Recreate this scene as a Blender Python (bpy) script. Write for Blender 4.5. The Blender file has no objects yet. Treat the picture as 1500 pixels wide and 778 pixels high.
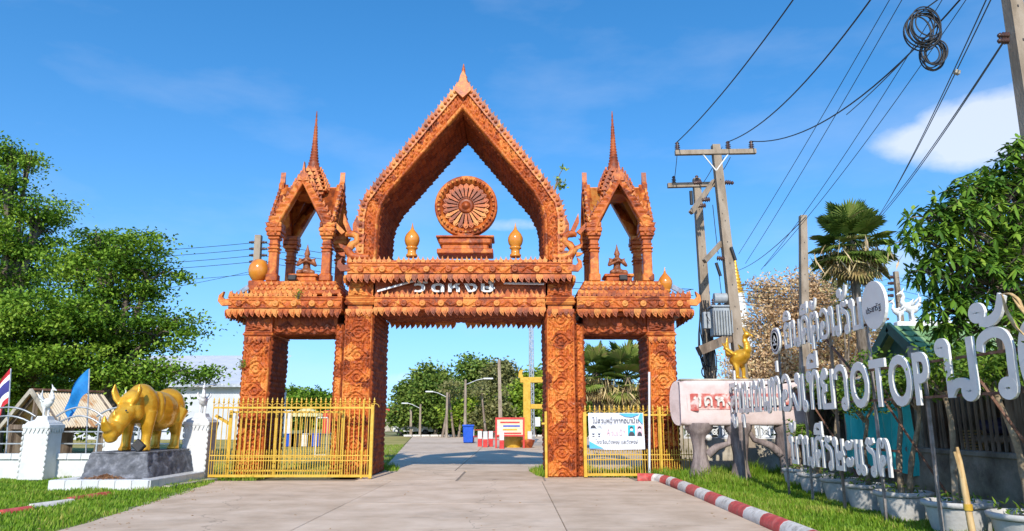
import bpy, bmesh, math, random
import numpy as np
from mathutils import Vector, Matrix, Euler

# ------------------------------------------------------------------ camera, sky, sun
scene = bpy.context.scene
rad = math.radians
CAM_H, PITCH = 1.6, math.atan((618 - 389) / 1083.0)
cam_data = bpy.data.cameras.new("camera")
cam_data.lens = 25.99
cam_data.sensor_width = 36.0
cam_data.clip_start, cam_data.clip_end = 0.1, 3000
cam = bpy.data.objects.new("camera", cam_data)
cam.location = (0, 0, CAM_H)
cam.rotation_euler = (math.pi / 2 + PITCH, 0, 0)
scene.collection.objects.link(cam)
scene.camera = cam

SUN_EL, SUN_AZ = 34.0, -3.5
world = bpy.data.worlds.new("World")
scene.world = world
world.use_nodes = True
wn, wl = world.node_tree.nodes, world.node_tree.links
bg = wn["Background"]
sky = wn.new("ShaderNodeTexSky")
sky.sky_type = 'NISHITA'
sky.sun_disc = False
sky.sun_elevation = rad(SUN_EL)
sky.sun_rotation = rad(180 - SUN_AZ)
sky.air_density, sky.dust_density, sky.ozone_density = 1.0, 0.4, 3.0
bg.inputs[1].default_value = 0.15

sun_data = bpy.data.lights.new("sun", 'SUN')
sun_data.energy = 4.4
sun_data.angle = rad(0.5)
sun_data.color = (1.0, 0.93, 0.82)
sun = bpy.data.objects.new("sun", sun_data)
sun.rotation_euler = (rad(90 - SUN_EL), 0, rad(SUN_AZ))
sun.location = (0, -20, 30)
scene.collection.objects.link(sun)

scene.view_settings.view_transform = 'Standard'
scene.view_settings.look = 'None'
scene.view_settings.gamma = 1
scene.view_settings.use_curve_mapping = False
scene.view_settings.exposure = 0.2


def wnode(kind, **kw):
    n = wn.new(kind)
    for k, v in kw.items():
        setattr(n, k, v)
    return n


def wmath(op, a, b=None, clamp=False):
    n = wn.new("ShaderNodeMath")
    n.operation = op
    n.use_clamp = clamp
    for i, s in enumerate((a, b)):
        if s is None:
            continue
        if isinstance(s, (int, float)):
            n.inputs[i].default_value = s
        else:
            wl.new(s, n.inputs[i])
    return n.outputs[0]


# deep clear blue sky with one fair-weather cloud bank and faint wisps near the horizon
lift = wn.new("ShaderNodeVectorMath")
lift.operation = 'ADD'
lift.inputs[1].default_value = (0, 0, 0.14)
hs = wn.new("ShaderNodeHueSaturation")
hs.inputs['Saturation'].default_value = 1.3
hs.inputs['Hue'].default_value = 0.497
hs.inputs['Value'].default_value = 1.62
wl.new(sky.outputs[0], hs.inputs['Color'])
tc = wn.new("ShaderNodeTexCoord")
dirv = tc.outputs['Generated']
wl.new(dirv, lift.inputs[0])
wl.new(lift.outputs[0], sky.inputs[0])
sep = wn.new("ShaderNodeSeparateXYZ")
wl.new(dirv, sep.inputs[0])


def cloud_blob(px, py, rx, rz):
    """soft ellipse on the dome around one compass direction"""
    u, v = (px - 750) / 1083.0, (389 - py) / 1083.0
    d = Vector((u, math.cos(PITCH) - v * math.sin(PITCH), math.sin(PITCH) + v * math.cos(PITCH))).normalized()
    east = Vector((d.y, -d.x, 0)).normalized()
    up = east.cross(d)
    out = []
    for ax, r in ((east, rx), (up, rz)):
        n = wn.new("ShaderNodeVectorMath")
        n.operation = 'DOT_PRODUCT'
        s = wn.new("ShaderNodeVectorMath")
        s.operation = 'SUBTRACT'
        wl.new(dirv, s.inputs[0])
        s.inputs[1].default_value = d
        wl.new(s.outputs[0], n.inputs[0])
        n.inputs[1].default_value = ax / r
        out.append(wmath('POWER', wmath('ABSOLUTE', n.outputs['Value']), 2.0))
    fwd = wn.new("ShaderNodeVectorMath")
    fwd.operation = 'DOT_PRODUCT'
    wl.new(dirv, fwd.inputs[0])
    fwd.inputs[1].default_value = d
    g = wmath('SUBTRACT', 1.0, wmath('ADD', out[0], out[1]), True)
    return wmath('MULTIPLY', g, wmath('GREATER_THAN', fwd.outputs['Value'], 0.0))


def wnoise(scale, detail, sx=1, sz=1):
    mp = wn.new("ShaderNodeMapping")
    mp.inputs['Scale'].default_value = (sx, sx, sz)
    wl.new(dirv, mp.inputs[0])
    n = wn.new("ShaderNodeTexNoise")
    n.inputs['Scale'].default_value = scale
    n.inputs['Detail'].default_value = detail
    n.inputs['Roughness'].default_value = 0.55
    wl.new(mp.outputs[0], n.inputs['Vector'])
    return n.outputs['Fac']


n1 = wnoise(13.0, 8, 1, 1.5)
blob = wmath('MAXIMUM', cloud_blob(1455, 190, 0.125, 0.055), wmath('MULTIPLY', cloud_blob(1340, 208, 0.07, 0.034), 0.8))
blob = wmath('MAXIMUM', blob, wmath('MULTIPLY', cloud_blob(1310, 385, 0.1, 0.035), 0.45))
blob = wmath('MAXIMUM', blob, wmath('MULTIPLY', cloud_blob(640, 560, 0.13, 0.03), 0.42))
blob = wmath('MAXIMUM', blob, wmath('MULTIPLY', cloud_blob(760, 330, 0.06, 0.012), 0.45))
c1 = wmath('SUBTRACT', wmath('ADD', wmath('MULTIPLY', blob, 1.6), wmath('MULTIPLY', n1, 2.2)), 1.45, True)
c1 = wmath('MULTIPLY', c1, wmath('MULTIPLY', blob, 4.0, True))
n2 = wnoise(3.2, 7, 1, 3.0)
wisp = wmath('MULTIPLY', wmath('SUBTRACT', n2, 0.48, True), 0.75)
cfac = wmath('ADD', c1, wisp, True)
hz_f = wmath('MULTIPLY', wmath('POWER', wmath('SUBTRACT', 1.0, wmath('ABSOLUTE', sep.outputs[2]), True), 7.0), 0.62)
mixh = wn.new("ShaderNodeMixRGB")
wl.new(hz_f, mixh.inputs[0])
wl.new(hs.outputs[0], mixh.inputs[1])
mixh.inputs[2].default_value = (3.5, 4.5, 5.8, 1)
mixc = wn.new("ShaderNodeMixRGB")
wl.new(wmath('MULTIPLY', cfac, 0.74), mixc.inputs[0])
wl.new(mixh.outputs[0], mixc.inputs[1])
mixc.inputs[2].default_value = (5.6, 5.9, 6.6, 1)
wl.new(mixc.outputs[0], bg.inputs[0])

# ------------------------------------------------------------------ helpers
C = scene.collection
rnd = random.Random(11)
nr = np.random.default_rng(5)
V = Vector


def ray(px, py):
    u, v = (px - 750) / 1083.0, (389 - py) / 1083.0
    return V((u, math.cos(PITCH) - v * math.sin(PITCH), math.sin(PITCH) + v * math.cos(PITCH)))


def A(px, py, Y):
    """surveyed point: image direction taken at a known distance Y"""
    r = ray(px, py)
    return V((0, 0, CAM_H)) + r * (Y / r.y)


def AX(px, py, X):
    r = ray(px, py)
    return V((0, 0, CAM_H)) + r * (X / r.x)


def G(px, py, z=0.0):
    r = ray(px, py)
    return V((0, 0, CAM_H)) + r * ((z - CAM_H) / r.z)


def wmat(o):
    m = o.matrix_basis.copy()
    if o.parent:
        m = wmat(o.parent) @ o.matrix_parent_inverse @ m
    return m


def put(o, parent):
    if parent is not None:
        o.parent = parent
        o.matrix_parent_inverse = wmat(parent).inverted()
    C.objects.link(o)
    return o


def tag(o, label=None, cat=None, group=None, kind=None):
    for k, v in (("label", label), ("category", cat), ("group", group), ("kind", kind)):
        if v:
            o[k] = v
    return o


def thing(name, loc, label, cat, group=None):
    o = bpy.data.objects.new(name, None)
    o.empty_display_size = 0.3
    o.location = loc
    C.objects.link(o)
    return tag(o, label, cat, group)


def inst(name, mesh, mtx, parent, material=None):
    """one more object on shared mesh data"""
    o = bpy.data.objects.new(name, mesh)
    o.matrix_basis = mtx
    return put(o, parent)


def dup(root, mtx, label=None):
    """copy of a thing and its parts; mtx is applied to the root's placement"""
    def rec(o, par):
        c = o.copy()
        C.objects.link(c)
        c.parent = par
        if par is not None:
            c.matrix_parent_inverse = o.matrix_parent_inverse.copy()
        for ch in o.children:
            rec(ch, c)
        return c
    r = rec(root, None)
    r.matrix_basis = mtx @ root.matrix_basis
    if label:
        r["label"] = label
    return r


def np_mesh(name, verts, faces, tone=None, smooth=False):
    verts = np.asarray(verts, dtype=np.float32).reshape(-1, 3)
    faces = np.asarray(faces, dtype=np.int32)
    k = faces.shape[1]
    me = bpy.data.meshes.new(name)
    me.vertices.add(len(verts))
    me.vertices.foreach_set("co", verts.ravel())
    me.loops.add(faces.size)
    me.loops.foreach_set("vertex_index", faces.ravel())
    me.polygons.add(len(faces))
    me.polygons.foreach_set("loop_start", np.arange(0, faces.size, k, dtype=np.int32))
    if smooth:
        me.polygons.foreach_set("use_smooth", np.ones(len(faces), dtype=bool))
    if tone is not None:
        at = me.attributes.new("tone", 'FLOAT', 'FACE')
        at.data.foreach_set("value", np.asarray(tone, dtype=np.float32))
    me.update(calc_edges=True)
    return me


class MB:
    """collects shapes, builds ONE mesh object"""
    def __init__(self):
        self.v, self.f, self.s = [], [], []

    def add(self, vs, fs, smooth=False):
        b = len(self.v)
        self.v += [tuple(p) for p in vs]
        self.f += [tuple(i + b for i in f) for f in fs]
        self.s += [smooth] * len(fs)
        return self

    def box(self, c, s, rot=None, taper=1.0, bev=0.0):
        hx, hy, hz = s[0] / 2, s[1] / 2, s[2] / 2
        if bev > 0:
            b = min(bev, hx * .9, hy * .9, hz * .9)
            pts, idx = [], {}
            for sx in (-1, 1):
                for sy in (-1, 1):
                    for sz in (-1, 1):
                        for a in range(3):
                            p = [sx * (hx - b), sy * (hy - b), sz * (hz - b)]
                            p[a] = (sx * hx, sy * hy, sz * hz)[a]
                            idx[(sx, sy, sz, a)] = len(pts)
                            pts.append(V(p))
            fs = []
            for a in range(3):
                o = [i for i in range(3) if i != a]
                for s0 in (-1, 1):
                    q = []
                    for (p1, p2) in ((-1, -1), (1, -1), (1, 1), (-1, 1)):
                        k = [0, 0, 0]
                        k[a], k[o[0]], k[o[1]] = s0, p1, p2
                        q.append(idx[(*k, a)])
                    fs.append(q)
            for a in range(3):
                b1, b2 = [i for i in range(3) if i != a]
                for s1 in (-1, 1):
                    for s2 in (-1, 1):
                        q = []
                        for e, ax in ((-1, b1), (1, b1), (1, b2), (-1, b2)):
                            k = [0, 0, 0]
                            k[a], k[b1], k[b2] = e, s1, s2
                            q.append(idx[(*k, ax)])
                        fs.append(q)
            for sx in (-1, 1):
                for sy in (-1, 1):
                    for sz in (-1, 1):
                        fs.append([idx[(sx, sy, sz, a)] for a in range(3)])
        else:
            pts = [V((x * hx, y * hy, z * hz)) for z in (-1, 1) for y in (-1, 1) for x in (-1, 1)]
            fs = [(0, 2, 3, 1), (4, 5, 7, 6), (0, 1, 5, 4), (2, 6, 7, 3), (0, 4, 6, 2), (1, 3, 7, 5)]
        if taper != 1.0:
            for p in pts:
                t = (p.z + hz) / (2 * hz)
                k = 1 + (taper - 1) * t
                p.x *= k
                p.y *= k
        M = rot.to_matrix() if isinstance(rot, Euler) else rot
        if M is not None:
            pts = [M @ p for p in pts]
        c = V(c)
        return self.add([p + c for p in pts], fs)

    def bar(self, p, q, w, d=None, up=V((0, 0, 1))):
        p, q = V(p), V(q)
        d = d or w
        z = (q - p)
        L = z.length
        z = z / L
        x = up.cross(z)
        if x.length < 1e-4:
            x = V((1, 0, 0))
        x.normalize()
        y = z.cross(x)
        M = Matrix((x, y, z)).transposed()
        return self.box((p + q) / 2, (w, d, L), M)

    def tube(self, pts, r, n=8, caps=True, smooth=True, flat=1.0):
        pts = [V(p) for p in pts]
        rs = r if isinstance(r, (list, tuple, np.ndarray)) else [r] * len(pts)
        t0 = (pts[1] - pts[0]).normalized()
        x = t0.cross(V((0, 0, 1)))
        if x.length < 1e-3:
            x = t0.cross(V((0, 1, 0)))
        x.normalize()
        vs, fs = [], []
        for i, p in enumerate(pts):
            t = (pts[min(i + 1, len(pts) - 1)] - pts[max(i - 1, 0)]).normalized()
            x = (x - t * x.dot(t))
            x = x.normalized() if x.length > 1e-5 else t.orthogonal().normalized()
            y = t.cross(x)
            for k in range(n):
                a = 2 * math.pi * k / n
                vs.append(p + (x * math.cos(a) + y * math.sin(a) * flat) * rs[i])
        for i in range(len(pts) - 1):
            for k in range(n):
                a, b = i * n + k, i * n + (k + 1) % n
                fs.append((a, b, b + n, a + n))
        self.add(vs, fs, smooth)
        if caps:
            m = (len(pts) - 1) * n
            self.add(vs[:n], [tuple(range(n))[::-1]])
            self.add(vs[m:m + n], [tuple(range(n))])
        return self

    def lathe(self, prof, c=(0, 0, 0), n=16, smooth=True, rot=None, square=False, phase=0.0):
        c = V(c)
        vs, fs = [], []
        for r, z in prof:
            for k in range(n):
                a = 2 * math.pi * k / n + phase
                p = V((r * math.cos(a), r * math.sin(a), z))
                if rot is not None:
                    p = rot @ p
                vs.append(p + c)
        for i in range(len(prof) - 1):
            for k in range(n):
                a, b = i * n + k, i * n + (k + 1) % n
                fs.append((a, b, b + n, a + n))
        m = (len(prof) - 1) * n
        self.add(vs, fs, smooth)
        self.add(vs[:n], [tuple(range(n))[::-1]])
        self.add(vs[m:m + n], [tuple(range(n))])
        return self

    def ell(self, c, r, rot=None, nu=14, nv=9):
        c = V(c)
        vs, fs = [], []
        for j in range(1, nv):
            t = math.pi * j / nv
            for k in range(nu):
                a = 2 * math.pi * k / nu
                vs.append(V((r[0] * math.sin(t) * math.cos(a), r[1] * math.sin(t) * math.sin(a), r[2] * math.cos(t))))
        top, bot = len(vs), len(vs) + 1
        vs += [V((0, 0, r[2])), V((0, 0, -r[2]))]
        for j in range(nv - 2):
            for k in range(nu):
                a, b = j * nu + k, j * nu + (k + 1) % nu
                fs.append((a, a + nu, b + nu, b))
        for k in range(nu):
            fs.append((top, k, (k + 1) % nu))
            fs.append((bot, (nv - 2) * nu + (k + 1) % nu, (nv - 2) * nu + k))
        if rot is not None:
            M = rot.to_matrix() if isinstance(rot, Euler) else rot
            vs = [M @ p for p in vs]
        return self.add([p + c for p in vs], fs, True)

    def prism(self, poly, O, U, W, N, d, d0=0.0):
        """polygon (u,w) extruded along N from d0 to d; front cap at d"""
        O, U, W, N = V(O), V(U), V(W), V(N)
        n = len(poly)
        vs = [O + U * u + W * w + N * d0 for u, w in poly] + [O + U * u + W * w + N * d for u, w in poly]
        fs = [tuple(range(n))[::-1], tuple(range(n, 2 * n))]
        fs += [(i, (i + 1) % n, n + (i + 1) % n, n + i) for i in range(n)]
        return self.add(vs, fs)

    def mesh(self, name, mat, fix=True):
        me = bpy.data.meshes.new(name)
        me.from_pydata(self.v, [], self.f)
        me.polygons.foreach_set("use_smooth", self.s)
        if fix:
            bm = bmesh.new()
            bm.from_mesh(me)
            bmesh.ops.recalc_face_normals(bm, faces=bm.faces)
            bm.to_mesh(me)
            bm.free()
        me.materials.append(mat)
        me.update()
        return me

    def build(self, name, mat, parent=None, fix=True):
        o = bpy.data.objects.new(name, self.mesh(name, mat, fix))
        return put(o, parent)


def grid_obj(name, P, mat, parent, smooth=True):
    """P: array (nu,nv,3) -> one mesh"""
    nu, nv = P.shape[:2]
    i = np.arange(nu * nv).reshape(nu, nv)
    f = np.stack([i[:-1, :-1], i[1:, :-1], i[1:, 1:], i[:-1, 1:]], -1).reshape(-1, 4)
    me = np_mesh(name, P.reshape(-1, 3), f, smooth=smooth)
    me.materials.append(mat)
    return put(bpy.data.objects.new(name, me), parent)


def relief(name, O, U, W, N, w, h, step, hf, mat, parent, skirt=0.05):
    """carved slab: height field hf(x,y) standing out of the plane O+Ux+Wy along N"""
    nu, nv = max(3, int(w / step) + 1), max(3, int(h / step) + 1)
    x, y = np.meshgrid(np.linspace(0, w, nu), np.linspace(0, h, nv), indexing='ij')
    z = hf(x, y)
    z = np.array(z + 0 * x)
    z[0, :] = z[-1, :] = z[:, 0] = z[:, -1] = -skirt
    O, U, W, N = (np.array(a, dtype=float) for a in (O, U, W, N))
    if np.dot(np.cross(U, W), N) < 0:
        x, y, z = x[::-1], y[::-1], z[::-1]
    P = O + U * x[..., None] + W * y[..., None] + N * z[..., None]
    return grid_obj(name, P, mat, parent)


def voxel(mb, size, smooth_iter=6, decim=None):
    """melt overlapping shapes into one continuous skin"""
    me = mb.mesh("tmp", None, fix=True) if False else None
    me = bpy.data.meshes.new("tmp")
    me.from_pydata(mb.v, [], mb.f)
    bm = bmesh.new()
    bm.from_mesh(me)
    bmesh.ops.recalc_face_normals(bm, faces=bm.faces)
    bm.to_mesh(me)
    bm.free()
    o = bpy.data.objects.new("tmp", me)
    C.objects.link(o)
    m = o.modifiers.new("r", 'REMESH')
    m.mode = 'VOXEL'
    m.voxel_size = size
    m.use_smooth_shade = True
    if smooth_iter:
        s = o.modifiers.new("s", 'SMOOTH')
        s.iterations = smooth_iter
        s.factor = 0.5
    bpy.context.view_layer.update()
    dg = bpy.context.evaluated_depsgraph_get()
    res = bpy.data.meshes.new_from_object(o.evaluated_get(dg))
    bpy.data.objects.remove(o)
    return res


def mesh_obj(name, me, mat, parent=None, mtx=None):
    me.materials.clear()
    me.materials.append(mat)
    o = bpy.data.objects.new(name, me)
    if mtx is not None:
        o.matrix_basis = mtx
    return put(o, parent)


# ------------------------------------------------------------------ materials
def mat(name, cols, scale=4.0, rough=0.6, bump=0.0, bscale=None, metal=0.0, spec=0.4, detail=5, stretch=(1, 1, 1),
        rvar=0.12, cell=None, dirt=None, dirt_scale=1.2, obj_var=0.0, tone=False, transl=0.0, bdist=0.02, pos=None, soot=None, crack=None, cell_w=.4):
    m = bpy.data.materials.new(name)
    m.use_nodes = True
    nt = m.node_tree
    N, L = nt.nodes, nt.links
    b = N["Principled BSDF"]
    b.inputs['Metallic'].default_value = metal
    b.inputs['Specular IOR Level'].default_value = spec
    t = N.new("ShaderNodeTexCoord")
    mp = N.new("ShaderNodeMapping")
    mp.inputs['Scale'].default_value = stretch
    L.new(t.outputs['Object'], mp.inputs[0])
    vec = mp.outputs[0]
    no = N.new("ShaderNodeTexNoise")
    no.inputs['Scale'].default_value = scale
    no.inputs['Detail'].default_value = detail
    no.inputs['Roughness'].default_value = 0.62
    L.new(vec, no.inputs['Vector'])
    fac = no.outputs['Fac']

    def mth(op, a, c):
        n = N.new("ShaderNodeMath")
        n.operation = op
        for i, s in enumerate((a, c)):
            if isinstance(s, (int, float)):
                n.inputs[i].default_value = s
            else:
                L.new(s, n.inputs[i])
        return n.outputs[0]
    fac = mth('ADD', mth('MULTIPLY', mth('SUBTRACT', fac, 0.5), 1.7), 0.5)
    if cell:
        vo = N.new("ShaderNodeTexVoronoi")
        vo.inputs['Scale'].default_value = cell
        L.new(vec, vo.inputs['Vector'])
        sp = N.new("ShaderNodeSeparateColor")
        L.new(vo.outputs['Color'], sp.inputs[0])
        fac = mth('ADD', mth('MULTIPLY', fac, 1 - cell_w), mth('MULTIPLY', sp.outputs[0], cell_w))
    if obj_var:
        oi = N.new("ShaderNodeObjectInfo")
        fac = mth('ADD', fac, mth('MULTIPLY', mth('SUBTRACT', oi.outputs['Random'], 0.5), obj_var))
    if tone:
        at = N.new("ShaderNodeAttribute")
        at.attribute_name = "tone"
        fac = mth('ADD', mth('MULTIPLY', fac, 0.35), mth('MULTIPLY', at.outputs['Fac'], 0.65))
    rp = N.new("ShaderNodeValToRGB")
    els = rp.color_ramp.elements
    n = len(cols)
    ps = pos or [0.2 + 0.6 * i / max(1, n - 1) for i in range(n)]
    els[0].position, els[0].color = ps[0], (*cols[0], 1)
    els[1].position, els[1].color = ps[-1], (*cols[-1], 1)
    for i in range(1, n - 1):
        e = els.new(ps[i])
        e.color = (*cols[i], 1)
    L.new(fac, rp.inputs[0])
    col = rp.outputs[0]
    if dirt:
        dn = N.new("ShaderNodeTexNoise")
        dn.inputs['Scale'].default_value = dirt_scale
        dn.inputs['Detail'].default_value = 8
        dn.inputs['Roughness'].default_value = 0.7
        L.new(vec, dn.inputs['Vector'])
        dr = N.new("ShaderNodeMapRange")
        dr.inputs[1].default_value, dr.inputs[2].default_value = dirt[1], dirt[1] + 0.16
        dr.inputs[4].default_value = dirt[2]
        L.new(dn.outputs['Fac'], dr.inputs[0])
        mx = N.new("ShaderNodeMixRGB")
        L.new(dr.outputs[0], mx.inputs[0])
        L.new(col, mx.inputs[1])
        mx.inputs[2].default_value = (*dirt[0], 1)
        col = mx.outputs[0]
    if soot:        # (colour, noise scale, stretch, threshold, amount)
        m2 = N.new("ShaderNodeMapping")
        m2.inputs['Scale'].default_value = soot[2]
        L.new(t.outputs['Object'], m2.inputs[0])
        dn = N.new("ShaderNodeTexNoise")
        dn.inputs['Scale'].default_value = soot[1]
        dn.inputs['Detail'].default_value = 9
        dn.inputs['Roughness'].default_value = 0.72
        L.new(m2.outputs[0], dn.inputs['Vector'])
        dr = N.new("ShaderNodeMapRange")
        dr.inputs[1].default_value, dr.inputs[2].default_value = soot[3], soot[3] + 0.22
        dr.inputs[4].default_value = soot[4]
        L.new(dn.outputs['Fac'], dr.inputs[0])
        mx = N.new("ShaderNodeMixRGB")
        L.new(dr.outputs[0], mx.inputs[0])
        L.new(col, mx.inputs[1])
        mx.inputs[2].default_value = (*soot[0], 1)
        col = mx.outputs[0]
    if crack:
        wn_ = N.new("ShaderNodeTexNoise")
        wn_.inputs['Scale'].default_value = 1.3
        wn_.inputs['Detail'].default_value = 6
        L.new(t.outputs['Object'], wn_.inputs['Vector'])
        va = N.new("ShaderNodeVectorMath")
        va.operation = 'MULTIPLY_ADD'
        va.inputs[1].default_value = (.9, .9, .9)
        L.new(wn_.outputs['Color'], va.inputs[0])
        L.new(t.outputs['Object'], va.inputs[2])
        vo2 = N.new("ShaderNodeTexVoronoi")
        vo2.feature = 'DISTANCE_TO_EDGE'
        vo2.inputs['Scale'].default_value = crack[0]
        L.new(va.outputs[0], vo2.inputs['Vector'])
        cr_ = N.new("ShaderNodeMapRange")
        cr_.inputs[1].default_value, cr_.inputs[2].default_value = 0.0, crack[1]
        cr_.inputs[3].default_value, cr_.inputs[4].default_value = crack[2], 0.0
        L.new(vo2.outputs['Distance'], cr_.inputs[0])
        mx = N.new("ShaderNodeMixRGB")
        L.new(cr_.outputs[0], mx.inputs[0])
        L.new(col, mx.inputs[1])
        mx.inputs[2].default_value = (.13, .105, .08, 1)
        col = mx.outputs[0]
    L.new(col, b.inputs['Base Color'])
    rr = mth('ADD', mth('MULTIPLY', mth('SUBTRACT', no.outputs['Fac'], 0.5), rvar * 2), rough)
    L.new(rr, b.inputs['Roughness'])
    if bump:
        bn = N.new("ShaderNodeTexNoise")
        bn.inputs['Scale'].default_value = bscale or scale * 6
        bn.inputs['Detail'].default_value = 6
        L.new(vec, bn.inputs['Vector'])
        bp = N.new("ShaderNodeBump")
        bp.inputs['Strength'].default_value = bump
        bp.inputs['Distance'].default_value = bdist
        L.new(bn.outputs['Fac'], bp.inputs['Height'])
        L.new(bp.outputs[0], b.inputs['Normal'])
    if transl:
        tr = N.new("ShaderNodeBsdfTranslucent")
        L.new(col, tr.inputs[0])
        ms = N.new("ShaderNodeMixShader")
        ms.inputs[0].default_value = transl
        L.new(b.outputs[0], ms.inputs[1])
        L.new(tr.outputs[0], ms.inputs[2])
        L.new(ms.outputs[0], N["Material Output"].inputs[0])
    return m


M = {}
M['terra'] = mat('terracotta', [(.14, .028, .008), (.38, .074, .014), (.53, .135, .021), (.66, .26, .055)], 7.0, .5, .6, 30, spec=.3, cell=2.3,
                 dirt=((.56, .42, .33), .60, .5), dirt_scale=4.5, rvar=.2, cell_w=.5, soot=((.10, .034, .018), 6.0, (1, 1, .75), .52, .5))
M['terra_red'] = mat('terracotta_red', [(.13, .027, .010), (.31, .062, .017), (.44, .11, .025)], 6.0, .55, .35, 24, spec=.3, cell=3.0,
                     dirt=((.44, .35, .29), .60, .5), dirt_scale=3.5, cell_w=.5, soot=((.09, .032, .02), 5.0, (1, 1, .75), .50, .55))
M['terra_tile'] = mat('terracotta_tile', [(.21, .042, .010), (.41, .086, .015), (.54, .14, .021), (.63, .25, .052)], 5.0, .45, .2, 20, spec=.35, obj_var=.75, dirt=((.56, .44, .36), .62, .45), dirt_scale=5, soot=((.10, .035, .018), 4, (1, 1, .5), .54, .55))
M['terra_dark'] = mat('shaded_fired_brick', [(.13, .028, .011), (.24, .050, .016), (.36, .085, .024)], 5.0, .75, .4, 20, spec=.12, cell=3.5,
                      dirt=((.33, .26, .22), .63, .5))  # brick of sides and soffits, its colour darkened to carry their shade
M['glaze'] = mat('amber_glaze', [(.50, .16, .02), (.60, .22, .028), (.66, .29, .05)], 3.0, .18, .05, 10, spec=.6)
M['white'] = mat('white_paint', [(.52, .53, .52), (.62, .63, .62), (.68, .69, .68)], 3.0, .5, .12, 20, dirt=((.40, .38, .33), .60, .4))
M['white_metal'] = mat('white_sheet_metal', [(.64, .63, .60), (.73, .72, .68), (.78, .77, .73)], 1.6, .42, spec=.4)
M['sign_side'] = M['white_metal']
M['gold'] = mat('gold_paint', [(.55, .27, .02), (.70, .36, .025), (.78, .45, .05)], 3.0, .32, .12, 14, metal=.4, spec=.5, dirt=((.42, .20, .04), .62, .5), dirt_scale=2.5)
M['yellow'] = mat('yellow_gate_paint', [(.50, .29, .025), (.60, .37, .04), (.66, .43, .065)], 6.0, .45, .06, 30, spec=.4, dirt=((.30, .16, .05), .63, .6), dirt_scale=5)
M['stone'] = mat('dark_painted_stone', [(.055, .058, .068), (.11, .115, .13), (.24, .245, .27)], 5.0, .72, .5, 14, dirt=((.40, .39, .37), .64, .5), dirt_scale=3)
M['concrete'] = mat('road_concrete', [(.47, .35, .245), (.57, .435, .315), (.65, .51, .385)], 1.1, .85, .3, 60, spec=.25, detail=10, dirt=((.30, .235, .175), .54, .4), dirt_scale=.5, obj_var=.35, soot=((.24, .19, .15), 1.0, (.25, 1.6, 1), .56, .5), crack=(.14, .0022, .5))
M['joint'] = mat('road_joint', [(.22, .175, .13), (.32, .26, .20)], 4, .9)
M['pole'] = mat('pole_concrete', [(.20, .155, .11), (.30, .24, .18), (.39, .325, .255)], 3.0, .85, .4, 30, spec=.2, stretch=(1, 1, .35), dirt=((.15, .125, .10), .58, .6), dirt_scale=3)
M['wallc'] = mat('stained_concrete', [(.26, .23, .18), (.42, .37, .29), (.55, .50, .42)], 2.0, .85, .3, 30, spec=.2, dirt=((.12, .11, .09), .53, .75), dirt_scale=1.8)
M['wall_dark'] = mat('mouldy_wall', [(.10, .09, .075), (.20, .18, .15), (.33, .30, .26)], 1.6, .9, .3, 25, spec=.2, dirt=((.05, .045, .04), .54, .8), dirt_scale=1.5)
M['pink'] = mat('pale_pink_plaster', [(.50, .39, .36), (.61, .49, .46), (.66, .55, .52)], 2.5, .65, .2, 30, dirt=((.48, .38, .33), .62, .5), dirt_scale=2.2)
M['red_worn'] = mat('worn_red_band', [(.46, .08, .06), (.50, .18, .15), (.66, .50, .46)], 5, .6, .2, 25, pos=[.30, .50, .66])
M['red'] = mat('red_kerb_paint', [(.42, .05, .045), (.55, .07, .06), (.62, .15, .12)], 6, .6, .3, 25, dirt=((.16, .09, .07), .52, .8), dirt_scale=5)
M['kwhite'] = mat('white_kerb_paint', [(.52, .48, .42), (.66, .62, .56), (.74, .70, .64)], 6, .65, .3, 25, dirt=((.22, .19, .15), .51, .8), dirt_scale=5)
M['redp'] = mat('red_paint', [(.5, .03, .03), (.62, .06, .05)], 4, .5)
M['bark'] = mat('bark', [(.07, .055, .04), (.15, .12, .09), (.25, .21, .17)], 6, .9, .6, 20, spec=.15, stretch=(1, 1, .3))
M['trunkc'] = mat('sculpted_trunk_cement', [(.12, .095, .09), (.22, .175, .165), (.34, .28, .26)], 7, .8, .6, 16, spec=.2, stretch=(1, 1, .25))
M['wire'] = mat('black_cable', [(.012, .012, .013), (.03, .03, .032)], 5, .5)
M['insul'] = mat('brown_insulator', [(.05, .025, .02), (.10, .05, .04)], 5, .3)
M['steel'] = mat('galvanised_steel', [(.32, .33, .34), (.46, .47, .48), (.58, .59, .6)], 5, .4, .1, 20, metal=.6)
M['oldsteel'] = mat('dull_painted_steel', [(.16, .13, .11), (.24, .21, .19), (.33, .31, .29)], 7, .6, .2, 25)
M['rust'] = mat('rusty_steel', [(.07, .035, .025), (.16, .075, .045), (.24, .14, .10)], 7, .8, .3, 25)
M['grey_box'] = mat('transformer_grey', [(.24, .27, .29), (.32, .35, .37), (.38, .41, .43)], 3, .45, .1, 20, dirt=((.22, .2, .18), .6, .6))
M['wood'] = mat('weathered_wood', [(.10, .07, .05), (.20, .15, .11), (.32, .26, .20)], 5, .85, .4, 25, stretch=(1, 1, .2))
M['bamboo'] = mat('dry_bamboo', [(.34, .20, .08), (.52, .34, .14), (.64, .47, .24)], 6, .6, .3, 20, stretch=(3, 3, .3))
M['dark'] = mat('dark_interior', [(.012, .011, .01), (.03, .027, .024)], 2, .9)
M['blue'] = mat('blue_cloth', [(.01, .17, .50), (.015, .24, .62), (.03, .30, .70)], 3, .7, transl=.25)
M['bluep'] = mat('blue_plastic', [(.01, .07, .45), (.015, .10, .55)], 3, .4)
M['navy'] = mat('navy', [(.02, .02, .06), (.03, .03, .09)], 3, .5)
M['teal'] = mat('teal_tarp', [(.01, .34, .35), (.015, .50, .50), (.05, .58, .57)], 2.5, .55, .3, 6, stretch=(1, 1, .3))
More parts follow.
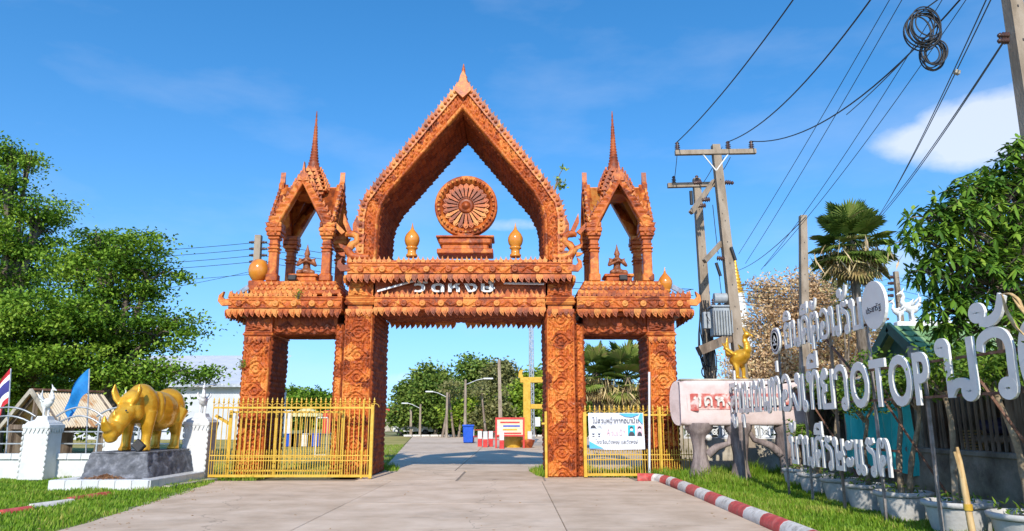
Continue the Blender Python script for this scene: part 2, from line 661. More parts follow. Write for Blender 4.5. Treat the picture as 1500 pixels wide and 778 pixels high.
M['pot'] = mat('grey_cement_pot', [(.38, .37, .35), (.50, .485, .46), (.57, .555, .53)], 3, .75, .25, 30, dirt=((.20, .19, .165), .58, .6), dirt_scale=3)
M['soil'] = mat('soil', [(.05, .035, .022), (.10, .07, .045)], 8, .95, .5, 30)
M['greenroof'] = mat('green_roof_tile', [(.10, .19, .07), (.17, .30, .11), (.26, .38, .17)], 3, .6, .2, 20, obj_var=.5, dirt=((.12, .11, .06), .58, .6))
M['greenwood'] = mat('dark_green_fascia', [(.01, .05, .04), (.02, .085, .065)], 4, .6)
M['rusty_roof'] = mat('rusty_sheet_roof', [(.56, .47, .34), (.50, .37, .22), (.36, .17, .07)], 2.0, .7, .15, 20, pos=[.45, .6, .74], stretch=(1, .5, .5), obj_var=.35)
M['whitewall'] = mat('pale_metal_cladding', [(.46, .49, .53), (.56, .58, .61)], 1, .6)
M['black'] = mat('black_plastic', [(.015, .015, .016), (.03, .03, .032)], 4, .5)
M['banner'] = mat('banner_vinyl', [(.70, .73, .80), (.78, .80, .85)], 2, .5, .1, 6)
M['cyan'] = mat('cyan_print', [(.06, .38, .68), (.10, .46, .75)], 2, .5)
M['teal_print'] = mat('teal_print', [(.01, .42, .52), (.02, .46, .56)], 2, .5)
M['pink_print'] = mat('pink_print', [(.72, .42, .50), (.76, .47, .55)], 2, .5)
M['skin_print'] = mat('pale_print', [(.62, .66, .70), (.68, .72, .75)], 2, .5)
M['ink'] = mat('dark_ink', [(.035, .04, .055), (.055, .06, .08)], 3, .6)
M['red_ink'] = mat('faded_red_ink', [(.62, .30, .32), (.70, .42, .44)], 9, .6)
M['flag_red'] = mat('flag_red', [(.48, .02, .03), (.55, .03, .04)], 3, .8)
M['flag_white'] = mat('flag_white', [(.74, .74, .76), (.8, .8, .8)], 3, .8)
M['flag_blue'] = mat('flag_blue', [(.03, .03, .17), (.05, .05, .24)], 3, .8)
M['swanw'] = mat('white_plaster_statue', [(.50, .50, .48), (.68, .68, .66), (.76, .76, .74)], 5, .55, .3, 20, dirt=((.26, .25, .22), .56, .6), dirt_scale=5)
M['statue'] = mat('brown_statue', [(.12, .04, .02), (.25, .085, .035), (.38, .15, .07)], 5, .45, .3, 20)
M['tile_white'] = mat('white_glazed_tile', [(.54, .55, .55), (.62, .63, .63), (.67, .68, .68)], 3, .3, .04, 10, obj_var=.3, dirt=((.40, .37, .32), .62, .5))
M['grass'] = mat('grass_blades', [(.05, .12, .008), (.13, .26, .015), (.22, .36, .025), (.40, .40, .09)], .9, .6, tone=True, transl=.3, spec=.25)
M['turf'] = mat('turf_soil', [(.07, .11, .016), (.13, .19, .025), (.22, .20, .07)], 1.6, .95, .5, 30, spec=.1)
M['dryfield'] = mat('dry_field', [(.20, .20, .05), (.36, .30, .10), (.44, .35, .14)], .35, .95, .4, 20, spec=.1, detail=9)
M['earth'] = mat('bare_earth', [(.22, .18, .10), (.28, .26, .12), (.12, .15, .04)], .08, .95, .3, 8, spec=.1, detail=8)
def leafmat(n, cols, **k):
    M[n] = mat(n, cols, .55, .55, tone=True, transl=.18, spec=.22, **k)
leafmat('leaf_rain', [(.035, .085, .008), (.09, .19, .013), (.17, .30, .022), (.28, .40, .045)])
leafmat('leaf_far', [(.06, .12, .02), (.12, .20, .03), (.19, .27, .045), (.27, .33, .07)])
leafmat('leaf_lime', [(.12, .21, .018), (.23, .34, .03), (.36, .43, .05)])
leafmat('leaf_olive', [(.12, .13, .04), (.21, .22, .07), (.31, .29, .12)])
leafmat('leaf_brown', [(.42, .26, .13), (.60, .40, .22), (.72, .53, .32), (.62, .53, .22)])
leafmat('leaf_mango', [(.03, .08, .010), (.075, .17, .017), (.15, .28, .025), (.28, .38, .05)])
leafmat('leaf_palm', [(.07, .12, .02), (.14, .22, .035), (.25, .32, .07), (.34, .25, .11)])
leafmat('leaf_frangi', [(.06, .12, .012), (.12, .22, .02), (.22, .32, .04)])
# ------------------------------------------------------------------ lettering: outlines from the built-in typeface, one solid per letter
def glyph_contours(txt):
    cu = bpy.data.curves.new("g", 'FONT')
    cu.body = txt
    cu.resolution_u = 4
    o = bpy.data.objects.new("g", cu)
    C.objects.link(o)
    bpy.context.view_layer.update()
    c2 = o.to_curve(bpy.context.evaluated_depsgraph_get())
    polys = []
    for sp in c2.splines:
        pts = sp.bezier_points
        n = len(pts)
        poly = []
        for i in range(n):
            a, b = pts[i], pts[(i + 1) % n]
            p0, p1, p2, p3 = a.co.xy, a.handle_right.xy, b.handle_left.xy, b.co.xy
            straight = abs((p1 - p0).cross(p3 - p0)) < 1e-6 and abs((p2 - p0).cross(p3 - p0)) < 1e-6
            for k in range(1 if straight else 4):
                t = k / 4
                q = p0 * (1 - t) ** 3 + p1 * 3 * t * (1 - t) ** 2 + p2 * 3 * t * t * (1 - t) + p3 * t ** 3
                if not poly or (q - poly[-1]).length > 1e-4:
                    poly.append(q.copy())
        polys.append(poly)
    o.to_curve_clear()
    bpy.data.objects.remove(o)
    return polys


def area(p):
    return 0.5 * sum(p[i - 1].x * p[i].y - p[i].x * p[i - 1].y for i in range(len(p)))


def inside(q, poly):
    c = False
    for i in range(len(poly)):
        a, b = poly[i - 1], poly[i]
        if (a.y > q.y) != (b.y > q.y) and q.x < (b.x - a.x) * (q.y - a.y) / (b.y - a.y) + a.x:
            c = not c
    return c


def outset(p, d):
    """thicken a contour by moving every edge outward (sign of d times its winding)"""
    n = len(p)
    s = 1 if area(p) > 0 else -1
    out = []
    for i in range(n):
        a, b, c = p[i - 1], p[i], p[(i + 1) % n]
        e1, e2 = (b - a), (c - b)
        if e1.length < 1e-6 or e2.length < 1e-6:
            out.append(b)
            continue
        e1, e2 = e1.normalized(), e2.normalized()
        n1, n2 = V((e1.y, -e1.x)), V((e2.y, -e2.x))
        m = (n1 + n2)
        k = m.length_squared
        m = m * (2 / max(k, 0.8)) / 2 if k > 1e-6 else n1
        out.append(b + m * d * s)
    return out


GLY = {}


def glyph(txt, bold=0.0):
    """-> list of (outer, [holes]) polygons and x-extent; holes paired with the outline that holds them"""
    key = (txt, bold)
    if key in GLY:
        return GLY[key]
    polys = [p for p in glyph_contours(txt) if len(p) > 2]
    if not polys:
        GLY[key] = ([], 0, 0.3)
        return GLY[key]
    big = max(polys, key=lambda p: abs(area(p)))
    so = 1 if area(big) > 0 else -1
    outs = [p for p in polys if area(p) * so > 0]
    holes = [p for p in polys if area(p) * so <= 0]
    res = []
    for o in outs:
        hs_ = [h for h in holes if inside(h[0], o)]
        if bold:
            o2, hs_ = outset(o, bold), [outset(h, -bold) for h in hs_]
            hs_ = [h for h in hs_ if abs(area(h)) > 2e-4]
        else:
            o2 = o
        res.append((o2, hs_))
    xs = [q.x for o, _ in res for q in o]
    GLY[key] = (res, min(xs), max(xs))
    return GLY[key]


def letter_mesh(name, txt, material, sx, sy, depth, bold=0.0):
    """solid letter; its left edge at x=0, baseline y=0, back z=0"""
    parts, x0, x1 = glyph(txt, bold)
    bm = bmesh.new()
    for j, (o, hs_) in enumerate(parts):
        dz = depth + 0.0015 * j
        rings = [o] + hs_
        cap_edges, quads = [], []
        for r in rings:
            f = [bm.verts.new(((q.x - x0) * sx, q.y * sy, dz)) for q in r]
            b = [bm.verts.new(((q.x - x0) * sx, q.y * sy, 0.0)) for q in r]
            for i in range(len(r)):
                k = (i + 1) % len(r)
                cap_edges.append(bm.edges.new((f[i], f[k])))
                bm.faces.new((f[i], f[k], b[k], b[i]))
        g = bmesh.ops.triangle_fill(bm, edges=cap_edges, use_beauty=True, use_dissolve=False)
    bmesh.ops.recalc_face_normals(bm, faces=bm.faces)
    me = bpy.data.meshes.new(name)
    bm.to_mesh(me)
    bm.free()
    me.materials.append(material)
    return me, (x1 - x0) * sx


def clusters(t):
    out = []
    for ch in t:
        if out and ch in "\u0e31\u0e34\u0e35\u0e36\u0e37\u0e38\u0e39\u0e47\u0e48\u0e49\u0e4a\u0e4b\u0e4c\u0e4d":
            out[-1] += ch
        else:
            out.append(ch)
    return out


def lettering(txt, start, U, W, width, height, depth, material, parent, bold=0.0, gap=0.10, name="letter", wob=0.0):
    """letters of txt from start along U over width; W up, front along UxW; height = size of one em-unit x-height ~0.5"""
    U, W = V(U).normalized(), V(W).normalized()
    N = U.cross(W)
    cl = clusters(txt)
    ws = []
    for c in cl:
        if c == " ":
            ws.append(0.25)
        else:
            _, a, b = glyph(c, bold)
            ws.append(b - a)
    tot = sum(ws) + gap * (len(cl) - 1)
    sx = width / tot
    x = 0.0
    objs = []
    for c, w in zip(cl, ws):
        if c != " ":
            me, _ = letter_mesh(name, c, material, sx, height, depth, bold)
            tilt = rnd.uniform(-wob, wob)
            B = Matrix((U, W, N)).transposed().to_4x4()
            o = inst(name, me, Matrix.Translation(V(start) + U * (x * sx)) @ B @ Matrix.Rotation(tilt, 4, 'Z'), parent)
            objs.append(o)
        x += w + gap
    return objs


for _t, _b in (('วัดหงษ์', .06), ('ประชารัฐ', 0.0), ('OTOP', .045), ('ไม่สวมหน้ากากอนามัย', .012), ('ห้ามเข้า', 0.0), ('โรงเรียนวัดหงษ์ และวัดหงษ์', 0.0)):
    for _c in clusters(_t):
        glyph(_c, _b)


# looped Thai sign-writing: each letter as pen strokes (s smooth, l straight, o loop) in a box one unit high
TH = {
    'น': (.70, [('o', .10, .89, .09), ('l', (.19, .93), (.19, .0)), ('s', (.19, .06), (.30, .22), (.44, .24), (.56, .18)), ('o', .55, .10, .095), ('l', (.645, 1.0), (.645, .10))]),
    'ว': (.56, [('s', (.03, .72), (.07, .90), (.25, 1.0), (.43, .94), (.505, .76), (.505, .45), (.505, .11)), ('o', .41, .10, .095)]),
    'ด': (.66, [('o', .28, .44, .085), ('s', (.24, .36), (.17, .18), (.15, .0)), ('s', (.13, .0), (.06, .35), (.06, .65), (.16, .91), (.33, 1.0), (.50, .91), (.59, .68), (.59, .35), (.59, .0))]),
    'ต': (.66, [('o', .28, .44, .085), ('s', (.24, .36), (.17, .18), (.15, .0)), ('s', (.13, .0), (.06, .35), (.06, .68), (.13, .94), (.23, 1.0), (.325, .86), (.42, 1.0), (.53, .94), (.59, .68), (.59, .35), (.59, .0))]),
    'ร': (.50, [('s', (.04, .86), (.14, 1.0), (.28, .93), (.44, 1.0)), ('s', (.07, .82), (.18, .72), (.36, .64), (.43, .48), (.43, .11)), ('o', .34, .10, .095)]),
    'บ': (.66, [('o', .10, .89, .09), ('l', (.19, .93), (.19, .0)), ('l', (.12, .065), (.66, .065)), ('l', (.59, .0), (.59, 1.0))]),
    'ย': (.66, [('o', .22, .90, .08), ('s', (.14, .92), (.06, .76), (.13, .60), (.30, .55)), ('s', (.28, .52), (.11, .45), (.09, .25), (.11, .0)), ('l', (.08, .065), (.66, .065)), ('l', (.59, .0), (.59, 1.0))]),
    'อ': (.66, [('o', .23, .47, .085), ('s', (.14, .50), (.11, .25), (.14, .06), (.30, .05), (.46, .05), (.58, .2), (.59, .5), (.58, .76), (.45, .95), (.28, 1.0), (.09, .86))]),
    'ง': (.54, [('o', .37, .89, .09), ('s', (.46, .90), (.47, .5), (.46, .18), (.40, .03)), ('l', (.44, .05), (.28, .05), (.04, .46))]),
    'เ': (.30, [('l', (.08, 1.0), (.08, .10)), ('o', .17, .10, .095)]),
    'แ': (.60, [('l', (.08, 1.0), (.08, .10)), ('o', .17, .10, .095), ('l', (.38, 1.0), (.38, .10)), ('o', .47, .10, .095)]),
    'ท': (.68, [('o', .10, .89, .09), ('l', (.19, .93), (.19, .0)), ('s', (.20, .50), (.30, .82), (.43, .99), (.55, .93), (.61, .72), (.61, .35), (.61, .0))]),
    'ม': (.70, [('o', .10, .89, .09), ('l', (.19, .93), (.19, .10)), ('o', .12, .10, .09), ('l', (.2, .065), (.70, .065)), ('l', (.63, .0), (.63, 1.0))]),
    'ช': (.66, [('o', .14, .88, .085), ('s', (.23, .90), (.30, .72), (.21, .52), (.19, .25), (.19, .0)), ('l', (.12, .065), (.60, .065)), ('s', (.56, .0), (.56, .4), (.56, .68), (.50, .82), (.64, 1.02))]),
    'ส': (.68, [('o', .20, .38, .085), ('s', (.13, .33), (.07, .16), (.12, .0)), ('s', (.27, .42), (.42, .55), (.56, .52)), ('s', (.05, .78), (.18, .98), (.42, .98), (.57, .80), (.58, .4), (.58, .0)), ('l', (.42, .92), (.68, 1.06))]),
    'ศ': (.68, [('o', .28, .44, .085), ('s', (.24, .36), (.17, .18), (.15, .0)), ('s', (.13, .0), (.06, .35), (.06, .65), (.16, .91), (.33, 1.0), (.50, .91), (.59, .68), (.59, .35), (.59, .0)), ('l', (.44, .93), (.68, 1.1))]),
    'ษ': (.72, [('o', .10, .89, .09), ('l', (.19, .93), (.19, .0)), ('l', (.12, .065), (.66, .065)), ('l', (.59, .0), (.59, 1.0)), ('o', .40, .46, .075), ('l', (.46, .44), (.72, .56))]),
    'ะ': (.46, [('o', .13, .80, .08), ('s', (.20, .74), (.34, .76), (.44, .95)), ('o', .13, .28, .08), ('s', (.20, .22), (.34, .24), (.44, .43))]),
    'า': (.48, [('s', (.03, .74), (.10, .94), (.24, 1.0), (.37, .92), (.41, .72), (.41, .35), (.41, .0))]),
    'ห': (.70, [('o', .10, .89, .09), ('l', (.19, .93), (.19, .0)), ('s', (.2, .45), (.36, .58), (.52, .62), (.62, .45), (.63, .0)), ('o', .50, .84, .09), ('s', (.42, .80), (.46, .66), (.56, .6))]),
}
TH_MARK = {
    'ิ': [('s', (-.52, 1.17), (-.42, 1.38), (-.24, 1.42), (-.08, 1.32), (-.02, 1.17)), ('l', (-.56, 1.17), (.02, 1.17))],
    'ี': [('s', (-.52, 1.17), (-.42, 1.38), (-.24, 1.42), (-.08, 1.32), (-.02, 1.17)), ('l', (-.56, 1.17), (.02, 1.17)), ('l', (-.02, 1.14), (-.02, 1.55))],
    'ั': [('o', -.44, 1.36, .09), ('s', (-.40, 1.22), (-.26, 1.18), (-.10, 1.28), (.0, 1.56))],
    '้': [('o', -.40, 1.36, .075), ('s', (-.36, 1.24), (-.24, 1.20), (-.12, 1.30), (-.04, 1.54))],
    '่': [('l', (-.07, 1.18), (-.07, 1.52))],
    'ุ': [('o', -.15, -.20, .08), ('l', (-.07, -.18), (-.07, -.52))],
    'ู': [('o', -.42, -.20, .08), ('s', (-.34, -.20), (-.32, -.42), (-.20, -.48), (-.08, -.42), (-.06, -.15))],
}


def spline(pts, n=7):
    P = [V(p) for p in pts]
    P = [P[0] * 2 - P[1]] + P + [P[-1] * 2 - P[-2]]
    out = []
    for i in range(1, len(P) - 2):
        a, b, c, d = P[i - 1:i + 3]
        for k in range(n):
            t = k / n
            out.append(.5 * (2 * b + (c - a) * t + (2 * a - 5 * b + 4 * c - d) * t * t + (3 * b - a - 3 * c + d) * t ** 3))
    out.append(P[-2])
    return out


def pen_letter(cluster, material, sx, H, depth, wgt=.13):
    w, st = TH[cluster[0]]
    strokes = [(s, 0.0, 0.0) for s in st]
    lift = 0.0
    for ch in cluster[1:]:
        up = ch not in 'ุู'
        strokes += [(s, w - .06, lift if up else 0.0) for s in TH_MARK[ch]]
        if up:
            lift += .42
    mb = MB()
    hw = wgt * H / 2
    for j, (s, dx, dy) in enumerate(strokes):
        closed = s[0] == 'o'
        if closed:
            pts = [V(((s[1] + dx + s[3] * math.cos(a)) * sx, (s[2] + dy) * H + s[3] * H * 1.05 * math.sin(a))) for a in np.linspace(0, 2 * math.pi, 17)[:-1]]
        else:
            q = [V(((x + dx) * sx, (y + dy) * H)) for x, y in s[1:]]
            pts = spline(q) if s[0] == 's' else q
        n = len(pts)
        zf = depth + .0012 * j
        vs, fs = [], []
        for i in range(n):
            a = pts[i - 1] if closed or i > 0 else pts[i]
            b = pts[(i + 1) % n] if closed or i < n - 1 else pts[i]
            e1 = (pts[i] - a).normalized() if (pts[i] - a).length > 1e-9 else (b - pts[i]).normalized()
            e2 = (b - pts[i]).normalized() if (b - pts[i]).length > 1e-9 else e1
            t = (e1 + e2).normalized()
            k = 1 / max(.5, t.dot(e1))
            nn = V((-t.y, t.x)) * hw * k * (.9 if closed else 1)
            for p, z in ((pts[i] + nn, zf), (pts[i] - nn, zf), (pts[i] - nn, 0.0), (pts[i] + nn, 0.0)):
                vs.append((p.x, p.y, z))
        m = n if closed else n - 1
        for i in range(m):
            k = (i + 1) % n
            for c in range(4):
                d = (c + 1) % 4
                fs.append((i * 4 + c, i * 4 + d, k * 4 + d, k * 4 + c))
        if not closed:
            fs += [(0, 1, 2, 3), ((n - 1) * 4 + 3, (n - 1) * 4 + 2, (n - 1) * 4 + 1, (n - 1) * 4)]
        mb.add(vs, fs)
    return mb.mesh('letter', material)


def pen_lettering(txt, start, U, W, width, H, depth, material, parent, gap=.10, wgt=.13):
    U, W = V(U).normalized(), V(W).normalized()
    N = U.cross(W)
    cl = clusters(txt)
    ws = [TH[c[0]][0] for c in cl]
    sx = width / (sum(ws) + gap * (len(cl) - 1))
    x = 0.0
    B = Matrix((U, W, N)).transposed().to_4x4()
    for c, w in zip(cl, ws):
        inst('letter', pen_letter(c, material, sx, H, depth, wgt), Matrix.Translation(V(start) + U * (x * sx)) @ B, parent)
        x += w + gap
# ------------------------------------------------------------------ the setting: ground, road, lawns
def sheet(name, poly, z, material, parent=None, kind='structure'):
    me = bpy.data.meshes.new(name)
    me.from_pydata([(x, y, z) for x, y in poly], [], [tuple(range(len(poly)))])
    me.materials.append(material)
    o = put(bpy.data.objects.new(name, me), parent)
    if kind and parent is None:
        o["kind"] = kind
    if me.polygons[0].normal.z < 0:
        me.flip_normals()
    return o


sheet('ground', [(-900, -60), (900, -60), (900, 1800), (-900, 1800)], -0.06, M['earth'])
road = sheet('road', [(-5.6, -14), (4.15, -14), (4.1, 20.6), (3.6, 22.4), (16, 25.3), (26, 40), (40, 84), (-12, 84), (-10.4, 80), (-4.35, 25.2), (-4.5, 22.0), (-8.35, 21.2), (-6.85, 11.6)], -0.012, M['joint'])
tag(road, 'weathered pale concrete road running through the gate')


def left_edge(y):
    if y < 21.3:
        return float(np.interp(y, [-14, 3, 11.6, 17.2, 20.9, 21.3], [-5.5, -6.2, -6.8, -7.45, -8.1, -8.2]))
    return float(np.interp(y, [21.3, 25.2, 84], [-4.1, -4.3, -11.0]))


def slab(poly, top):
    mb = MB()
    n = len(poly)
    cx, cy = sum(p[0] for p in poly) / n, sum(p[1] for p in poly) / n
    def shrink(d):
        out = []
        for x, y in poly:
            dx, dy = cx - x, cy - y
            L = math.hypot(dx, dy)
            out.append((x + dx / L * d, y + dy / L * d))
        return out
    a, b, c = poly, shrink(0.0), shrink(0.018)
    vs = [(x, y, -0.01) for x, y in a] + [(x, y, top - .008) for x, y in b] + [(x, y, top) for x, y in c]
    fs = [(i, (i + 1) % n, n + (i + 1) % n, n + i) for i in range(n)] + [(n + i, n + (i + 1) % n, 2 * n + (i + 1) % n, 2 * n + i) for i in range(n)]
    fs.append(tuple(range(2 * n, 3 * n)))
    mb.add(vs, fs)
    return mb.build('concrete_slab', M['concrete'], road)


ys_near = [-13, -7, -1.5, 4, 9.6, 15.3, 21.1]
for i in range(len(ys_near) - 1):
    y0, y1 = ys_near[i] + .006, ys_near[i + 1] - .006
    cols = [None, -3.3, .82, 3.98]
    for k in range(3):
        x0 = cols[k]
        xr0 = xr1 = cols[k + 1] - .006
        if x0 is None:
            poly = [(left_edge(y0), y0), (xr0, y0), (xr1, y1), (left_edge(y1), y1)]
            ym = (y0 + y1) / 2
            poly.append((left_edge(ym) + rnd.uniform(-.08, .08), ym))
        else:
            poly = [(x0 + .006, y0), (xr0, y0), (xr1, y1), (x0 + .006, y1)]
        slab(poly, .012 + rnd.uniform(-.002, .002))
ys_far = [21.13, 25.4] + [25.4 + 6 * i for i in range(1, 10)] + [83.5]
for i in range(len(ys_far) - 1):
    y0, y1 = ys_far[i] + .015, ys_far[i + 1] - .015
    if i == 0:
        for a, b in ((-4.35, -1.55), (-1.5, .9), (.93, 3.4)):
            slab([(a + .01, y0), (b - .01, y0), (b - .01, y1), (a + .01, y1)], .011)
        continue
    xs = [None, -1.9, 2.4, 7.2, 12 + (y0 - 25) * .4]
    for k in range(4):
        a0 = left_edge(y0) if xs[k] is None else xs[k] + .015
        a1 = left_edge(y1) if xs[k] is None else xs[k] + .015
        slab([(a0, y0), (xs[k + 1] - .015, y0), (xs[k + 1] - .015, y1), (a1, y1)], .011 + rnd.uniform(-.003, .003))

sheet('lawn', [(-40, 5), (-6.3, 5), (-6.78, 11.6), (-7.43, 17.2), (-8.08, 20.9), (-8.4, 22), (-14.5, 22.1), (-40, 22.1)], -0.02, M['turf'])
sheet('verge', [(4.0, -6), (8.1, -6), (8.1, 22.3), (4.0, 22.6), (4.35, 20)], -0.02, M['turf'])
sheet('field', [(-60, 22.4), (-8.6, 22.4), (-4.5, 25.5), (-11.1, 84), (-60, 84)], -0.025, M['dryfield'])
sheet('yard', [(5.5, 22.7), (60, 22.7), (60, 40), (26, 40), (16, 25.3)], -0.03, M['turf'])

# ------------------------------------------------------------------ carving patterns (height fields, metres)
def crisp(c, k=2.6):
    return .5 + .5 * np.tanh(k * c)


def carve_lozenge(w, p=0.66, a=0.085, tile=0.39, seed=0.0):
    def f(x, y):
        u = (x - w / 2) / (w / 2)
        t = (y / p + seed) % 1.0 - 0.5
        d = np.abs(u) * 0.62 + np.abs(t) * 1.25
        ang = np.arctan2(t, u)
        loz = np.where(d < 0.62, crisp(np.cos(d * 24.0 + 0.8 * np.cos(4 * ang))), 0)
        cu, ct = 1 - np.abs(u), 0.5 - np.abs(t)
        r = np.sqrt((cu * .8) ** 2 + (ct * 1.3) ** 2)
        an2 = np.arctan2(ct * 1.3, cu * .8 + 1e-6)
        leaf = np.where(d >= 0.62, crisp(np.cos(r * 26 - an2 * 5)), 0)
        vine = np.exp(-((np.abs(u) - 0.52 - 0.26 * np.cos(2 * np.pi * t)) / 0.08) ** 2)
        h = a * (0.75 * loz + 0.7 * leaf + 0.5 * vine) + .022 * np.sin(x * 66 + 3 * np.sin(y * 23)) * np.sin(y * 60 + 2 * np.sin(x * 31))
        g = np.minimum(np.abs((y % tile)), tile - np.abs(y % tile))
        h = h * (1 - 0.9 * np.exp(-(g / .012) ** 2))
        edge = np.minimum(x, w - x)
        h = np.where(edge < .045, a * .8, h)
        return h
    return f


def carve_half(w, p=0.62, a=0.065, seed=0.0):
    def f(x, y):
        u = x / w
        t = (y / p + seed) % 1.0
        r = np.sqrt((u - .15) ** 2 + ((t - .5) * 1.7) ** 2)
        an = np.arctan2((t - .5) * 1.7, u - .15)
        h = a * crisp(np.cos(r * 20 + an * 2)) * np.clip(1.3 - r, 0, 1)
        h += a * .6 * np.exp(-((u - .5 - .32 * np.sin(2 * np.pi * t)) / .1) ** 2)
        g = np.minimum(y % .39, .39 - y % .39)
        return h * (1 - .9 * np.exp(-(g / .012) ** 2))
    return f


def carve_courses(ch=0.155, bl=0.46, a=0.05, seed=1):
    def f(x, y):
        row = np.floor(y / ch)
        t = (y / ch) % 1.0
        prof = np.sqrt(np.clip(np.sin(np.pi * t), 0, 1))
        off = (row * 0.37 + seed * .13) % 1.0 * bl
        xx = (x + off) % bl
        g = np.minimum(xx, bl - xx)
        h = a * prof * (1 - .55 * np.exp(-(g / .018) ** 2))
        h += .012 * np.sin(row * 12.9 + seed) + .010 * np.sin(np.floor((x + off) / bl) * 7.3 + row * 3.1)
        return h
    return f


def carve_vine(H, p=0.5, a=0.06, seed=0.0):
    def f(x, y):
        v = y / H
        c = .5 + .26 * np.sin(2 * np.pi * x / p + seed)
        h = a * np.exp(-((v - c) / .09) ** 2)
        t = (x / (p / 2) + seed) % 1.0
        sgn = np.where(np.floor(x / (p / 2) + seed) % 2 > 0, 1, -1)
        r = np.sqrt(((t - .5) * .8) ** 2 + (v - .5 - .2 * sgn) ** 2)
        h += a * .9 * crisp(np.cos(r * 30)) * np.exp(-(r / .34) ** 2)
        h = np.where((v < .09) | (v > .91), a * 1.1, h)
        return h
    return f


def carve_scales(p=0.2, q=0.2, a=0.05):
    def f(x, y):
        row = np.floor(y / q)
        xx = (x / p + .5 * (row % 2)) % 1.0
        t = (y / q) % 1.0
        return a * np.sqrt(np.clip(np.sin(np.pi * xx), 0, 1)) * (0.35 + .65 * t)
    return f


def carve_drape(w, H, p=.42, a=.08):
    def f(x, y):
        v = y / H
        t = (x / p) % 1.0
        sw = .28 - .2 * np.sin(np.pi * t)
        h = a * np.exp(-((v - sw) / .07) ** 2) + a * .7 * np.exp(-((v - sw - .2) / .06) ** 2)
        h += a * .8 * np.clip(np.cos(2 * np.pi * t * 3) * (v - .4), 0, 1) * 1.6
        g = np.minimum(x % .84, .84 - x % .84)
        return h * (1 - .8 * np.exp(-(g / .012) ** 2))
    return f


# ------------------------------------------------------------------ the gate
CX, YF = -1.6, 22.5            # centre line and front plane
XP, ZP, YM = V((1, 0, 0)), V((0, 0, 1)), V((0, -1, 0))
gate = thing('temple_gate', (CX, YF + 1.3, 0), 'tall ornate orange terracotta temple gateway with pointed arch and two spired pavilions', 'gateway')


def hook(s=1.0):
    """side outline of an upturned flame curl"""
    return [(0, 0), (.30 * s, -.02 * s), (.42 * s, .12 * s), (.40 * s, .30 * s), (.26 * s, .42 * s), (.30 * s, .26 * s), (.22 * s, .17 * s), (.10 * s, .20 * s), (-.02 * s, .14 * s)]


# shared little tiles --------------------------------------------------------
mb = MB()
mb.prism([(-.095, 0), (-.10, -.10), (-.06, -.19), (.03, -.27), (.05, -.17), (.10, -.09), (.095, 0)], (0, 0, 0), XP, ZP, YM, .055)
mb.prism([(-.05, -.03), (-.055, -.10), (-.02, -.17), (.02, -.20), (.04, -.10), (.05, -.03)], (0, -.05, 0), XP, ZP, YM, .04)
ME_LEAF = mb.mesh('leaf_tile', M['terra_tile'])
mb = MB()
mb.lathe([(.002, .105), (.035, .10), (.05, .07), (.06, .075), (.085, .085), (.10, .055), (.105, 0)][::-1], n=14, rot=Matrix.Rotation(math.pi / 2, 3, 'X'))
ME_ROSE = mb.mesh('rosette', M['terra_tile'])
mb = MB()
mb.prism([(-.14, 0), (-.16, .12), (-.10, .24), (.0, .29), (.10, .30), (.20, .40), (.19, .24), (.12, .12), (.14, 0)], (0, 0, 0), XP, ZP, YM, .14, -.02)
mb.lathe([(.075, 0), (.07, .03), (.045, .035), (.04, .055), (.005, .06)], c=(-.01, -.14, .14), n=9, rot=Matrix.Rotation(math.pi / 2, 3, 'X'))
ME_FLAME = mb.mesh('flame_tile', M['terra_tile'])
mb = MB()
mb.prism([(-.055, 0), (-.075, .07), (-.03, .10), (0, .19), (.03, .10), (.075, .07), (.055, 0)], (0, 0, 0), XP, ZP, YM, .05)
ME_SPADE = mb.mesh('spade_tile', M['terra_tile'])


def rowtiles(name, me, parent, p0, p1, n, jitter=.02, yaw=0.0, skip=0.0, scale=1.0):
    p0, p1 = V(p0), V(p1)
    for i in range(n):
        if rnd.random() < skip:
            continue
        p = p0.lerp(p1, (i + .5) / n)
        m = Matrix.Translation(p) @ Matrix.Rotation(yaw, 4, 'Z') @ Matrix.Rotation(rnd.uniform(-.09, .09), 4, 'Y') @ Matrix.Rotation(rnd.uniform(-.06, .06), 4, 'X')
        s = scale * rnd.uniform(.9, 1.08)
        inst(name, me, m @ Matrix.Scale(s, 4), parent)


def spades(parent, p0, p1, n, yaw=0.0, s=1.0):
    mb = MB()
    src = [v.co.copy() for v in ME_SPADE.vertices]
    fs = [tuple(f.vertices) for f in ME_SPADE.polygons]
    for i in range(n):
        if rnd.random() < .04:
            continue
        p = V(p0).lerp(V(p1), (i + .5) / n)
        R = Matrix.Rotation(yaw, 3, 'Z') @ Matrix.Rotation(rnd.uniform(-.1, .1), 3, 'Y') * (s * rnd.uniform(.88, 1.1))
        mb.add([R @ v + p for v in src], fs)
    o = mb.build('crest_row', M['terra_tile'], parent)
    o["kind"] = "stuff"


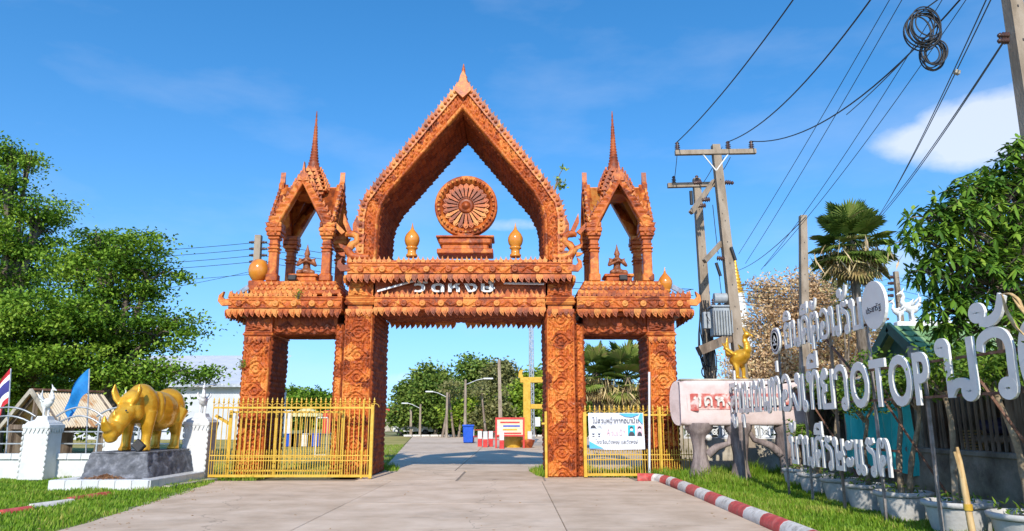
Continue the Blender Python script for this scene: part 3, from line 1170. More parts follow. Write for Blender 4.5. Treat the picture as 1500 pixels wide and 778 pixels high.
def cornice(x0, x1, yf, yb, zd, zt, nleaf, nrose, ends=(False, False), back=True, side_leaf=True):
    """band with vine frieze, rosettes, hanging leaf tiles and a crest of small spades"""
    zb = zd + .24
    mb = MB()
    mb.box(((x0 + x1) / 2, (yf + yb) / 2, (zb + zt) / 2), (x1 - x0, yb - yf, zt - zb))
    mb.box(((x0 + x1) / 2, (yf + yb) / 2, zt + .025), (x1 - x0 + .06, yb - yf + .06, .05), bev=.015)
    mb.box(((x0 + x1) / 2, (yf + yb) / 2, zb - .02), (x1 - x0 + .07, yb - yf + .07, .05), bev=.015)
    c = mb.build('cornice', M['terra'], gate)
    relief('frieze', (x0, yf - .004, zb + .03), XP, ZP, YM, x1 - x0, zt - zb - .06, .022, carve_vine(zt - zb - .06, seed=rnd.random()), M['terra'], c)
    rowtiles('leaf_tile', ME_LEAF, c, (x0, yf - .035, zb + .01), (x1, yf - .035, zb + .01), nleaf, skip=.015)
    for i in range(nrose):
        x = x0 + (x1 - x0) * (i + .6) / (nrose + .2)
        inst('rosette', ME_ROSE, Matrix.Translation((x, yf - .01, (zb + zt) / 2)), c)
    spades(c, (x0, yf + .02, zt + .045), (x1, yf + .02, zt + .045), int((x1 - x0) / .15))
    if back:
        rowtiles('leaf_tile', ME_LEAF, c, (x1, yb + .035, zb + .01), (x0, yb + .035, zb + .01), nleaf, yaw=math.pi, skip=.05)
    for e, xe, sg in ((ends[0], x0, -1), (ends[1], x1, 1)):
        if not e:
            continue
        n = max(3, int((yb - yf) / .2))
        rowtiles('leaf_tile', ME_LEAF, c, (xe + sg * .035, yf, zb + .01), (xe + sg * .035, yb, zb + .01), n, yaw=sg * math.pi / 2)
        spades(c, (xe - sg * .02, yf, zt + .045), (xe - sg * .02, yb, zt + .045), int((yb - yf) / .15), yaw=sg * math.pi / 2)
        for yy in (yf, yb - .12):
            mc = MB()
            mc.prism([(sg * u, w) for u, w in hook(1.0)][::sg], (xe - sg * .10, yy + .10, zt - .22), XP, ZP, YM, .14)
            mc.build('corner_curl', M['terra_tile'], c)
    return c


def torus_mould(parent, x0, x1, y0, y1, z, h=.12, out=.05):
    mb = MB()
    for k, (o, dz, hh) in enumerate(((out * .5, -h * .42, h * .22), (out, 0, h * .5), (out * .6, h * .44, h * .22))):
        mb.box(((x0 + x1) / 2, (y0 + y1) / 2, z + dz), (x1 - x0 + 2 * o, y1 - y0 + 2 * o, hh), bev=hh * .35)
    return mb.build('moulding', M['terra'], parent)


def column(xa, xb, y0, y1, h, seed, inner, panel='loz'):
    mb = MB()
    mb.box(((xa + xb) / 2, (y0 + y1) / 2, h / 2), (xb - xa, y1 - y0, h))
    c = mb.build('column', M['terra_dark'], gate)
    w = xb - xa
    f = carve_lozenge(w, seed=seed) if panel == 'loz' else carve_half(w, seed=seed)
    relief('carved_panel', (xa, y0 - .01, .02), XP, ZP, YM, w, h - .04, .019, f, M['terra'], c)
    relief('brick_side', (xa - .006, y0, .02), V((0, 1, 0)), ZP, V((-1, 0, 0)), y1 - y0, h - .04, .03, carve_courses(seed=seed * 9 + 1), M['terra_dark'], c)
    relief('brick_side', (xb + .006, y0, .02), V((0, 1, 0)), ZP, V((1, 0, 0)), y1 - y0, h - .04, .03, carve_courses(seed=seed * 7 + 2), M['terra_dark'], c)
    return c


MI, MO, PO = 2.66, 3.50, 3.78        # main column inner/outer, pilaster outer
OI, OO = 5.77, 6.57                  # outer column
for sg in (-1, 1):
    a, b = sorted((CX + sg * MI, CX + sg * MO))
    c = column(a, b, YF, YF + 2.7, 4.95, .1 if sg < 0 else .45, sg)
    # upper pier between the two cornices
    mb = MB()
    mb.box(((a + b) / 2, YF + 1.35, 5.40), (b - a - .08, 2.6, .95))
    u = mb.build('upper_pier', M['terra'], gate)
    relief('carved_panel', (a + .05, YF + .045, 5.40), XP, ZP, YM, b - a - .1, .42, .019, carve_half(b - a - .1, p=.3, seed=.3), M['terra'], u)
    for z in (5.20, 5.33):
        torus_mould(u, a, b, YF, YF + 2.7, z, .13, .06 if z < 5.3 else .03)
    rowtiles('leaf_tile', ME_LEAF, c, (a, YF - .05, 4.98), (b, YF - .05, 4.98), 5, scale=.9)
    # narrow pilaster on the outer side
    a2, b2 = sorted((CX + sg * (MO + .075), CX + sg * PO))
    column(a2, b2, YF + .12, YF + 2.0, 4.55, .2, sg, 'half')
    # outer column with its block capital
    a, b = sorted((CX + sg * OI, CX + sg * OO))
    c = column(a, b, YF + .1, YF + 1.75, 4.18, .7 if sg < 0 else .25, sg)
    mb = MB()
    mb.box(((a + b) / 2, YF + .93, 4.58), (b - a + .03, 1.7, .66))
    u = mb.build('upper_pier', M['terra_red'], gate)
    relief('carved_panel', (a + .02, YF + .07, 4.32), XP, ZP, YM, b - a - .04, .54, .019, carve_half(b - a, p=.3, seed=.1), M['terra_red'], u)
    torus_mould(u, a, b, YF + .1, YF + 1.75, 4.22, .14, .07)
    rowtiles('leaf_tile', ME_LEAF, c, (a, YF + .05, 4.14), (b, YF + .05, 4.14), 6, scale=.7)
    # side lintel with draped relief
    a, b = sorted((CX + sg * (PO + .02), CX + sg * (OI - .01)))
    mb = MB()
    mb.box(((a + b) / 2, YF + .98, 4.57), (b - a, 1.5, .62))
    l = mb.build('side_lintel', M['terra_red'], gate)
    relief('draped_panel', (a, YF + .226, 4.26), XP, ZP, YM, b - a, .62, .02, carve_drape(b - a, .62), M['terra_red'], l)
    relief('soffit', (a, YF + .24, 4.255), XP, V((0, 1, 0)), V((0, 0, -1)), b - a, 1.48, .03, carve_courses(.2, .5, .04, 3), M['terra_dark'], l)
    # side cornice
    a, b = sorted((CX + sg * (MO + .09), CX + sg * 7.04))
    cornice(a, b, YF - .22, YF + 2.05, 4.70, 5.30, 20, 6, ends=(sg < 0, sg > 0))
    # step between cornice and pavilion base
    mb = MB()
    mb.box(((a + b) / 2, YF + .95, 4.83), (b - a - .5, 1.95, .10))
    mb.build('bed_mould', M['terra_red'], gate)

# middle lintel, name panel and upper cornice
a, b = CX - MI + .02, CX + MI - .02
mb = MB()
mb.box(((a + b) / 2, YF + 1.35, 5.44), (b - a, 2.58, .98))
lin = mb.build('lintel', M['terra_red'], gate)
relief('name_panel', (a, YF + .055, 5.40), XP, ZP, YM, b - a, .50, .025, carve_courses(.125, .42, .012, 5), M['terra_red'], lin)
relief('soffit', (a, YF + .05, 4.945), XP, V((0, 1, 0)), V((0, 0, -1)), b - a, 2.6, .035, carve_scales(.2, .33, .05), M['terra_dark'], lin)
cornice(a + .03, b - .03, YF - .14, YF + 2.84, 4.76, 5.29, 30, 9)
cornice(CX - 3.46, CX + 3.44, YF - .26, YF + 2.9, 5.76, 6.36, 38, 10, ends=(True, True))
mb = MB()
mb.box((CX, YF + 1.3, 6.47), (6.9, 2.5, .14))
mb.build('terrace', M['terra_red'], gate)

# white raised letters of the temple's name
for o in lettering('วัดหงษ์', (CX - 1.42, YF + .01, 5.52), XP, ZP, 2.50, .44, .09, M['white'], gate, bold=.06, gap=.16):
    pass
for k, (p, q) in enumerate(((A(553, 427, 22.45), A(608, 411, 22.45)), (A(738, 415, 22.45), A(797, 416, 22.45)))):
    t = thing('tube_lamp', p, ('white fluorescent tube fitting tilted beside the gate lettering', 'level white fluorescent tube fitting right after the gate lettering')[k], 'lamp')
    MB().bar(p, q, .075, .06).build('housing', M['white'], t)
    MB().tube([p + V((0, -.05, -.02)), q + V((0, -.05, -.02))], .022, 6).build('tube', M['flag_white'], t)

# pointed arch -------------------------------------------------------------
def resample(pts, n):
    pts = np.array(pts, dtype=float)
    d = np.concatenate([[0], np.cumsum(np.linalg.norm(np.diff(pts, axis=0), axis=1))])
    s = np.linspace(0, d[-1], n)
    return np.stack([np.interp(s, d, pts[:, i]) for i in range(pts.shape[1])], -1), s


AOUT = [(3.12, 6.54), (3.14, 7.9), (3.05, 8.4), (2.62, 9.05), (0, 12.46)]
AIN = [(2.62, 6.54), (2.60, 7.85), (2.50, 8.28), (2.28, 8.72), (0, 11.52)]
AD = 2.75


def arch_half(sg):
    n = 190
    po, s = resample(AOUT, n)
    pi, _ = resample(AIN, n)
    x = lambda a: CX + sg * a
    y0 = YF + .05
    # core: closed loop section swept
    P = np.zeros((n, 5, 3))
    for k, (p, y) in enumerate(((pi, y0), (po, y0), (po, y0 + AD), (pi, y0 + AD), (pi, y0))):
        P[:, k, 0], P[:, k, 1], P[:, k, 2] = x(p[:, 0]), y, p[:, 1]
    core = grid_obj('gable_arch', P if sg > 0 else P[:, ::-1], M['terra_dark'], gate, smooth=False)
    # front carved band
    nv = 34
    v = np.linspace(0, 1, nv)
    S, Vv = np.meshgrid(s, v, indexing='ij')
    Q = pi[:, None, :] * (1 - Vv[..., None]) + po[:, None, :] * Vv[..., None]
    t = (S / .40) % 1.0
    h = np.where(Vv < .26, .13 * np.sqrt(np.clip(1 - ((Vv - .13) / .135) ** 2, 0, 1)), 0)
    r = np.sqrt(((t - .5) * .9) ** 2 + ((Vv - .60) * 1.2) ** 2)
    an = np.arctan2((Vv - .6) * 1.2, (t - .5) * .9)
    band = .085 * crisp(np.cos(r * 26 + an * 2)) * np.clip(1.4 - 1.6 * r, 0, 1)
    h = np.where((Vv > .30) & (Vv < .93), band + .01, h)
    h = np.where(Vv >= .93, .07, h)
    h += .018 * np.sin(S * 46 + 3 * np.sin(Vv * 12)) * np.sin(Vv * 34 + S * 9)
    h[:, 0] = h[:, -1] = -.03
    P = np.stack([x(Q[..., 0]), y0 - .012 - h, Q[..., 1]], -1)
    grid_obj('carved_band', P if sg < 0 else P[::-1], M['terra'], core)
    P2 = P.copy()
    P2[..., 1] = y0 + AD + .012 + h
    grid_obj('carved_band', P2 if sg > 0 else P2[::-1], M['terra'], core)
    # soffit scales
    yy = np.linspace(0, AD, 80)
    S, Yg = np.meshgrid(s, yy, indexing='ij')
    tan = np.gradient(pi, axis=0)
    tan /= np.linalg.norm(tan, axis=1)[:, None]
    nrm = np.stack([-tan[:, 1], tan[:, 0]], -1)
    hh = carve_scales(.17, .19, .09)(Yg, S) - .01
    hh[:, 0] = hh[:, -1] = -.03
    Q = pi[:, None, :] + nrm[:, None, :] * hh[..., None]
    P = np.stack([x(Q[..., 0]), y0 + Yg, Q[..., 1]], -1)
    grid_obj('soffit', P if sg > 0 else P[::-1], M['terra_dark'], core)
    # outer face courses
    nrm2 = None
    tan = np.gradient(po, axis=0)
    tan /= np.linalg.norm(tan, axis=1)[:, None]
    nrm2 = np.stack([tan[:, 1], -tan[:, 0]], -1)
    yy = np.linspace(.1, AD - .1, 60)
    S, Yg = np.meshgrid(s, yy, indexing='ij')
    hh = carve_scales(.3, .25, .05)(Yg, S)
    hh[:, 0] = hh[:, -1] = -.03
    Q = po[:, None, :] + nrm2[:, None, :] * hh[..., None]
    P = np.stack([x(Q[..., 0]), y0 + Yg, Q[..., 1]], -1)
    grid_obj('roof_face', P if sg < 0 else P[::-1], M['terra_red'], core)
    # flame tiles along both outer edges
    L = s[-1]
    nt = 42
    for face, yb in ((0, y0 - .02), (1, y0 + AD + .02)):
        for i in range(nt):
            sp = .12 + (L - .22) * i / (nt - 1)
            px = np.interp(sp, s, po[:, 0])
            pz = np.interp(sp, s, po[:, 1])
            tx, tz = np.interp(sp, s, tan[:, 0]), np.interp(sp, s, tan[:, 1])
            U = V((sg * tx, 0, tz))
            W = V((sg * tz, 0, -tx))
            N = V((0, -1 if face == 0 else 1, 0))
            B = Matrix((U, -N, W)).transposed().to_4x4()
            inst('flame_tile', ME_FLAME, Matrix.Translation(V((x(px), yb, pz)) - W * .10) @ B @ Matrix.Scale(rnd.uniform(.70, .82), 4), core)
    # rearing naga at the foot of the arch
    mb = MB()
    base = V((x(3.10), YF - .02, 6.50))
    f = lambda u, w, d=0: base + V((sg * u, -d, w))
    mb.tube([f(-.25, .12), f(.05, .10), f(.30, .14), f(.42, .34), f(.30, .52), f(.14, .62), f(.16, .80), f(.36, .88), f(.52, .80)],
            [.12, .14, .15, .14, .13, .12, .12, .10, .05], 8, flat=1.0)
    mb.ell(f(.34, .86), (.2, .12, .11))
    for (u, w, l, an_) in ((.40, .95, .55, 70), (.22, .95, .42, 95), (.58, .88, .36, 50), (.48, .40, .25, 20), (.02, .55, .3, 120), (.5, .2, .22, -5)):
        c_, s_ = math.cos(rad(an_)), math.sin(rad(an_))
        mb.prism([(u - .07 * s_, w + .07 * c_), (u + .07 * s_, w - .07 * c_), (u + l * c_ * .6 + .10 * s_, w + l * s_ * .6 - .03), (u + l * c_, w + l * s_ + .06)],
                 base, V((sg, 0, 0)), ZP, YM, .06, -.06)
    mb.build('naga_figure', M['terra'], gate)
    return core


cores = [arch_half(-1), arch_half(1)]
mb = MB()
zb = 12.30
mb.lathe([(.20, 0), (.22, .08), (.17, .16), (.18, .24), (.12, .34), (.13, .40), (.07, .52), (.05, .70), (.012, .88)], (CX, YF + .05, zb), n=10)
mb.prism([(-.26, -.05), (-.25, .14), (-.13, .26), (-.09, .48), (0, .66), (.09, .48), (.13, .26), (.25, .14), (.26, -.05), (0, -.3)], (CX, YF - .02, zb - .1), XP, ZP, YM, .14, -.1)
mb.build('apex_finial', M['terra_tile'], gate)

# wheel of the law on its pedestal ----------------------------------------
WY = 24.1
wc = A(683, 303, WY)
wb = A(683, 374, WY)
wheel = thing('dharma_wheel', wb, 'big round terracotta wheel with petal spokes on a pedestal under the arch', 'wheel')
mb = MB()
RY = Matrix.Rotation(math.pi / 2, 3, 'X')
mb.lathe([(1.06, -.12), (1.06, .12), (1.02, .16), (.98, .14), (.95, .19), (.90, .19), (.87, .13), (.80, .11), (.80, -.12)], wc, 40, rot=RY)
mb.build('rim', M['terra'], wheel)
MB().lathe([(.82, -.08), (.82, .06), (.02, .06)], wc, 32, rot=RY).build('disc', M['terra_red'], wheel)
mb = MB()
mb.lathe([(.26, 0), (.26, .12), (.22, .18), (.17, .15), (.14, .2), (.03, .24)], wc, 20, rot=RY)
mb.build('hub', M['terra_tile'], wheel)
mb = MB()
out = [(-.045, .27), (-.10, .60), (-.07, .74), (0, .80), (.07, .74), (.10, .60), (.045, .27)]
mb.prism(out, (0, 0, 0), XP, ZP, YM, .115, .05)
mb.prism([(u * .55, .32 + (w - .27) * .8) for u, w in out], (0, 0, 0), XP, ZP, YM, .15, .10)
me = mb.mesh('petal', M['terra_tile'])
for i in range(24):
    inst('petal', me, Matrix.Translation(wc) @ Matrix.Rotation(2 * math.pi * i / 24, 4, 'Y'), wheel)
mb = MB()
mb.lathe([(.045, 0), (.05, .03), (.02, .05)], (0, 0, 0), 8, rot=RY)
me = mb.mesh('bead', M['terra_tile'])
for i in range(36):
    a_ = 2 * math.pi * i / 36
    inst('bead', me, Matrix.Translation(wc + V((.925 * math.cos(a_), -.185, .925 * math.sin(a_)))), wheel)
mb = MB()
pz = wb.z
mb.box((wc.x, WY, pz + .05), (1.85, .9, .16), bev=.02)
mb.box((wc.x, WY, pz + .20), (1.55, .75, .18), bev=.04)
mb.box((wc.x, WY, pz + .40), (1.75, .85, .22), bev=.05)
mb.box((wc.x, WY, pz + .54), (1.92, .95, .07), bev=.02)
mb.box((wc.x, WY, pz + .64), (.55, .4, .18), bev=.03)
mb.build('pedestal', M['terra'], wheel)

# lotus bud jars -----------------------------------------------------------
bud_full = [(.10, 0), (.22, .0), (.25, .05), (.24, .12), (.19, .16), (.19, .34), (.26, .38), (.26, .43), (.21, .46), (.29, .58), (.33, .74), (.32, .88), (.25, 1.03), (.15, 1.15), (.07, 1.25), (.045, 1.35), (.02, 1.48), (.003, 1.55)]
def bud(px, py_base, Y, height, label, tip=True):
    p = A(px, py_base, Y)
    if py_base == 428:
        p.z = 5.34
    t = thing('lotus_bud_jar', p, label, 'ornament', None)
    k = height / 1.55
    prof = [(r * k, z * k) for r, z in bud_full]
    MB().lathe(prof[:9], p, 20).build('foot', M['glaze'], t)
    if tip:
        MB().lathe(prof[8:], p, 20).build('bud', M['glaze'], t)
    else:
        pr = [(.16, .0), (.24, .06), (.34, .22), (.37, .42), (.34, .58), (.25, .72), (.14, .80), (.03, .82)]
        MB().lathe([(r * .87, z * .87 + .02) for r, z in pr], p, 20).build('bud', M['glaze'], t)
    return t
bud(603, 377, 22.9, 1.14, 'amber glazed lotus bud jar on the arch sill nearest the tilted tube lamp')
bud(755, 377, 22.9, 1.14, 'amber glazed lotus bud jar on the arch sill, on the sprouting weed side')
bud(975, 428, 22.9, 1.06, 'pointed amber lotus bud jar on the side cornice next to the utility poles')
t = bud(378, 413, 22.9, .9, 'round amber jar without a tip on the side cornice, grey pole behind it', tip=False)

MB().box((t.location.x, 22.9, (5.33 + t.location.z) / 2), (.42, .42, t.location.z - 5.33 + .02), taper=1.15, bev=.03).build('stand', M['terra_tile'], t)
# ------------------------------------------------------------------ two pavilions on the side wings (parts of the gate)
def pavilion(cx):
    y0, y1 = YF + .12, YF + 1.88            # front and back column rows
    cy = (y0 + y1) / 2
    hx, hy = .83, (y1 - y0) / 2
    z0 = 5.86
    mb = MB()
    mb.box((cx, cy, 5.50), (2.75, 2.35, .16), bev=.03)
    mb.box((cx, cy, 5.66), (2.55, 2.2, .18), bev=.05)
    mb.box((cx, cy, 5.80), (2.4, 2.1, .12), bev=.03)
    b = mb.build('pavilion', M['terra'], gate)
    spades(b, (cx - 1.3, cy - 1.15, 5.56), (cx + 1.3, cy - 1.15, 5.56), 15, s=.9)
    spades(b, (cx - 1.22, cy - 1.08, 5.73), (cx + 1.22, cy - 1.08, 5.73), 14, s=.7)
    # columns with stepped bases, bands and brackets
    for sx in (-1, 1):
        for sy in (-1, 1):
            x, y = cx + sx * hx, cy + sy * hy
            mb = MB()
            mb.box((x, y, z0 + .12), (.36, .36, .24), bev=.03)
            mb.box((x, y, z0 + .78), (.28, .28, 1.2), taper=.93, bev=.02)
            for z, w, h in ((z0 + .95, .33, .05), (z0 + 1.06, .36, .06), (z0 + 1.18, .32, .05), (z0 + 1.38, .36, .08), (z0 + 1.50, .44, .12), (z0 + 1.64, .50, .14), (z0 + 1.80, .46, .16)):
                mb.box((x, y, z), (w, w, h), bev=.02)
            c = mb.build('column', M['terra'], b)
    # four pointed gables
    oz = 7.45
    out = [(1.0, oz - .10), (1.02, oz + .2), (.92, oz + .48), (.74, oz + .76), (0, 9.32)]
    inn = [(.72, oz - .10), (.72, oz + .05), (.66, oz + .24), (.56, oz + .44), (0, 8.98)]
    po, s = resample(out, 60)
    pi, _ = resample(inn, 60)
    L = s[-1]
    for q in range(4):
        R = Matrix.Rotation(q * math.pi / 2, 3, 'Z')
        off = hy + .16 if q % 2 == 0 else hx + .16
        half = 1.0
        loc = lambda u, d, z: V((cx, cy, 0)) + R @ V((u, -(off + d), z))
        for sg in (-1, 1):
            P = np.zeros((60, 12, 3))
            for i in range(60):
                prof = [(pi[i], -.18)] + [((pi[i] * (1 - t) + po[i] * t), .06 + .05 * math.sqrt(max(0, math.sin(math.pi * min(t / .3, 1)))) + (.03 * math.cos(s[i] * 24 + t * 6) if t > .32 else 0)) for t in np.linspace(0, 1, 9)] + [(po[i], -.18), (pi[i], -.18)]
                for k, (p, d) in enumerate(prof):
                    P[i, k] = loc(sg * p[0], d, p[1])
            grid_obj('gable', P if sg < 0 else P[::-1], M['terra'], b, smooth=False)
            nt = 12
            for i in range(nt):
                sp = .1 + (L - .16) * i / (nt - 1)
                u, z = np.interp(sp, s, po[:, 0]), np.interp(sp, s, po[:, 1])
                j = min(58, int(sp / L * 59))
                tx, tz = po[j + 1] - po[j]
                l_ = math.hypot(tx, tz)
                U, W, N = R @ V((sg * tx / l_, 0, tz / l_)), R @ V((sg * tz / l_, 0, -tx / l_)), R @ V((0, -1, 0))
                B = Matrix((U, -N, W)).transposed().to_4x4()
                inst('flame_tile', ME_FLAME, Matrix.Translation(loc(sg * u, -.02, z) - W * .06) @ B @ Matrix.Scale(.44, 4), b)
        # apex horn
        mb = MB()
        mb.prism([(-.14, -.12), (-.16, .06), (-.05, .16), (0, .52), (.05, .16), (.16, .06), (.14, -.12)], loc(0, 0, 9.22), R @ XP, ZP, R @ YM, .08, -.08)
        mb.build('gable_horn', M['terra_tile'], b)
        # roof slopes behind the gable, laid in courses
        for sg in (-1, 1):
            n = 26
            pr, sr = resample([(.98, oz + .50), (.80, oz + .76), (0, 9.26)], n)
            P = np.zeros((n * 2, 8, 3))
            for i in range(n):
                for e in range(2):
                    k = min(i + e, n - 1)
                    lift = .035 if e == 0 else 0
                    for w, d in enumerate(np.linspace(-.1, -max(.12, off - pr[k, 0] * (off / 1.0) * .98), 8)):
                        P[i * 2 + e, w] = loc(sg * (pr[k, 0] - .02 + lift), d, pr[k, 1] - .04)
            grid_obj('roof_slope', P if sg < 0 else P[::-1], M['terra_tile'], b, smooth=False)
    # inner ceiling / crossing block under the spire
    # crowned tiers and spire
    tiers = [(8.90, 1.02, .16), (9.06, .92, .12), (9.20, .84, .14), (9.36, .70, .12), (9.50, .58, .14), (9.66, .44, .12)]
    mb = MB()
    for z, w, h in tiers:
        mb.box((cx, cy, z), (w, w, h), bev=.02)
        mb.box((cx, cy, z + h * .4), (w + .1, w + .1, .04))
    t = mb.build('spire_tiers', M['terra'], b)
    mb = MB()
    src = [v.co.copy() for v in ME_SPADE.vertices]
    fs = [tuple(f.vertices) for f in ME_SPADE.polygons]
    for z, w, h in tiers:
        for q in range(4):
            R = Matrix.Rotation(q * math.pi / 2, 3, 'Z')
            n = max(2, int(w / .17))
            for i in range(n):
                p = V((cx, cy, z + h * .3)) + R @ V(((i + .5) / n * w - w / 2, -w / 2 - .03, 0))
                mb.add([R @ (v * 1.05) + p for v in src], fs)
    o = mb.build('crest_row', M['terra_tile'], b)
    o["kind"] = "stuff"
    prof = [(.24, 9.70), (.26, 9.76), (.20, 9.84), (.22, 9.90), (.17, 9.98), (.19, 10.04)]
    z, r = 10.08, .16
    while r > .055:
        prof += [(r * .82, z), (r, z + .035), (r, z + .06), (r * .8, z + .085)]
        z += .095
        r *= .92
    prof += [(.035, z), (.045, z + .06), (.03, z + .12), (.04, z + .2), (.022, z + .26), (.03, z + .32), (.012, z + .5)]
    top = prof[-1][1]
    k = (A(460, 163, cy).z - 9.7) / (top - 9.7)
    MB().lathe([(r_, 9.7 + (z_ - 9.7) * k) for r_, z_ in prof], (cx, cy, 0), 12).build('spire', M['terra_red'], b)
    return b


PAV = [pavilion(CX - 5.03), pavilion(CX + 5.0)]

# ------------------------------------------------------------------ kneeling praying figures inside the pavilions
def praying_mesh():
    mb = MB()
    def limb(pts, rs):
        for i in range(len(pts) - 1):
            mb.tube([pts[i], pts[i + 1]], [rs[i], rs[i + 1]], 10)
        for p, r in zip(pts, rs):
            mb.ell(p, (r, r, r), nu=10, nv=7)
    mb.ell((0, .05, .14), (.2, .2, .13))
    for s in (-1, 1):
        limb([(s * .09, .12, .14), (s * .17, -.16, .09), (s * .10, .20, .05)], [.11, .09, .05])      # folded legs
        limb([(s * .17, .02, .52), (s * .24, -.03, .36), (s * .03, -.15, .47)], [.062, .05, .035])    # arms
        mb.ell((s * .02, -.16, .51), (.02, .022, .06))                                              # joined palms
        limb([(s * .15, .03, .54), (s * .23, .03, .60)], [.05, .015])
    limb([(0, .05, .2), (0, .03, .36), (0, .02, .52)], [.12, .10, .13])
    limb([(0, .02, .55), (0, .01, .63)], [.05, .045])
    mb.ell((0, 0, .69), (.068, .078, .085))
    mb.ell((0, -.075, .68), (.014, .02, .02))
    mb.lathe([(.085, .72), (.09, .75), (.07, .78), (.072, .81), (.05, .86), (.035, .93), (.018, 1.02), (.005, 1.10)], (0, .005, 0), 12)
    mb.lathe([(.15, .52), (.16, .55), (.09, .585)], (0, .02, 0), 12)
    return voxel(mb, .013, 2)


ME_PRAY = praying_mesh()
for cxp, lab in ((CX - 5.03, 'brown kneeling praying figure in the pavilion over the rhinoceros-side opening'), (CX + 5.0, 'brown kneeling praying figure in the pavilion over the mask-banner opening')):
    cy = YF + .85
    p = V((cxp, cy, 5.865))
    t = thing('praying_statue', p, lab, 'statue')
    mb = MB()
    mb.box(p + V((0, 0, .05)), (.98, .8, .10), bev=.02)
    mb.box(p + V((0, 0, .17)), (.82, .66, .16), bev=.03)
    mb.box(p + V((0, 0, .29)), (.94, .76, .09), bev=.02)
    mb.build('pedestal', M['terra'], t)
    mesh_obj('figure', ME_PRAY if cxp < 0 else ME_PRAY, M['statue'], t, Matrix.Translation(p + V((0, 0, .325))) @ Matrix.Rotation(rad(8), 4, 'Z') @ Matrix.Diagonal((1.15, 1.1, .98, 1)))
    lp = p + V((-.28 if cxp < 0 else .1, -.52, .06))
    sl = thing('spotlight', lp, 'small black floodlight before the praying figure ' + ('above the rhinoceros side' if cxp < 0 else 'above the mask banner'), 'lamp')
    MB().box(lp + V((0, 0, .10)), (.26, .12, .20), Euler((rad(-25), 0, 0)), bev=.02).build('lamp_head', M['black'], sl)
    MB().box(lp + V((0, .02, -.02)), (.10, .10, .08)).build('foot', M['black'], sl)

# solar floodlights on the cornice corners
for px, py, lab, tilt in ((357, 425, 'pale solar lamp tilted at the cornice corner by the round tipless jar', -35), (992, 424, 'small solar panel lamp leaning under the pointed jar near the poles', 30)):
    p = A(px, py, YF - .05)
    t = thing('solar_lamp', p + V((0, 0, -.15)), lab, 'lamp')
    MB().box(p, (.34, .05, .20), Euler((rad(-30), rad(tilt), 0)), bev=.01).build('panel', M['steel'], t)
    MB().bar(p + V((0, .03, 0)), p + V((.05, .06, -.22)), .04).build('bracket', M['steel'], t)
# ------------------------------------------------------------------ yellow steel gate leaves
def steel_gate(x0, x1, y, z1, n, label, posts, double=None, low=True):
    g = thing('yellow_gate', ((x0 + x1) / 2, y, 0), label, 'gate')
    def rail(z, yy=y, a=x0, b=x1, w=.05):
        MB().bar((a, yy, z), (b, yy, z), w).build('rail', M['yellow'], g)
    for z, w in ((.10, .07), (.52, .025), (.66, .025), (z1 - .13, .055)):
        rail(z, w=w)
    mb = MB()
    mb.bar((0, 0, .10), (0, 0, z1), .020)
    mb.lathe([(.006, 0), (.032, .03), (.034, .05), (.012, .08), (.026, .10), (.004, .17)], (0, 0, z1 - .01), 6, smooth=False)
    me = mb.mesh('bar', M['yellow'])
    mb = MB()
    mb.bar((0, 0, .10), (0, 0, .72), .015)
    mb.lathe([(.012, .72), (.022, .75), (.003, .83)], (0, 0, 0), 4, smooth=False)
    ms = mb.mesh('picket', M['yellow'])
    mb = MB()
    mb.tube([(.13 * 1.0 * math.cos(a), 0, z1 - .12 + .11 * math.sin(a)) for a in np.linspace(0, math.pi, 9)], .009, 5)
    mc = mb.mesh('scroll_arc', M['yellow'])
    for i in range(n):
        x = x0 + (x1 - x0) * i / (n - 1)
        inst('bar', me, Matrix.Translation((x, y, 0)), g)
        if i < n - 1:
            dx = (x1 - x0) / (n - 1)
            inst('picket', ms, Matrix.Translation((x + dx / 2, y - .012, 0)), g)
            if i % 2 == 0:
                inst('scroll_arc', mc, Matrix.Translation((x + dx, y, 0)) @ Matrix.Diagonal((dx / .13, 1, 1, 1)), g)
    for x, w, h in posts:
        MB().box((x, y - .02, h / 2 + .03), (w, w, h), bev=.008).build('post', M['yellow'], g)
    if double:
        a, b, yy, zz = double
        for z, w in ((.22, .05), (.60, .03), (zz, .055)):
            rail(z, yy, a, b, w)
        mb = MB()
        mb.bar((0, 0, .22), (0, 0, zz), .022)
        md = mb.mesh('bar', M['yellow'])
        k = int((b - a) / .15)
        for i in range(k + 1):
            inst('bar', md, Matrix.Translation((a + (b - a) * i / k, yy, 0)), g)
        for x in (a, (a + b) / 2 - .3, b):
            MB().box((x, yy, zz / 2 + .08), (.085, .085, zz - .05), bev=.01).build('post', M['yellow'], g)
        MB().bar((a - .45, yy, zz - .1), (a, yy, zz - .35), .08).build('brace', M['yellow'], g)
    return g


steel_gate(-8.62, -3.98, 21.75, 2.13, 34, 'yellow spear-topped steel gate leaf in front of the rhinoceros-side opening', [(-4.02, .09, 2.05), (-4.28, .05, 2.2)],
           double=(-8.25, -4.95, 22.15, 1.88))
steel_gate(2.16, 5.6, 22.28, 1.93, 25, 'yellow spear-topped steel gate leaf carrying the mask banner', [(2.14, .10, 1.85), (4.36, .07, 2.0)])
p = A(850, 690, 22.3)
t = thing('gate_stop_post', (1.0, 22.32, 0), 'single slim yellow gate post against the carved column of the road opening', 'post')
MB().box((1.0, 22.32, .95), (.075, .075, 1.9), bev=.008).build('post', M['yellow'], t)
MB().box((.93, 22.30, 1.55), (.12, .06, .06), bev=.008).build('latch', M['yellow'], t)

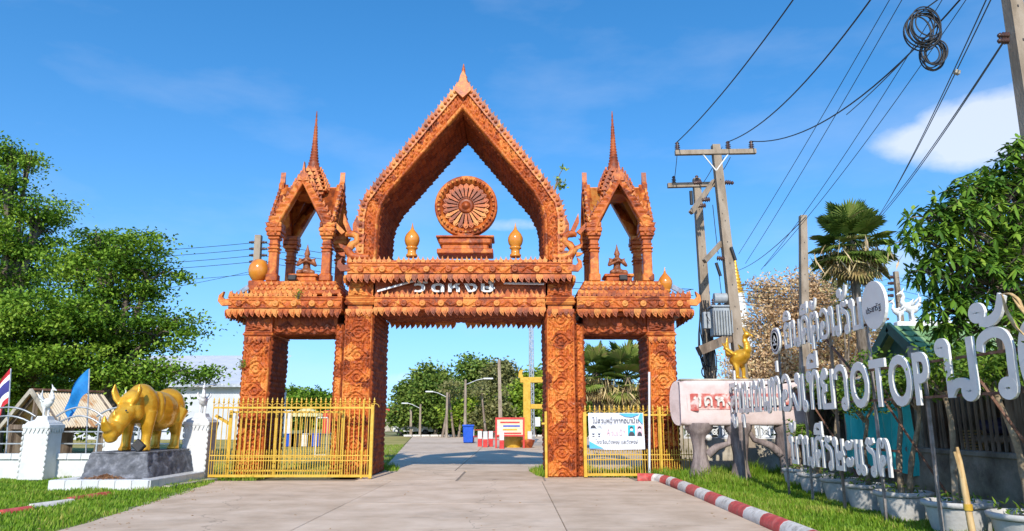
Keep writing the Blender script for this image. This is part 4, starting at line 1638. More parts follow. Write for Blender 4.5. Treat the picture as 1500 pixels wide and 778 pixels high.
# ------------------------------------------------------------------ white boundary wall, pillars, panels
wall = thing('boundary_wall', (-13, 22.1, 0), 'low white tiled boundary wall with arched steel railings behind the golden rhinoceros', 'wall')
WX0, WX1, WYc = -22.0, -9.2, 22.1
MB().box(((WX0 + WX1) / 2, WYc, .26), (WX1 - WX0, .22, .56)).build('wall_body', M['white'], wall)
mb = MB()
mb.box((0, 0, 0), (.39, .30, .16), bev=.006)
mtile = mb.mesh('coping_tile', M['tile_white'])
for i in range(32):
    inst('coping_tile', mtile, Matrix.Translation((WX0 + .2 + .4 * i, WYc - .02, .625)), wall)
secs = [(-18.4, -14.05), (-13.25, -9.7)]
for a, b in secs:
    for z in (.98, 1.32):
        MB().bar((a, WYc, z), (b, WYc, z), .035).build('rail', M['steel'], wall)
    n = max(2, int(round((b - a) / 1.3)))
    for i in range(n + 1):
        x = a + (b - a) * i / n
        MB().bar((x, WYc, .68), (x, WYc, 1.75), .04).build('upright', M['steel'], wall)
    for i in range(n):
        c_, h_ = a + (b - a) * (i + .5) / n, (b - a) / n / 2
        for rr, zb in ((.30, 1.50), (.30, 1.75)):
            MB().tube([(c_ + h_ * 1.15 * u, WYc - .01, zb + rr * (1 - u * u) * .9) for u in np.linspace(-1, 1, 11)], .028, 6).build('arch_rail', M['steel'], wall)


def bird_mesh():
    """standing mythical goose: body, S neck with crest, raised wings, plumed tail"""
    mb = MB()
    mb.ell((0, 0, .44), (.15, .24, .17), Euler((rad(-25), 0, 0)))
    for i, (y, z, r) in enumerate(((-.16, .50, .10), (-.22, .60, .08), (-.21, .70, .065), (-.17, .78, .058), (-.18, .86, .055), (-.22, .91, .06))):
        mb.ell((0, y, z), (r, r, r * 1.2), nu=10, nv=7)
    mb.tube([(0, -.24, .91), (0, -.34, .88), (0, -.38, .84)], [.04, .025, .01], 8)
    mb.tube([(0, -.19, .95), (0, -.15, 1.03), (0, -.10, 1.10)], [.03, .025, .006], 6)
    for s in (-1, 1):
        mb.tube([(s * .12, .0, .50), (s * .20, .10, .62), (s * .20, .22, .76)], [.07, .07, .015], 8, flat=.6)
        mb.tube([(s * .07, .02, .32), (s * .08, -.01, .17), (s * .08, 0, .02)], [.065, .04, .035], 8)
        for a in (-.5, 0, .5):
            mb.tube([(s * .08, 0, .025), (s * .08 + .09 * math.sin(a), -.10 * math.cos(a), .018)], [.03, .014], 6)
    for k, (y, z) in enumerate(((.34, .66), (.36, .80), (.28, .92))):
        mb.tube([(0, .18, .48), (0, .30, .52 + .06 * k), (0, y, z)], [.09, .06, .012], 8, flat=.6)
    return voxel(mb, .016, 3)


ME_BIRD = bird_mesh()
def wall_pillar(x, y, w, h, label, birdlab, yaw, s):
    t = thing('wall_pillar', (x, y, 0), label, 'pillar')
    MB().box((x, y, h / 2), (w, w, h), taper=.95, bev=.02).build('shaft', M['white'], t)
    mb = MB()
    mb.box((x, y, h + .05), (w + .06, w + .06, .12), bev=.02)
    mb.lathe([(w * .68, h + .1), (w * .62, h + .16), (w * .35, h + .24), (w * .28, h + .34)], (x, y, 0), 4, smooth=False, phase=math.pi / 4)
    c = mb.build('cap', M['white'], t)
    mb = MB()
    for q in range(4):
        R = Matrix.Rotation(q * math.pi / 2, 3, 'Z')
        for i in range(6):
            u = (i + .5) / 6 * w - w / 2
            mb.prism([(u - w / 13, 0), (u, -.14), (u + w / 13, 0)], V((x, y, h)) + R @ V((0, -w / 2 * .97, 0)), R @ XP, ZP, R @ YM, .03)
    mb.build('fringe', M['white'], c)
    mb = MB()
    for sx in (-1, 1):
        for i in range(9):
            mb.ell((x + sx * w * .485, y - w * .485, .12 + i * (h - .25) / 8), (.035, .035, .07), nu=6, nv=5)
    mb.build('corner_beads', M['white'], t)
    b = tag(mesh_obj('goose_statue', ME_BIRD, M['swanw'], None, Matrix.Translation((x, y, h + .33)) @ Matrix.Rotation(rad(yaw), 4, 'Z') @ Matrix.Scale(s, 4)), birdlab, 'statue')
    return t


wall_pillar(-13.45, 21.75, .72, 1.42, 'white wall pillar with pointed cap beside the rusty-roofed shed', 'white goose statue on the pillar beside the shed', 70, .85)
wall_pillar(-9.1, 22.15, .70, 1.50, 'white wall pillar with pointed cap at the yellow gate end', 'white goose statue under a flat lamp on the pillar by the yellow gate', 20, .85)
wall_pillar(-11.55, 22.35, .60, 1.35, 'white wall pillar half hidden behind the golden rhinoceros', 'white goose statue half hidden behind the rhinoceros head', 40, .8)
lp = V((-9.1, 22.15, 2.62))
t = thing('flat_lamp', lp, 'thin flat lamp panel over the goose statue by the gate', 'lamp')
MB().box(lp + V((0, 0, .04)), (.62, .26, .03), Euler((rad(8), 0, 0))).build('panel', M['steel'], t)
MB().bar(lp + V((0, .0, -.82)), lp + V((0, .0, .04)), .03).build('stem', M['steel'], t)

# ------------------------------------------------------------------ rhinoceros on its rock pedestal
plinth = thing('plinth', (-10.2, 20.4, 0), 'low white tiled plinth under the rock pedestal of the rhinoceros', 'plinth')
MB().box((-10.25, 20.08, .10), (2.4, 3.27, .22)).build('plinth_core', M['white'], plinth)
mb = MB()
mb.box((0, 0, 0), (.388, .03, .232), bev=.004)
mt = mb.mesh('edge_tile', M['tile_white'])
for i in range(6):
    inst('edge_tile', mt, Matrix.Translation((-11.25 + .4 * i, 18.43, .107)), plinth)
for i in range(8):
    inst('edge_tile', mt, Matrix.Translation((-9.03, 18.66 + .4 * i, .107)) @ Matrix.Rotation(math.pi / 2, 4, 'Z'), plinth)
mb = MB()
mb.box((0, 0, 0), (.388, .388, .03), bev=.004)
mt = mb.mesh('top_tile', M['tile_white'])
for i in range(6):
    for j in range(8):
        if i in (0, 5) or j in (0, 7):
            inst('top_tile', mt, Matrix.Translation((-11.25 + .4 * i, 18.66 + .4 * j, .215)), plinth)

ped = thing('rock_pedestal', (-10.25, 20.55, .22), 'dark grey sculpted rock pedestal with sloping sides under the rhinoceros', 'pedestal')
def rock_grid():
    n = 40
    top, bot = (.70, 1.22), (.86, 1.42)
    P = []
    from mathutils import noise as mn
    rows = 14
    per = []
    for k in range(4 * n):
        q, t = divmod(k, n)
        t = t / n * 2 - 1
        per.append([(t, -1), (1, t), (-t, 1), (-1, -t)][q])
    arr = np.zeros((rows, 4 * n + 1, 3))
    for r in range(rows):
        f = r / (rows - 1)
        for k in range(4 * n + 1):
            u, w = per[k % (4 * n)]
            hx, hy = bot[0] + (top[0] - bot[0]) * f, bot[1] + (top[1] - bot[1]) * f
            p = V((u * hx, w * hy, f * .62))
            d = mn.noise(V((p.x * 3.2, p.y * 3.2, p.z * 7))) * .07 + mn.noise(V((p.x * 8, p.y * 8, p.z * 14))) * .03
            q = V((u, w, 0)).normalized()
            arr[r, k] = (-10.25 + p.x + q.x * d, 20.5 + p.y + q.y * d, .225 + p.z)
    return arr
grid_obj('rock_face', rock_grid(), M['stone'], ped)
MB().box((-10.25, 20.5, .83), (1.44, 2.48, .05), bev=.015).build('top_slab', M['stone'], ped)


def rhino_mesh():
    """standing rhinoceros facing -Y, feet at z=0, about 1.75 m at the shoulder hump"""
    mb = MB()
    E_ = lambda c, r, rx=0, rz=0: mb.ell(c, r, Euler((rad(rx), 0, rad(rz))), nu=18, nv=12)
    E_((0, .35, 1.06), (.50, .80, .48))            # barrel
    E_((0, -.30, 1.16), (.45, .46, .50), 10)       # shoulders
    E_((0, -.28, 1.46), (.26, .36, .24), -8)       # hump
    E_((0, .95, 1.14), (.44, .40, .50))            # rump
    E_((0, .98, 1.40), (.28, .30, .22))
    E_((0, .40, .86), (.46, .66, .38))             # belly
    E_((0, -.66, 1.16), (.31, .38, .36), 28)       # neck
    E_((0, -.90, 1.02), (.25, .28, .30), 30)
    E_((0, -1.10, .94), (.25, .30, .29), 45)       # skull
    E_((0, -1.28, .74), (.20, .24, .22), 50)      # muzzle
    E_((0, -1.43, .60), (.17, .17, .16), 40)      # lips
    E_((0, -1.38, .50), (.13, .17, .10), 20)       # lower jaw
    E_((0, -1.27, .92), (.12, .14, .09), 40)
    mb.tube([(0, -1.44, .72), (0, -1.62, .76), (0, -1.72, .90), (0, -1.72, 1.06)], [.15, .12, .075, .012], 12)   # big horn
    mb.tube([(0, -1.27, .95), (0, -1.36, 1.06), (0, -1.38, 1.18)], [.09, .055, .008], 10)                          # small horn
    for s in (-1, 1):
        mb.tube([(s * .15, -.93, 1.20), (s * .26, -.93, 1.38), (s * .33, -.95, 1.58), (s * .31, -.97, 1.76)], [.06, .11, .10, .02], 10, flat=.55)   # ears
        E_((s * .19, -1.15, 1.03), (.045, .06, .05))                        # brow
        E_((s * .09, -1.50, .66), (.035, .04, .035))                        # nostril swell
        # front leg
        mb.tube([(s * .26, -.34, 1.0), (s * .27, -.36, .68), (s * .26, -.34, .42), (s * .26, -.36, .20), (s * .26, -.37, .0)], [.22, .17, .125, .115, .15], 14)
        for a in (-.7, 0, .7):
            E_((s * .26 + .11 * math.sin(a), -.37 - .12 * math.cos(a), .045), (.06, .06, .05))
        # hind leg: knee forward and high, hock backward low
        mb.tube([(s * .27, .98, 1.05), (s * .29, .84, .72), (s * .27, .98, .42), (s * .27, .96, .20), (s * .27, .92, 0)], [.28, .20, .125, .115, .15], 14)
        for a in (-.7, 0, .7):
            E_((s * .27 + .11 * math.sin(a), .92 - .12 * math.cos(a), .045), (.06, .06, .05))
        E_((s * .30, -.02, 1.10), (.17, .16, .42))                          # shoulder blade
        E_((s * .26, .80, .98), (.20, .24, .40))                            # thigh muscle
        E_((s * .20, -.72, 1.0), (.13, .16, .26), 20)                       # cheek fold
    mb.tube([(0, 1.34, 1.28), (0, 1.42, 1.0), (0, 1.40, .70), (0, 1.39, .58)], [.07, .045, .03, .05], 8)            # tail
    for i, v in enumerate(mb.v):
        if v[1] < -.75:
            f = min(1, (-.75 - v[1]) / .45)
            mb.v[i] = (v[0] * (1 + .06 * f), v[1] + .03 * f, v[2] - .17 * f)
    return voxel(mb, .019, 14)


rh = thing('rhinoceros_statue', (-10.22, 20.5, .855), 'shiny golden rhinoceros statue standing on the dark rock pedestal', 'statue')
RM = Matrix.Translation((-10.22, 20.42, .85)) @ Matrix.Rotation(rad(-7), 4, 'Z') @ Matrix.Diagonal((1.06, 1.02, 1.03, 1))
mesh_obj('body', rhino_mesh(), M['gold'], rh, RM)
for s in (-1, 1):
    MB().ell(RM @ V((s * .205, -1.20, 1.0)), (.022, .03, .025)).build('eye', M['ink'], rh)
lp = V((-9.85, 19.4, .86))
spot_r = t = thing('spotlight', lp, 'small black floodlight tilted at the front foot of the rhinoceros', 'lamp')
MB().box(lp + V((0, 0, .14)), (.30, .12, .24), Euler((rad(-20), rad(35), rad(-15))), bev=.02).build('lamp_head', M['black'], t)
MB().box(lp + V((0, .03, .0)), (.12, .12, .06)).build('foot', M['black'], t)

# dry mulch heaped at the foot of the rock
mb = MB()
for i in range(260):
    a, r = rnd.uniform(0, 6.28), abs(rnd.gauss(0, .3))
    p = V((-10.35 + .55 * r * math.cos(a) * 1.6, 18.92 + r * math.sin(a) * .35, .235 + max(0, .10 - r * .18) * rnd.random()))
    mb.box(p, (rnd.uniform(.05, .14), .018, .006), Euler((rnd.uniform(-.6, .6), rnd.uniform(-.6, .6), rnd.uniform(0, 3.1))))
o = mb.build('mulch', mat('dry_mulch', [(.10, .045, .02), (.22, .10, .045), (.34, .2, .1)], 8, .9), None)
tag(o, kind='stuff')
for q in (plinth, ped, rh, spot_r, o):
    q.location.x += .33

# kerb blocks half sunk in the lawn
kb = thing('sunken_kerb', (-9.5, 17.6, 0), 'old red and white kerb blocks half sunk in the lawn before the plinth', 'kerb')
for (pa, pb, m_) in (((155, 706), (100, 709), None), ((158, 724), (100, 733), 'red'), ((105, 735), (45, 743), 'kwhite'), ((43, 746), (0, 752), 'red'), ((-4, 754), (-70, 762), 'kwhite')):
    if not m_:
        continue
    p, q = G(*pa), G(*pb)
    MB().tube([p + V((0, 0, -.055)), q + V((0, 0, -.055))], .12, 10, smooth=True).build('kerb_block', M[m_], kb)
MB().bar(V((-8.55, 19.0, .0)), V((-8.38, 21.5, .0)), .26, .1).build('step', M['wallc'], kb)

# ------------------------------------------------------------------ flags
def flag(px, ptop, pbase_y, Y, label, kind):
    base = V((A(px, ptop + 150, Y).x, Y, 0))
    top = A(px + (6 if kind == 'blue' else 8), ptop, Y)
    t = thing('flag', base, label, 'flag')
    MB().tube([base, top], .022, 7).build('pole', M['steel'], t)
    def cloth(v0, v1, material, name='cloth'):
        n, mm = 16, 10
        P = np.zeros((n, mm, 3))
        for i in range(n):
            for j in range(mm):
                u, w = i / (n - 1), v0 + (v1 - v0) * j / (mm - 1)
                Ls = .95 if kind == 'blue' else .62
                dx = -Ls * u * (.55 + .12 * math.sin(w * 4))
                dz = -w * (.72 if kind == 'blue' else 1.05) - u * u * .75 * (1.0 if kind == 'blue' else .9) - .12 * u
                P[i, j] = top + V((dx, .10 * math.sin(u * 7 + w * 3) * u + .05 * math.sin(w * 9) * u, dz + .02))
                P[i, j][0] -= .0 if u > 0 else 0
                P[i, j][0] += (base.x - top.x) * (w * .2) * (1 - u)
        return grid_obj(name, P, material, t)
    if kind == 'blue':
        cloth(0, 1, M['blue'])
    else:
        for a, b, m_ in ((0, .165, 'flag_red'), (.165, .33, 'flag_white'), (.33, .67, 'flag_blue'), (.67, .835, 'flag_white'), (.835, 1, 'flag_red')):
            cloth(a, b, M[m_], 'stripe')
    return t


flag(125, 541, 0, 22.6, 'plain bright blue flag drooping from a leaning pole behind the wall', 'blue')
flag(8, 540, 0, 22.5, 'red white and blue striped flag hanging from a pole behind the wall', 'thai')

# ------------------------------------------------------------------ shed with rusty sheet roof
apex = A(48, 573, 25.6)
sx, sy = apex.x + 1.05, 25.6
shed = thing('shed', (apex.x, sy, 0), 'old open timber shed with a rusty corrugated sheet roof behind the white wall', 'shed')
ridge_z, eave_z = apex.z, A(92, 626, 24.8).z
x_l, x_r = apex.x, apex.x + 2.35
half = 1.75
for s in (-1, 1):
    nsh = 4
    for k in range(nsh):
        mb = MB()
        n = 14
        xa = x_l + (x_r - x_l) * k / nsh
        xb = x_l + (x_r - x_l) * (k + 1) / nsh + .05
        P = np.zeros((n * 3, 2, 3))
        for i in range(n * 3):
            f = i / (n * 3 - 1)
            xx = xa + (xb - xa) * f
            zz = .025 * math.sin(f * n * 2 * math.pi * .5) + .008 * (k % 2)
            P[i, 0] = (xx, sy, ridge_z + zz)
            P[i, 1] = (xx + (.55 if s < 0 else 0) * 0, sy + s * half, eave_z + zz)
        grid_obj('roof_sheet', P if s > 0 else P[::-1], M['rusty_roof'], shed)
MB().bar((x_l, sy, ridge_z + .06), (x_r + .05, sy, ridge_z + .06), .24, .07).build('ridge_cap', M['rust'], shed)
for x in (x_l + .15, x_r - .15):
    for s in (-1, 1):
        MB().bar((x, sy + s * (half - .3), 0), (x, sy + s * (half - .3), eave_z + .1), .16).build('post', M['wood'], shed)
        MB().bar((x, sy, ridge_z - .06), (x, sy + s * half, eave_z - .08), .08, .18).build('rafter', M['wood'], shed)
    MB().bar((x, sy - half + .2, eave_z), (x, sy + half - .2, eave_z), .1, .16).build('tie_beam', M['wood'], shed)
    MB().bar((x, sy, eave_z), (x, sy, ridge_z - .1), .12).build('king_post', M['wood'], shed)
MB().box(((x_l + x_r) / 2, sy + half - .35, .75), (x_r - x_l - .3, .06, 1.5)).build('back_boards', M['wood'], shed)
# gable barge boards seen end-on
for s in (-1, 1):
    MB().bar((x_l - .06, sy, ridge_z + .02), (x_l - .06, sy + s * (half + .1), eave_z - .05), .05, .16).build('barge_board', M['wallc'], shed)

shed.rotation_euler.z = rad(58)
# pale warehouse far behind
wh = thing('warehouse', (-35, 72, 0), 'large pale metal clad warehouse with a low curved roof behind the trees', 'building')
wa, wb2, zt = A(110, 560, 70), A(365, 560, 70), A(300, 517, 70).z
zm = A(300, 566, 70).z
mb = MB()
n = 60
P = np.zeros((n * 2, 2, 3))
for i in range(n * 2):
    x = wa.x + (wb2.x - wa.x) * i / (n * 2 - 1)
    y = 70 - .05 * (i % 2)
    P[i, 0], P[i, 1] = (x, y, 0), (x, y, zm)
grid_obj('wall', P, M['whitewall'], wh, smooth=False)
P = np.zeros((n * 2, 8, 3))
for i in range(n * 2):
    x = wa.x + (wb2.x - wa.x) * i / (n * 2 - 1)
    for j in range(8):
        f = j / 7
        P[i, j] = (x, 69.3 + 14 * math.sin(f * math.pi / 2), zm + .1 + (zt - zm) * (1.25 * math.sin(f * math.pi / 2)) + .06 * (i % 2))
grid_obj('roof', P, M['whitewall'], wh, smooth=False)
MB().box(((wa.x + wb2.x) / 2, 76, zm / 2), (wb2.x - wa.x - .1, 11.9, zm - .05)).build('hall_block', M['whitewall'], wh)
MB().bar((wa.x, 69.2, zm + .05), (wb2.x, 69.2, zm + .05), .2, .3).build('gutter', M['steel'], wh)
# ------------------------------------------------------------------ red and white kerb on the verge
kerb = thing('striped_kerb', (4.2, 16, 0), 'low rounded kerb painted in red and white blocks along the right verge', 'kerb')
kp = [(4.0, 3.0), (4.0, 6), (4.0, 10), (4.08, 15), (4.15, 18.5), (4.17, 20.2), (4.05, 21.0), (3.82, 21.35), (3.35, 21.42)]
kr, ks = resample(kp, 400)
L = ks[-1]
seg = .92
k = 0
s0 = 0.0
while s0 < L - .2:
    s1 = min(L, s0 + (seg if s0 < L - 2.6 else .55))
    pts = [V((float(np.interp(t, ks, kr[:, 0])), float(np.interp(t, ks, kr[:, 1])), .05)) for t in np.linspace(s0 + .006, s1 - .006, 6)]
    MB().tube(pts, .15, 12).build('kerb_block', M['red'] if k % 2 == 1 else M['kwhite'], kerb)
    s0 = s1
    k += 1

# ------------------------------------------------------------------ mask banner on the yellow gate
bx0, bx1 = A(862, 630, 22.2).x, A(943, 630, 22.2).x
bz1, bz0 = A(900, 605, 22.2).z, A(900, 658, 22.2).z
by = 22.19
ban = thing('mask_banner', ((bx0 + bx1) / 2, by, bz0), 'white vinyl banner with Thai mask rule and face pictures hung on the gate', 'banner')
W_, H_ = bx1 - bx0, bz1 - bz0
n, m_ = 40, 24
P = np.zeros((n, m_, 3))
for i in range(n):
    for j in range(m_):
        u, w = i / (n - 1), j / (m_ - 1)
        P[i, j] = (bx0 + W_ * u + .02 * (1 - w), by - .012 * math.sin(u * 9 + w * 2) - .01 * math.sin(w * 7) + .012, bz0 + H_ * w + .03 * math.sin(u * math.pi) * (1 - w) * -.5)
grid_obj('sheet', P, M['banner'], ban)
yb = by - .028
def flat(poly, m_, name, dy=0.0):
    MB().prism(poly, (bx0, yb - dy, bz0), XP, ZP, YM, .004).build(name, M[m_], ban)
flat([(W_ * .55, H_ * .985), (W_ * .66, H_ * .90), (W_ * .78, H_ * .88), (W_ * .90, H_ * .95), (W_ * .93, H_ * .985)], 'cyan', 'print_wave')
flat([(W_ * .90, H_ * .84), (W_ * .96, H_ * .72), (W_ * .985, H_ * .70), (W_ * .985, H_ * .985), (W_ * .94, H_ * .985)], 'cyan', 'print_wave', .001)
flat([(W_ * .01, H_ * .02), (W_ * .27, H_ * .02), (W_ * .15, H_ * .10), (W_ * .01, H_ * .22)], 'cyan', 'print_wave')
def disc(cx_, cz_, rx, rz, m_, name, dy, a0=0, a1=360):
    pts = [(cx_ + rx * math.cos(rad(a)), cz_ + rz * math.sin(rad(a))) for a in np.linspace(a0, a1, 18)[:(-1 if a1 - a0 >= 360 else None)]]
    flat(pts, m_, name, dy)
for cx_, hair in ((.085, 'ink'), (.19, 'steel')):
    disc(W_ * cx_, H_ * .53, W_ * .04, H_ * .10, 'skin_print', 'face_print', .001)
    disc(W_ * cx_, H_ * .57, W_ * .05, H_ * .09, hair, 'hair_print', .003, 0, 180)
    for dz in (.42, .36):
        flat([(W_ * (cx_ - .02), H_ * dz), (W_ * (cx_ + .02), H_ * dz), (W_ * (cx_ + .02), H_ * (dz - .02)), (W_ * (cx_ - .02), H_ * (dz - .02))], 'ink', 'caption_print', .001)
for cx_, bgm in ((.775, 'teal_print'), (.92, 'pink_print')):
    w2 = .065 if cx_ < .9 else .05
    flat([(W_ * (cx_ - w2), H_ * .37), (W_ * (cx_ + w2), H_ * .37), (W_ * (cx_ + w2), H_ * .66), (W_ * (cx_ - w2), H_ * .66)], bgm, 'picture_print', .001)
    disc(W_ * cx_, H_ * .57, W_ * .033, H_ * .06, 'ink', 'head_print', .003)
    disc(W_ * cx_, H_ * .535, W_ * .026, H_ * .035, 'flag_white', 'mask_print', .005)
    disc(W_ * cx_, H_ * .37, W_ * w2 * .85, H_ * .11, 'ink', 'body_print', .003, 0, 180)
lettering('ไม่สวมหน้ากากอนามัย', (bx0 + W_ * .07, yb - .002, bz0 + H_ * .72), XP, ZP, W_ * .84, .21, .004, M['ink'], ban, bold=.012, gap=.10)
lettering('ห้ามเข้า', (bx0 + W_ * .33, yb - .002, bz0 + H_ * .38), XP, ZP, W_ * .33, .24, .004, M['red_ink'], ban, gap=.10)
lettering('โรงเรียนวัดหงษ์ และวัดหงษ์', (bx0 + W_ * .12, yb - .002, bz0 + H_ * .15), XP, ZP, W_ * .76, .16, .004, M['ink'], ban, gap=.10)

t = thing('white_pole', (A(951, 688, 22.05).x, 22.05, 0), 'thin white upright pole in front of the yellow gate beside the banner', 'pole')
MB().tube([(A(951, 688, 22.05).x, 22.05, 0), A(951, 545, 22.05)], .035, 8).build('tube', M['white'], t)
MB().tube([(A(951, 688, 22.05).x, 22.05, 0), (A(951, 688, 22.05).x, 22.05, .12)], .05, 8).build('base', M['steel'], t)

# ------------------------------------------------------------------ pale log shaped name sign on sculpted trunks
LX0, LX1, LY = 4.62, 8.1, 20.9
LZ0, LZ1 = 1.50, 2.72
logs = thing('log_sign', ((LX0 + LX1) / 2, LY, 0), 'pale pink log shaped name sign with worn red band on cement tree trunks', 'sign')
n, m_ = 36, 22
P = np.zeros((m_, n + 1, 3))
from mathutils import noise as mnoise
for i in range(m_):
    f = i / (m_ - 1)
    for k in range(n + 1):
        a = 2 * math.pi * k / n
        c_, s_ = math.cos(a), math.sin(a)
        ca, sa = (abs(c_) ** .22) * (1 if c_ > 0 else -1), (abs(s_) ** .22) * (1 if s_ > 0 else -1)
        e = 1.0 if 0 < i < m_ - 1 else .94
        P[i, k] = (LX0 + (LX1 - LX0) * f, LY + .30 * ca * e, (LZ0 + LZ1) / 2 + (LZ1 - LZ0) / 2 * sa * e + .015 * mnoise.noise(V((f * 5, c_, s_))))
grid_obj('log_body', P, M['pink'], logs)
cz_ = (LZ0 + LZ1) / 2
pts = []
for k in range(30):
    a = 2 * math.pi * k / 30
    c_, s_ = math.cos(a), math.sin(a)
    pts.append((.33 * (abs(c_) ** .8) * (1 if c_ > 0 else -1), .61 * (abs(s_) ** .8) * (1 if s_ > 0 else -1)))
EU = V((.55, -.83, 0)).normalized()
MB().prism(pts, (LX0 + .02, LY - .02, cz_), EU, ZP, EU.cross(ZP), .03, -.35).build('cut_end', M['pink'], logs)
MB().box((LX1 - .02, LY, cz_), (.10, .5, 1.12), bev=.04).build('cut_end', M['pink'], logs)
MB().box(((LX0 + LX1) / 2 + .15, LY - .295, 2.14), (LX1 - LX0 - .35, .04, .44), bev=.01).build('red_band', M['red_worn'], logs)
MB().box((LX0 + .25, LY - .26, 2.12), (.5, .06, .48), Euler((0, 0, rad(-24))), bev=.02).build('red_band', M['red_worn'], logs)
MB().box(((LX0 + LX1) / 2, LY, LZ1 + .02), (LX1 - LX0 - .1, .42, .06), bev=.02).build('top_ledge', M['wallc'], logs)
pen_lettering('วดหง', (LX0 + .36, LY - .315, 2.02), XP, ZP, 1.10, .25, .05, M['kwhite'], logs, gap=.3, wgt=.2)
pen_lettering('ษยนด', (LX0 + 1.56, LY - .315, 2.02), XP, ZP, 1.10, .25, .05, M['kwhite'], logs, gap=.3, wgt=.2)
def trunk_post(x, branches, seed):
    r_ = random.Random(seed)
    mb = MB()
    n, m_ = 18, 12
    P = np.zeros((m_, n + 1, 3))
    for i in range(m_):
        f = i / (m_ - 1)
        rr = .23 + .05 * (1 - f) ** 3 + .05 * math.sin(f * 7 + seed) + (.10 if f > .85 else 0)
        for k in range(n + 1):
            a = 2 * math.pi * (k % n) / n
            d = rr * (1 + .12 * mnoise.noise(V((math.cos(a) * 2 + seed, math.sin(a) * 2, f * 3))) + .05 * math.sin(a * 7 + f * 3))
            P[i, k] = (x + d * math.cos(a), LY + d * math.sin(a), -.05 + 1.62 * f)
    o = grid_obj('trunk', P[:, ::-1], M['trunkc'], logs)
    for br in branches:
        mb = MB()
        mb.tube([V((x + u, LY + v, z)) for u, v, z in br], [.13, .10, .075, .06][:len(br)], 9)
        mb.build('branch', M['trunkc'], o)
    if seed == 1:
        MB().lathe([(.085, 0), (.085, .03), (.02, .04)], (x + .18, LY - .34, 1.18), 10, rot=Matrix.Rotation(math.pi / 2, 3, 'X')).build('cut_knot', M['kwhite'], o)
trunk_post(5.15, [((.2, -.05, .72), (.45, -.1, .92), (.8, -.05, 1.02), (.95, 0, 1.5))], 1)
trunk_post(6.25, [], 2)
trunk_post(7.55, [((-.2, -.05, .75), (-.5, -.1, .98), (-.9, -.05, 1.12), (-1.1, 0, 1.5)), ((.2, -.1, .4), (.35, -.25, .35), (.4, -.3, .2), (.42, -.34, 0))], 3)

# golden mythical bird on the log
gb = A(1085, 555, 20.9)
o = tag(mesh_obj('golden_bird_statue', ME_BIRD.copy(), M['gold'], None, Matrix.Translation((gb.x, 20.9, LZ1 + .04)) @ Matrix.Rotation(rad(35), 4, 'Z') @ Matrix.Diagonal((1.75, 1.35, 1.36, 1))), 'golden goose statue standing on the pale log sign', 'statue')

# ------------------------------------------------------------------ old concrete block wall behind the log sign
bw = thing('block_wall', (7.3, 24.7, 0), 'stained concrete wall with white pierced vent blocks behind the log sign', 'wall')
MB().box((7.7, 24.7, .50), (4.4, .14, 1.12)).build('wall_body', M['wallc'], bw)
MB().box((7.7, 24.7, 1.62), (4.4, .14, .26)).build('top_course', M['wallc'], bw)
mb = MB()
for sx_ in (-1, 1):
    mb.box((sx_ * .185, 0, 0), (.03, .12, .40))
    mb.box((0, 0, sx_ * .185), (.34, .12, .03))
    mb.bar((-.16, 0, -.16 * sx_), (.16, 0, .16 * sx_), .03, .11, up=V((0, 1, 0)))
mb.lathe([(.10, -.055), (.10, .055), (.065, .055), (.065, -.055)], (0, 0, 0), 10, rot=Matrix.Rotation(math.pi / 2, 3, 'X'))
mv = mb.mesh('vent_block', M['white'])
for i in range(10):
    inst('vent_block', mv, Matrix.Translation((5.75 + .42 * i, 24.7, 1.275)), bw)
for x in (5.45, 7.6, 9.8):
    MB().box((x, 24.66, .9), (.2, .22, 1.85), bev=.01).build('pier', M['wallc'], bw)

# ------------------------------------------------------------------ three-row community sign in cut metal letters
SX = 6.0
sign = thing('letter_sign', (SX, 14, 0), 'three rows of big white cut-out Thai letters on a rusty steel frame along the verge', 'sign')
NY, NX = V((0, -1, 0)), V((-1, 0, 0))
def row(txt, ya, yb_, z, height, bold=.045, gap=.10):
    return lettering(txt, (SX, ya, z), NY, ZP, ya - yb_, height, .035, M['white_metal'], sign, bold=bold, gap=gap)
def pen_row(txt, ya, yb_, z, H, gap=.09, wgt=.155):
    pen_lettering(txt, (SX, ya, z), NY, ZP, ya - yb_, H, .035, M['white_metal'], sign, gap, wgt)
pen_row('สู่ชุมชนท่องเที่ยว', 20.55, 13.35, 1.84, .73)
row('OTOP', 13.2, 10.68, 1.86, 1.06, gap=.09)
pen_row('นวัต', 10.42, 7.95, 1.92, .77, gap=.08, wgt=.175)
pen_row('ยินดีต้อนรับ', 16.2, 12.55, 3.16, .54)
pen_row('บ้านศีรษะแรต', 16.35, 12.05, .74, .56)
def disc_yz(y, z, r, material, name, x, th=.05, rr=0.0, n=28):
    prof = [(r, 0), (r, th), (.004, th)] if not rr else [(r, 0), (r, th), (rr, th), (rr, 0)]
    return MB().lathe(prof, (x, y, z), n, rot=Matrix.Rotation(-math.pi / 2, 3, 'Y'), smooth=False).build(name, material, sign)
disc_yz(12.05, 3.48, .40, M['white_metal'], 'round_plate', SX)
lettering('ประชารัฐ', (SX - .052, 12.30, 3.36), V((0, -1, .05)), V((0, .05, 1)), .50, .15, .006, M['ink'], sign, gap=.08)
disc_yz(16.72, 3.39, .30, M['white_metal'], 'round_plate', SX)
disc_yz(16.72, 3.39, .245, M['navy'], 'emblem_disc', SX - .052, .008)
disc_yz(16.72, 3.39, .215, M['white_metal'], 'emblem_ring', SX - .061, .006, rr=.195)
MB().prism([(-.12, -.01), (0, .13), (.12, -.01), (.07, -.01), (0, .07), (-.07, -.01)], (SX - .061, 16.72, 3.39), NY, ZP, NX, .006).build('emblem_roof', M['white_metal'], sign)
MB().prism([(-.11, -.06), (.11, -.06), (.11, -.10), (-.11, -.10)], (SX - .061, 16.72, 3.39), NY, ZP, NX, .006).build('emblem_bar', M['white_metal'], sign)
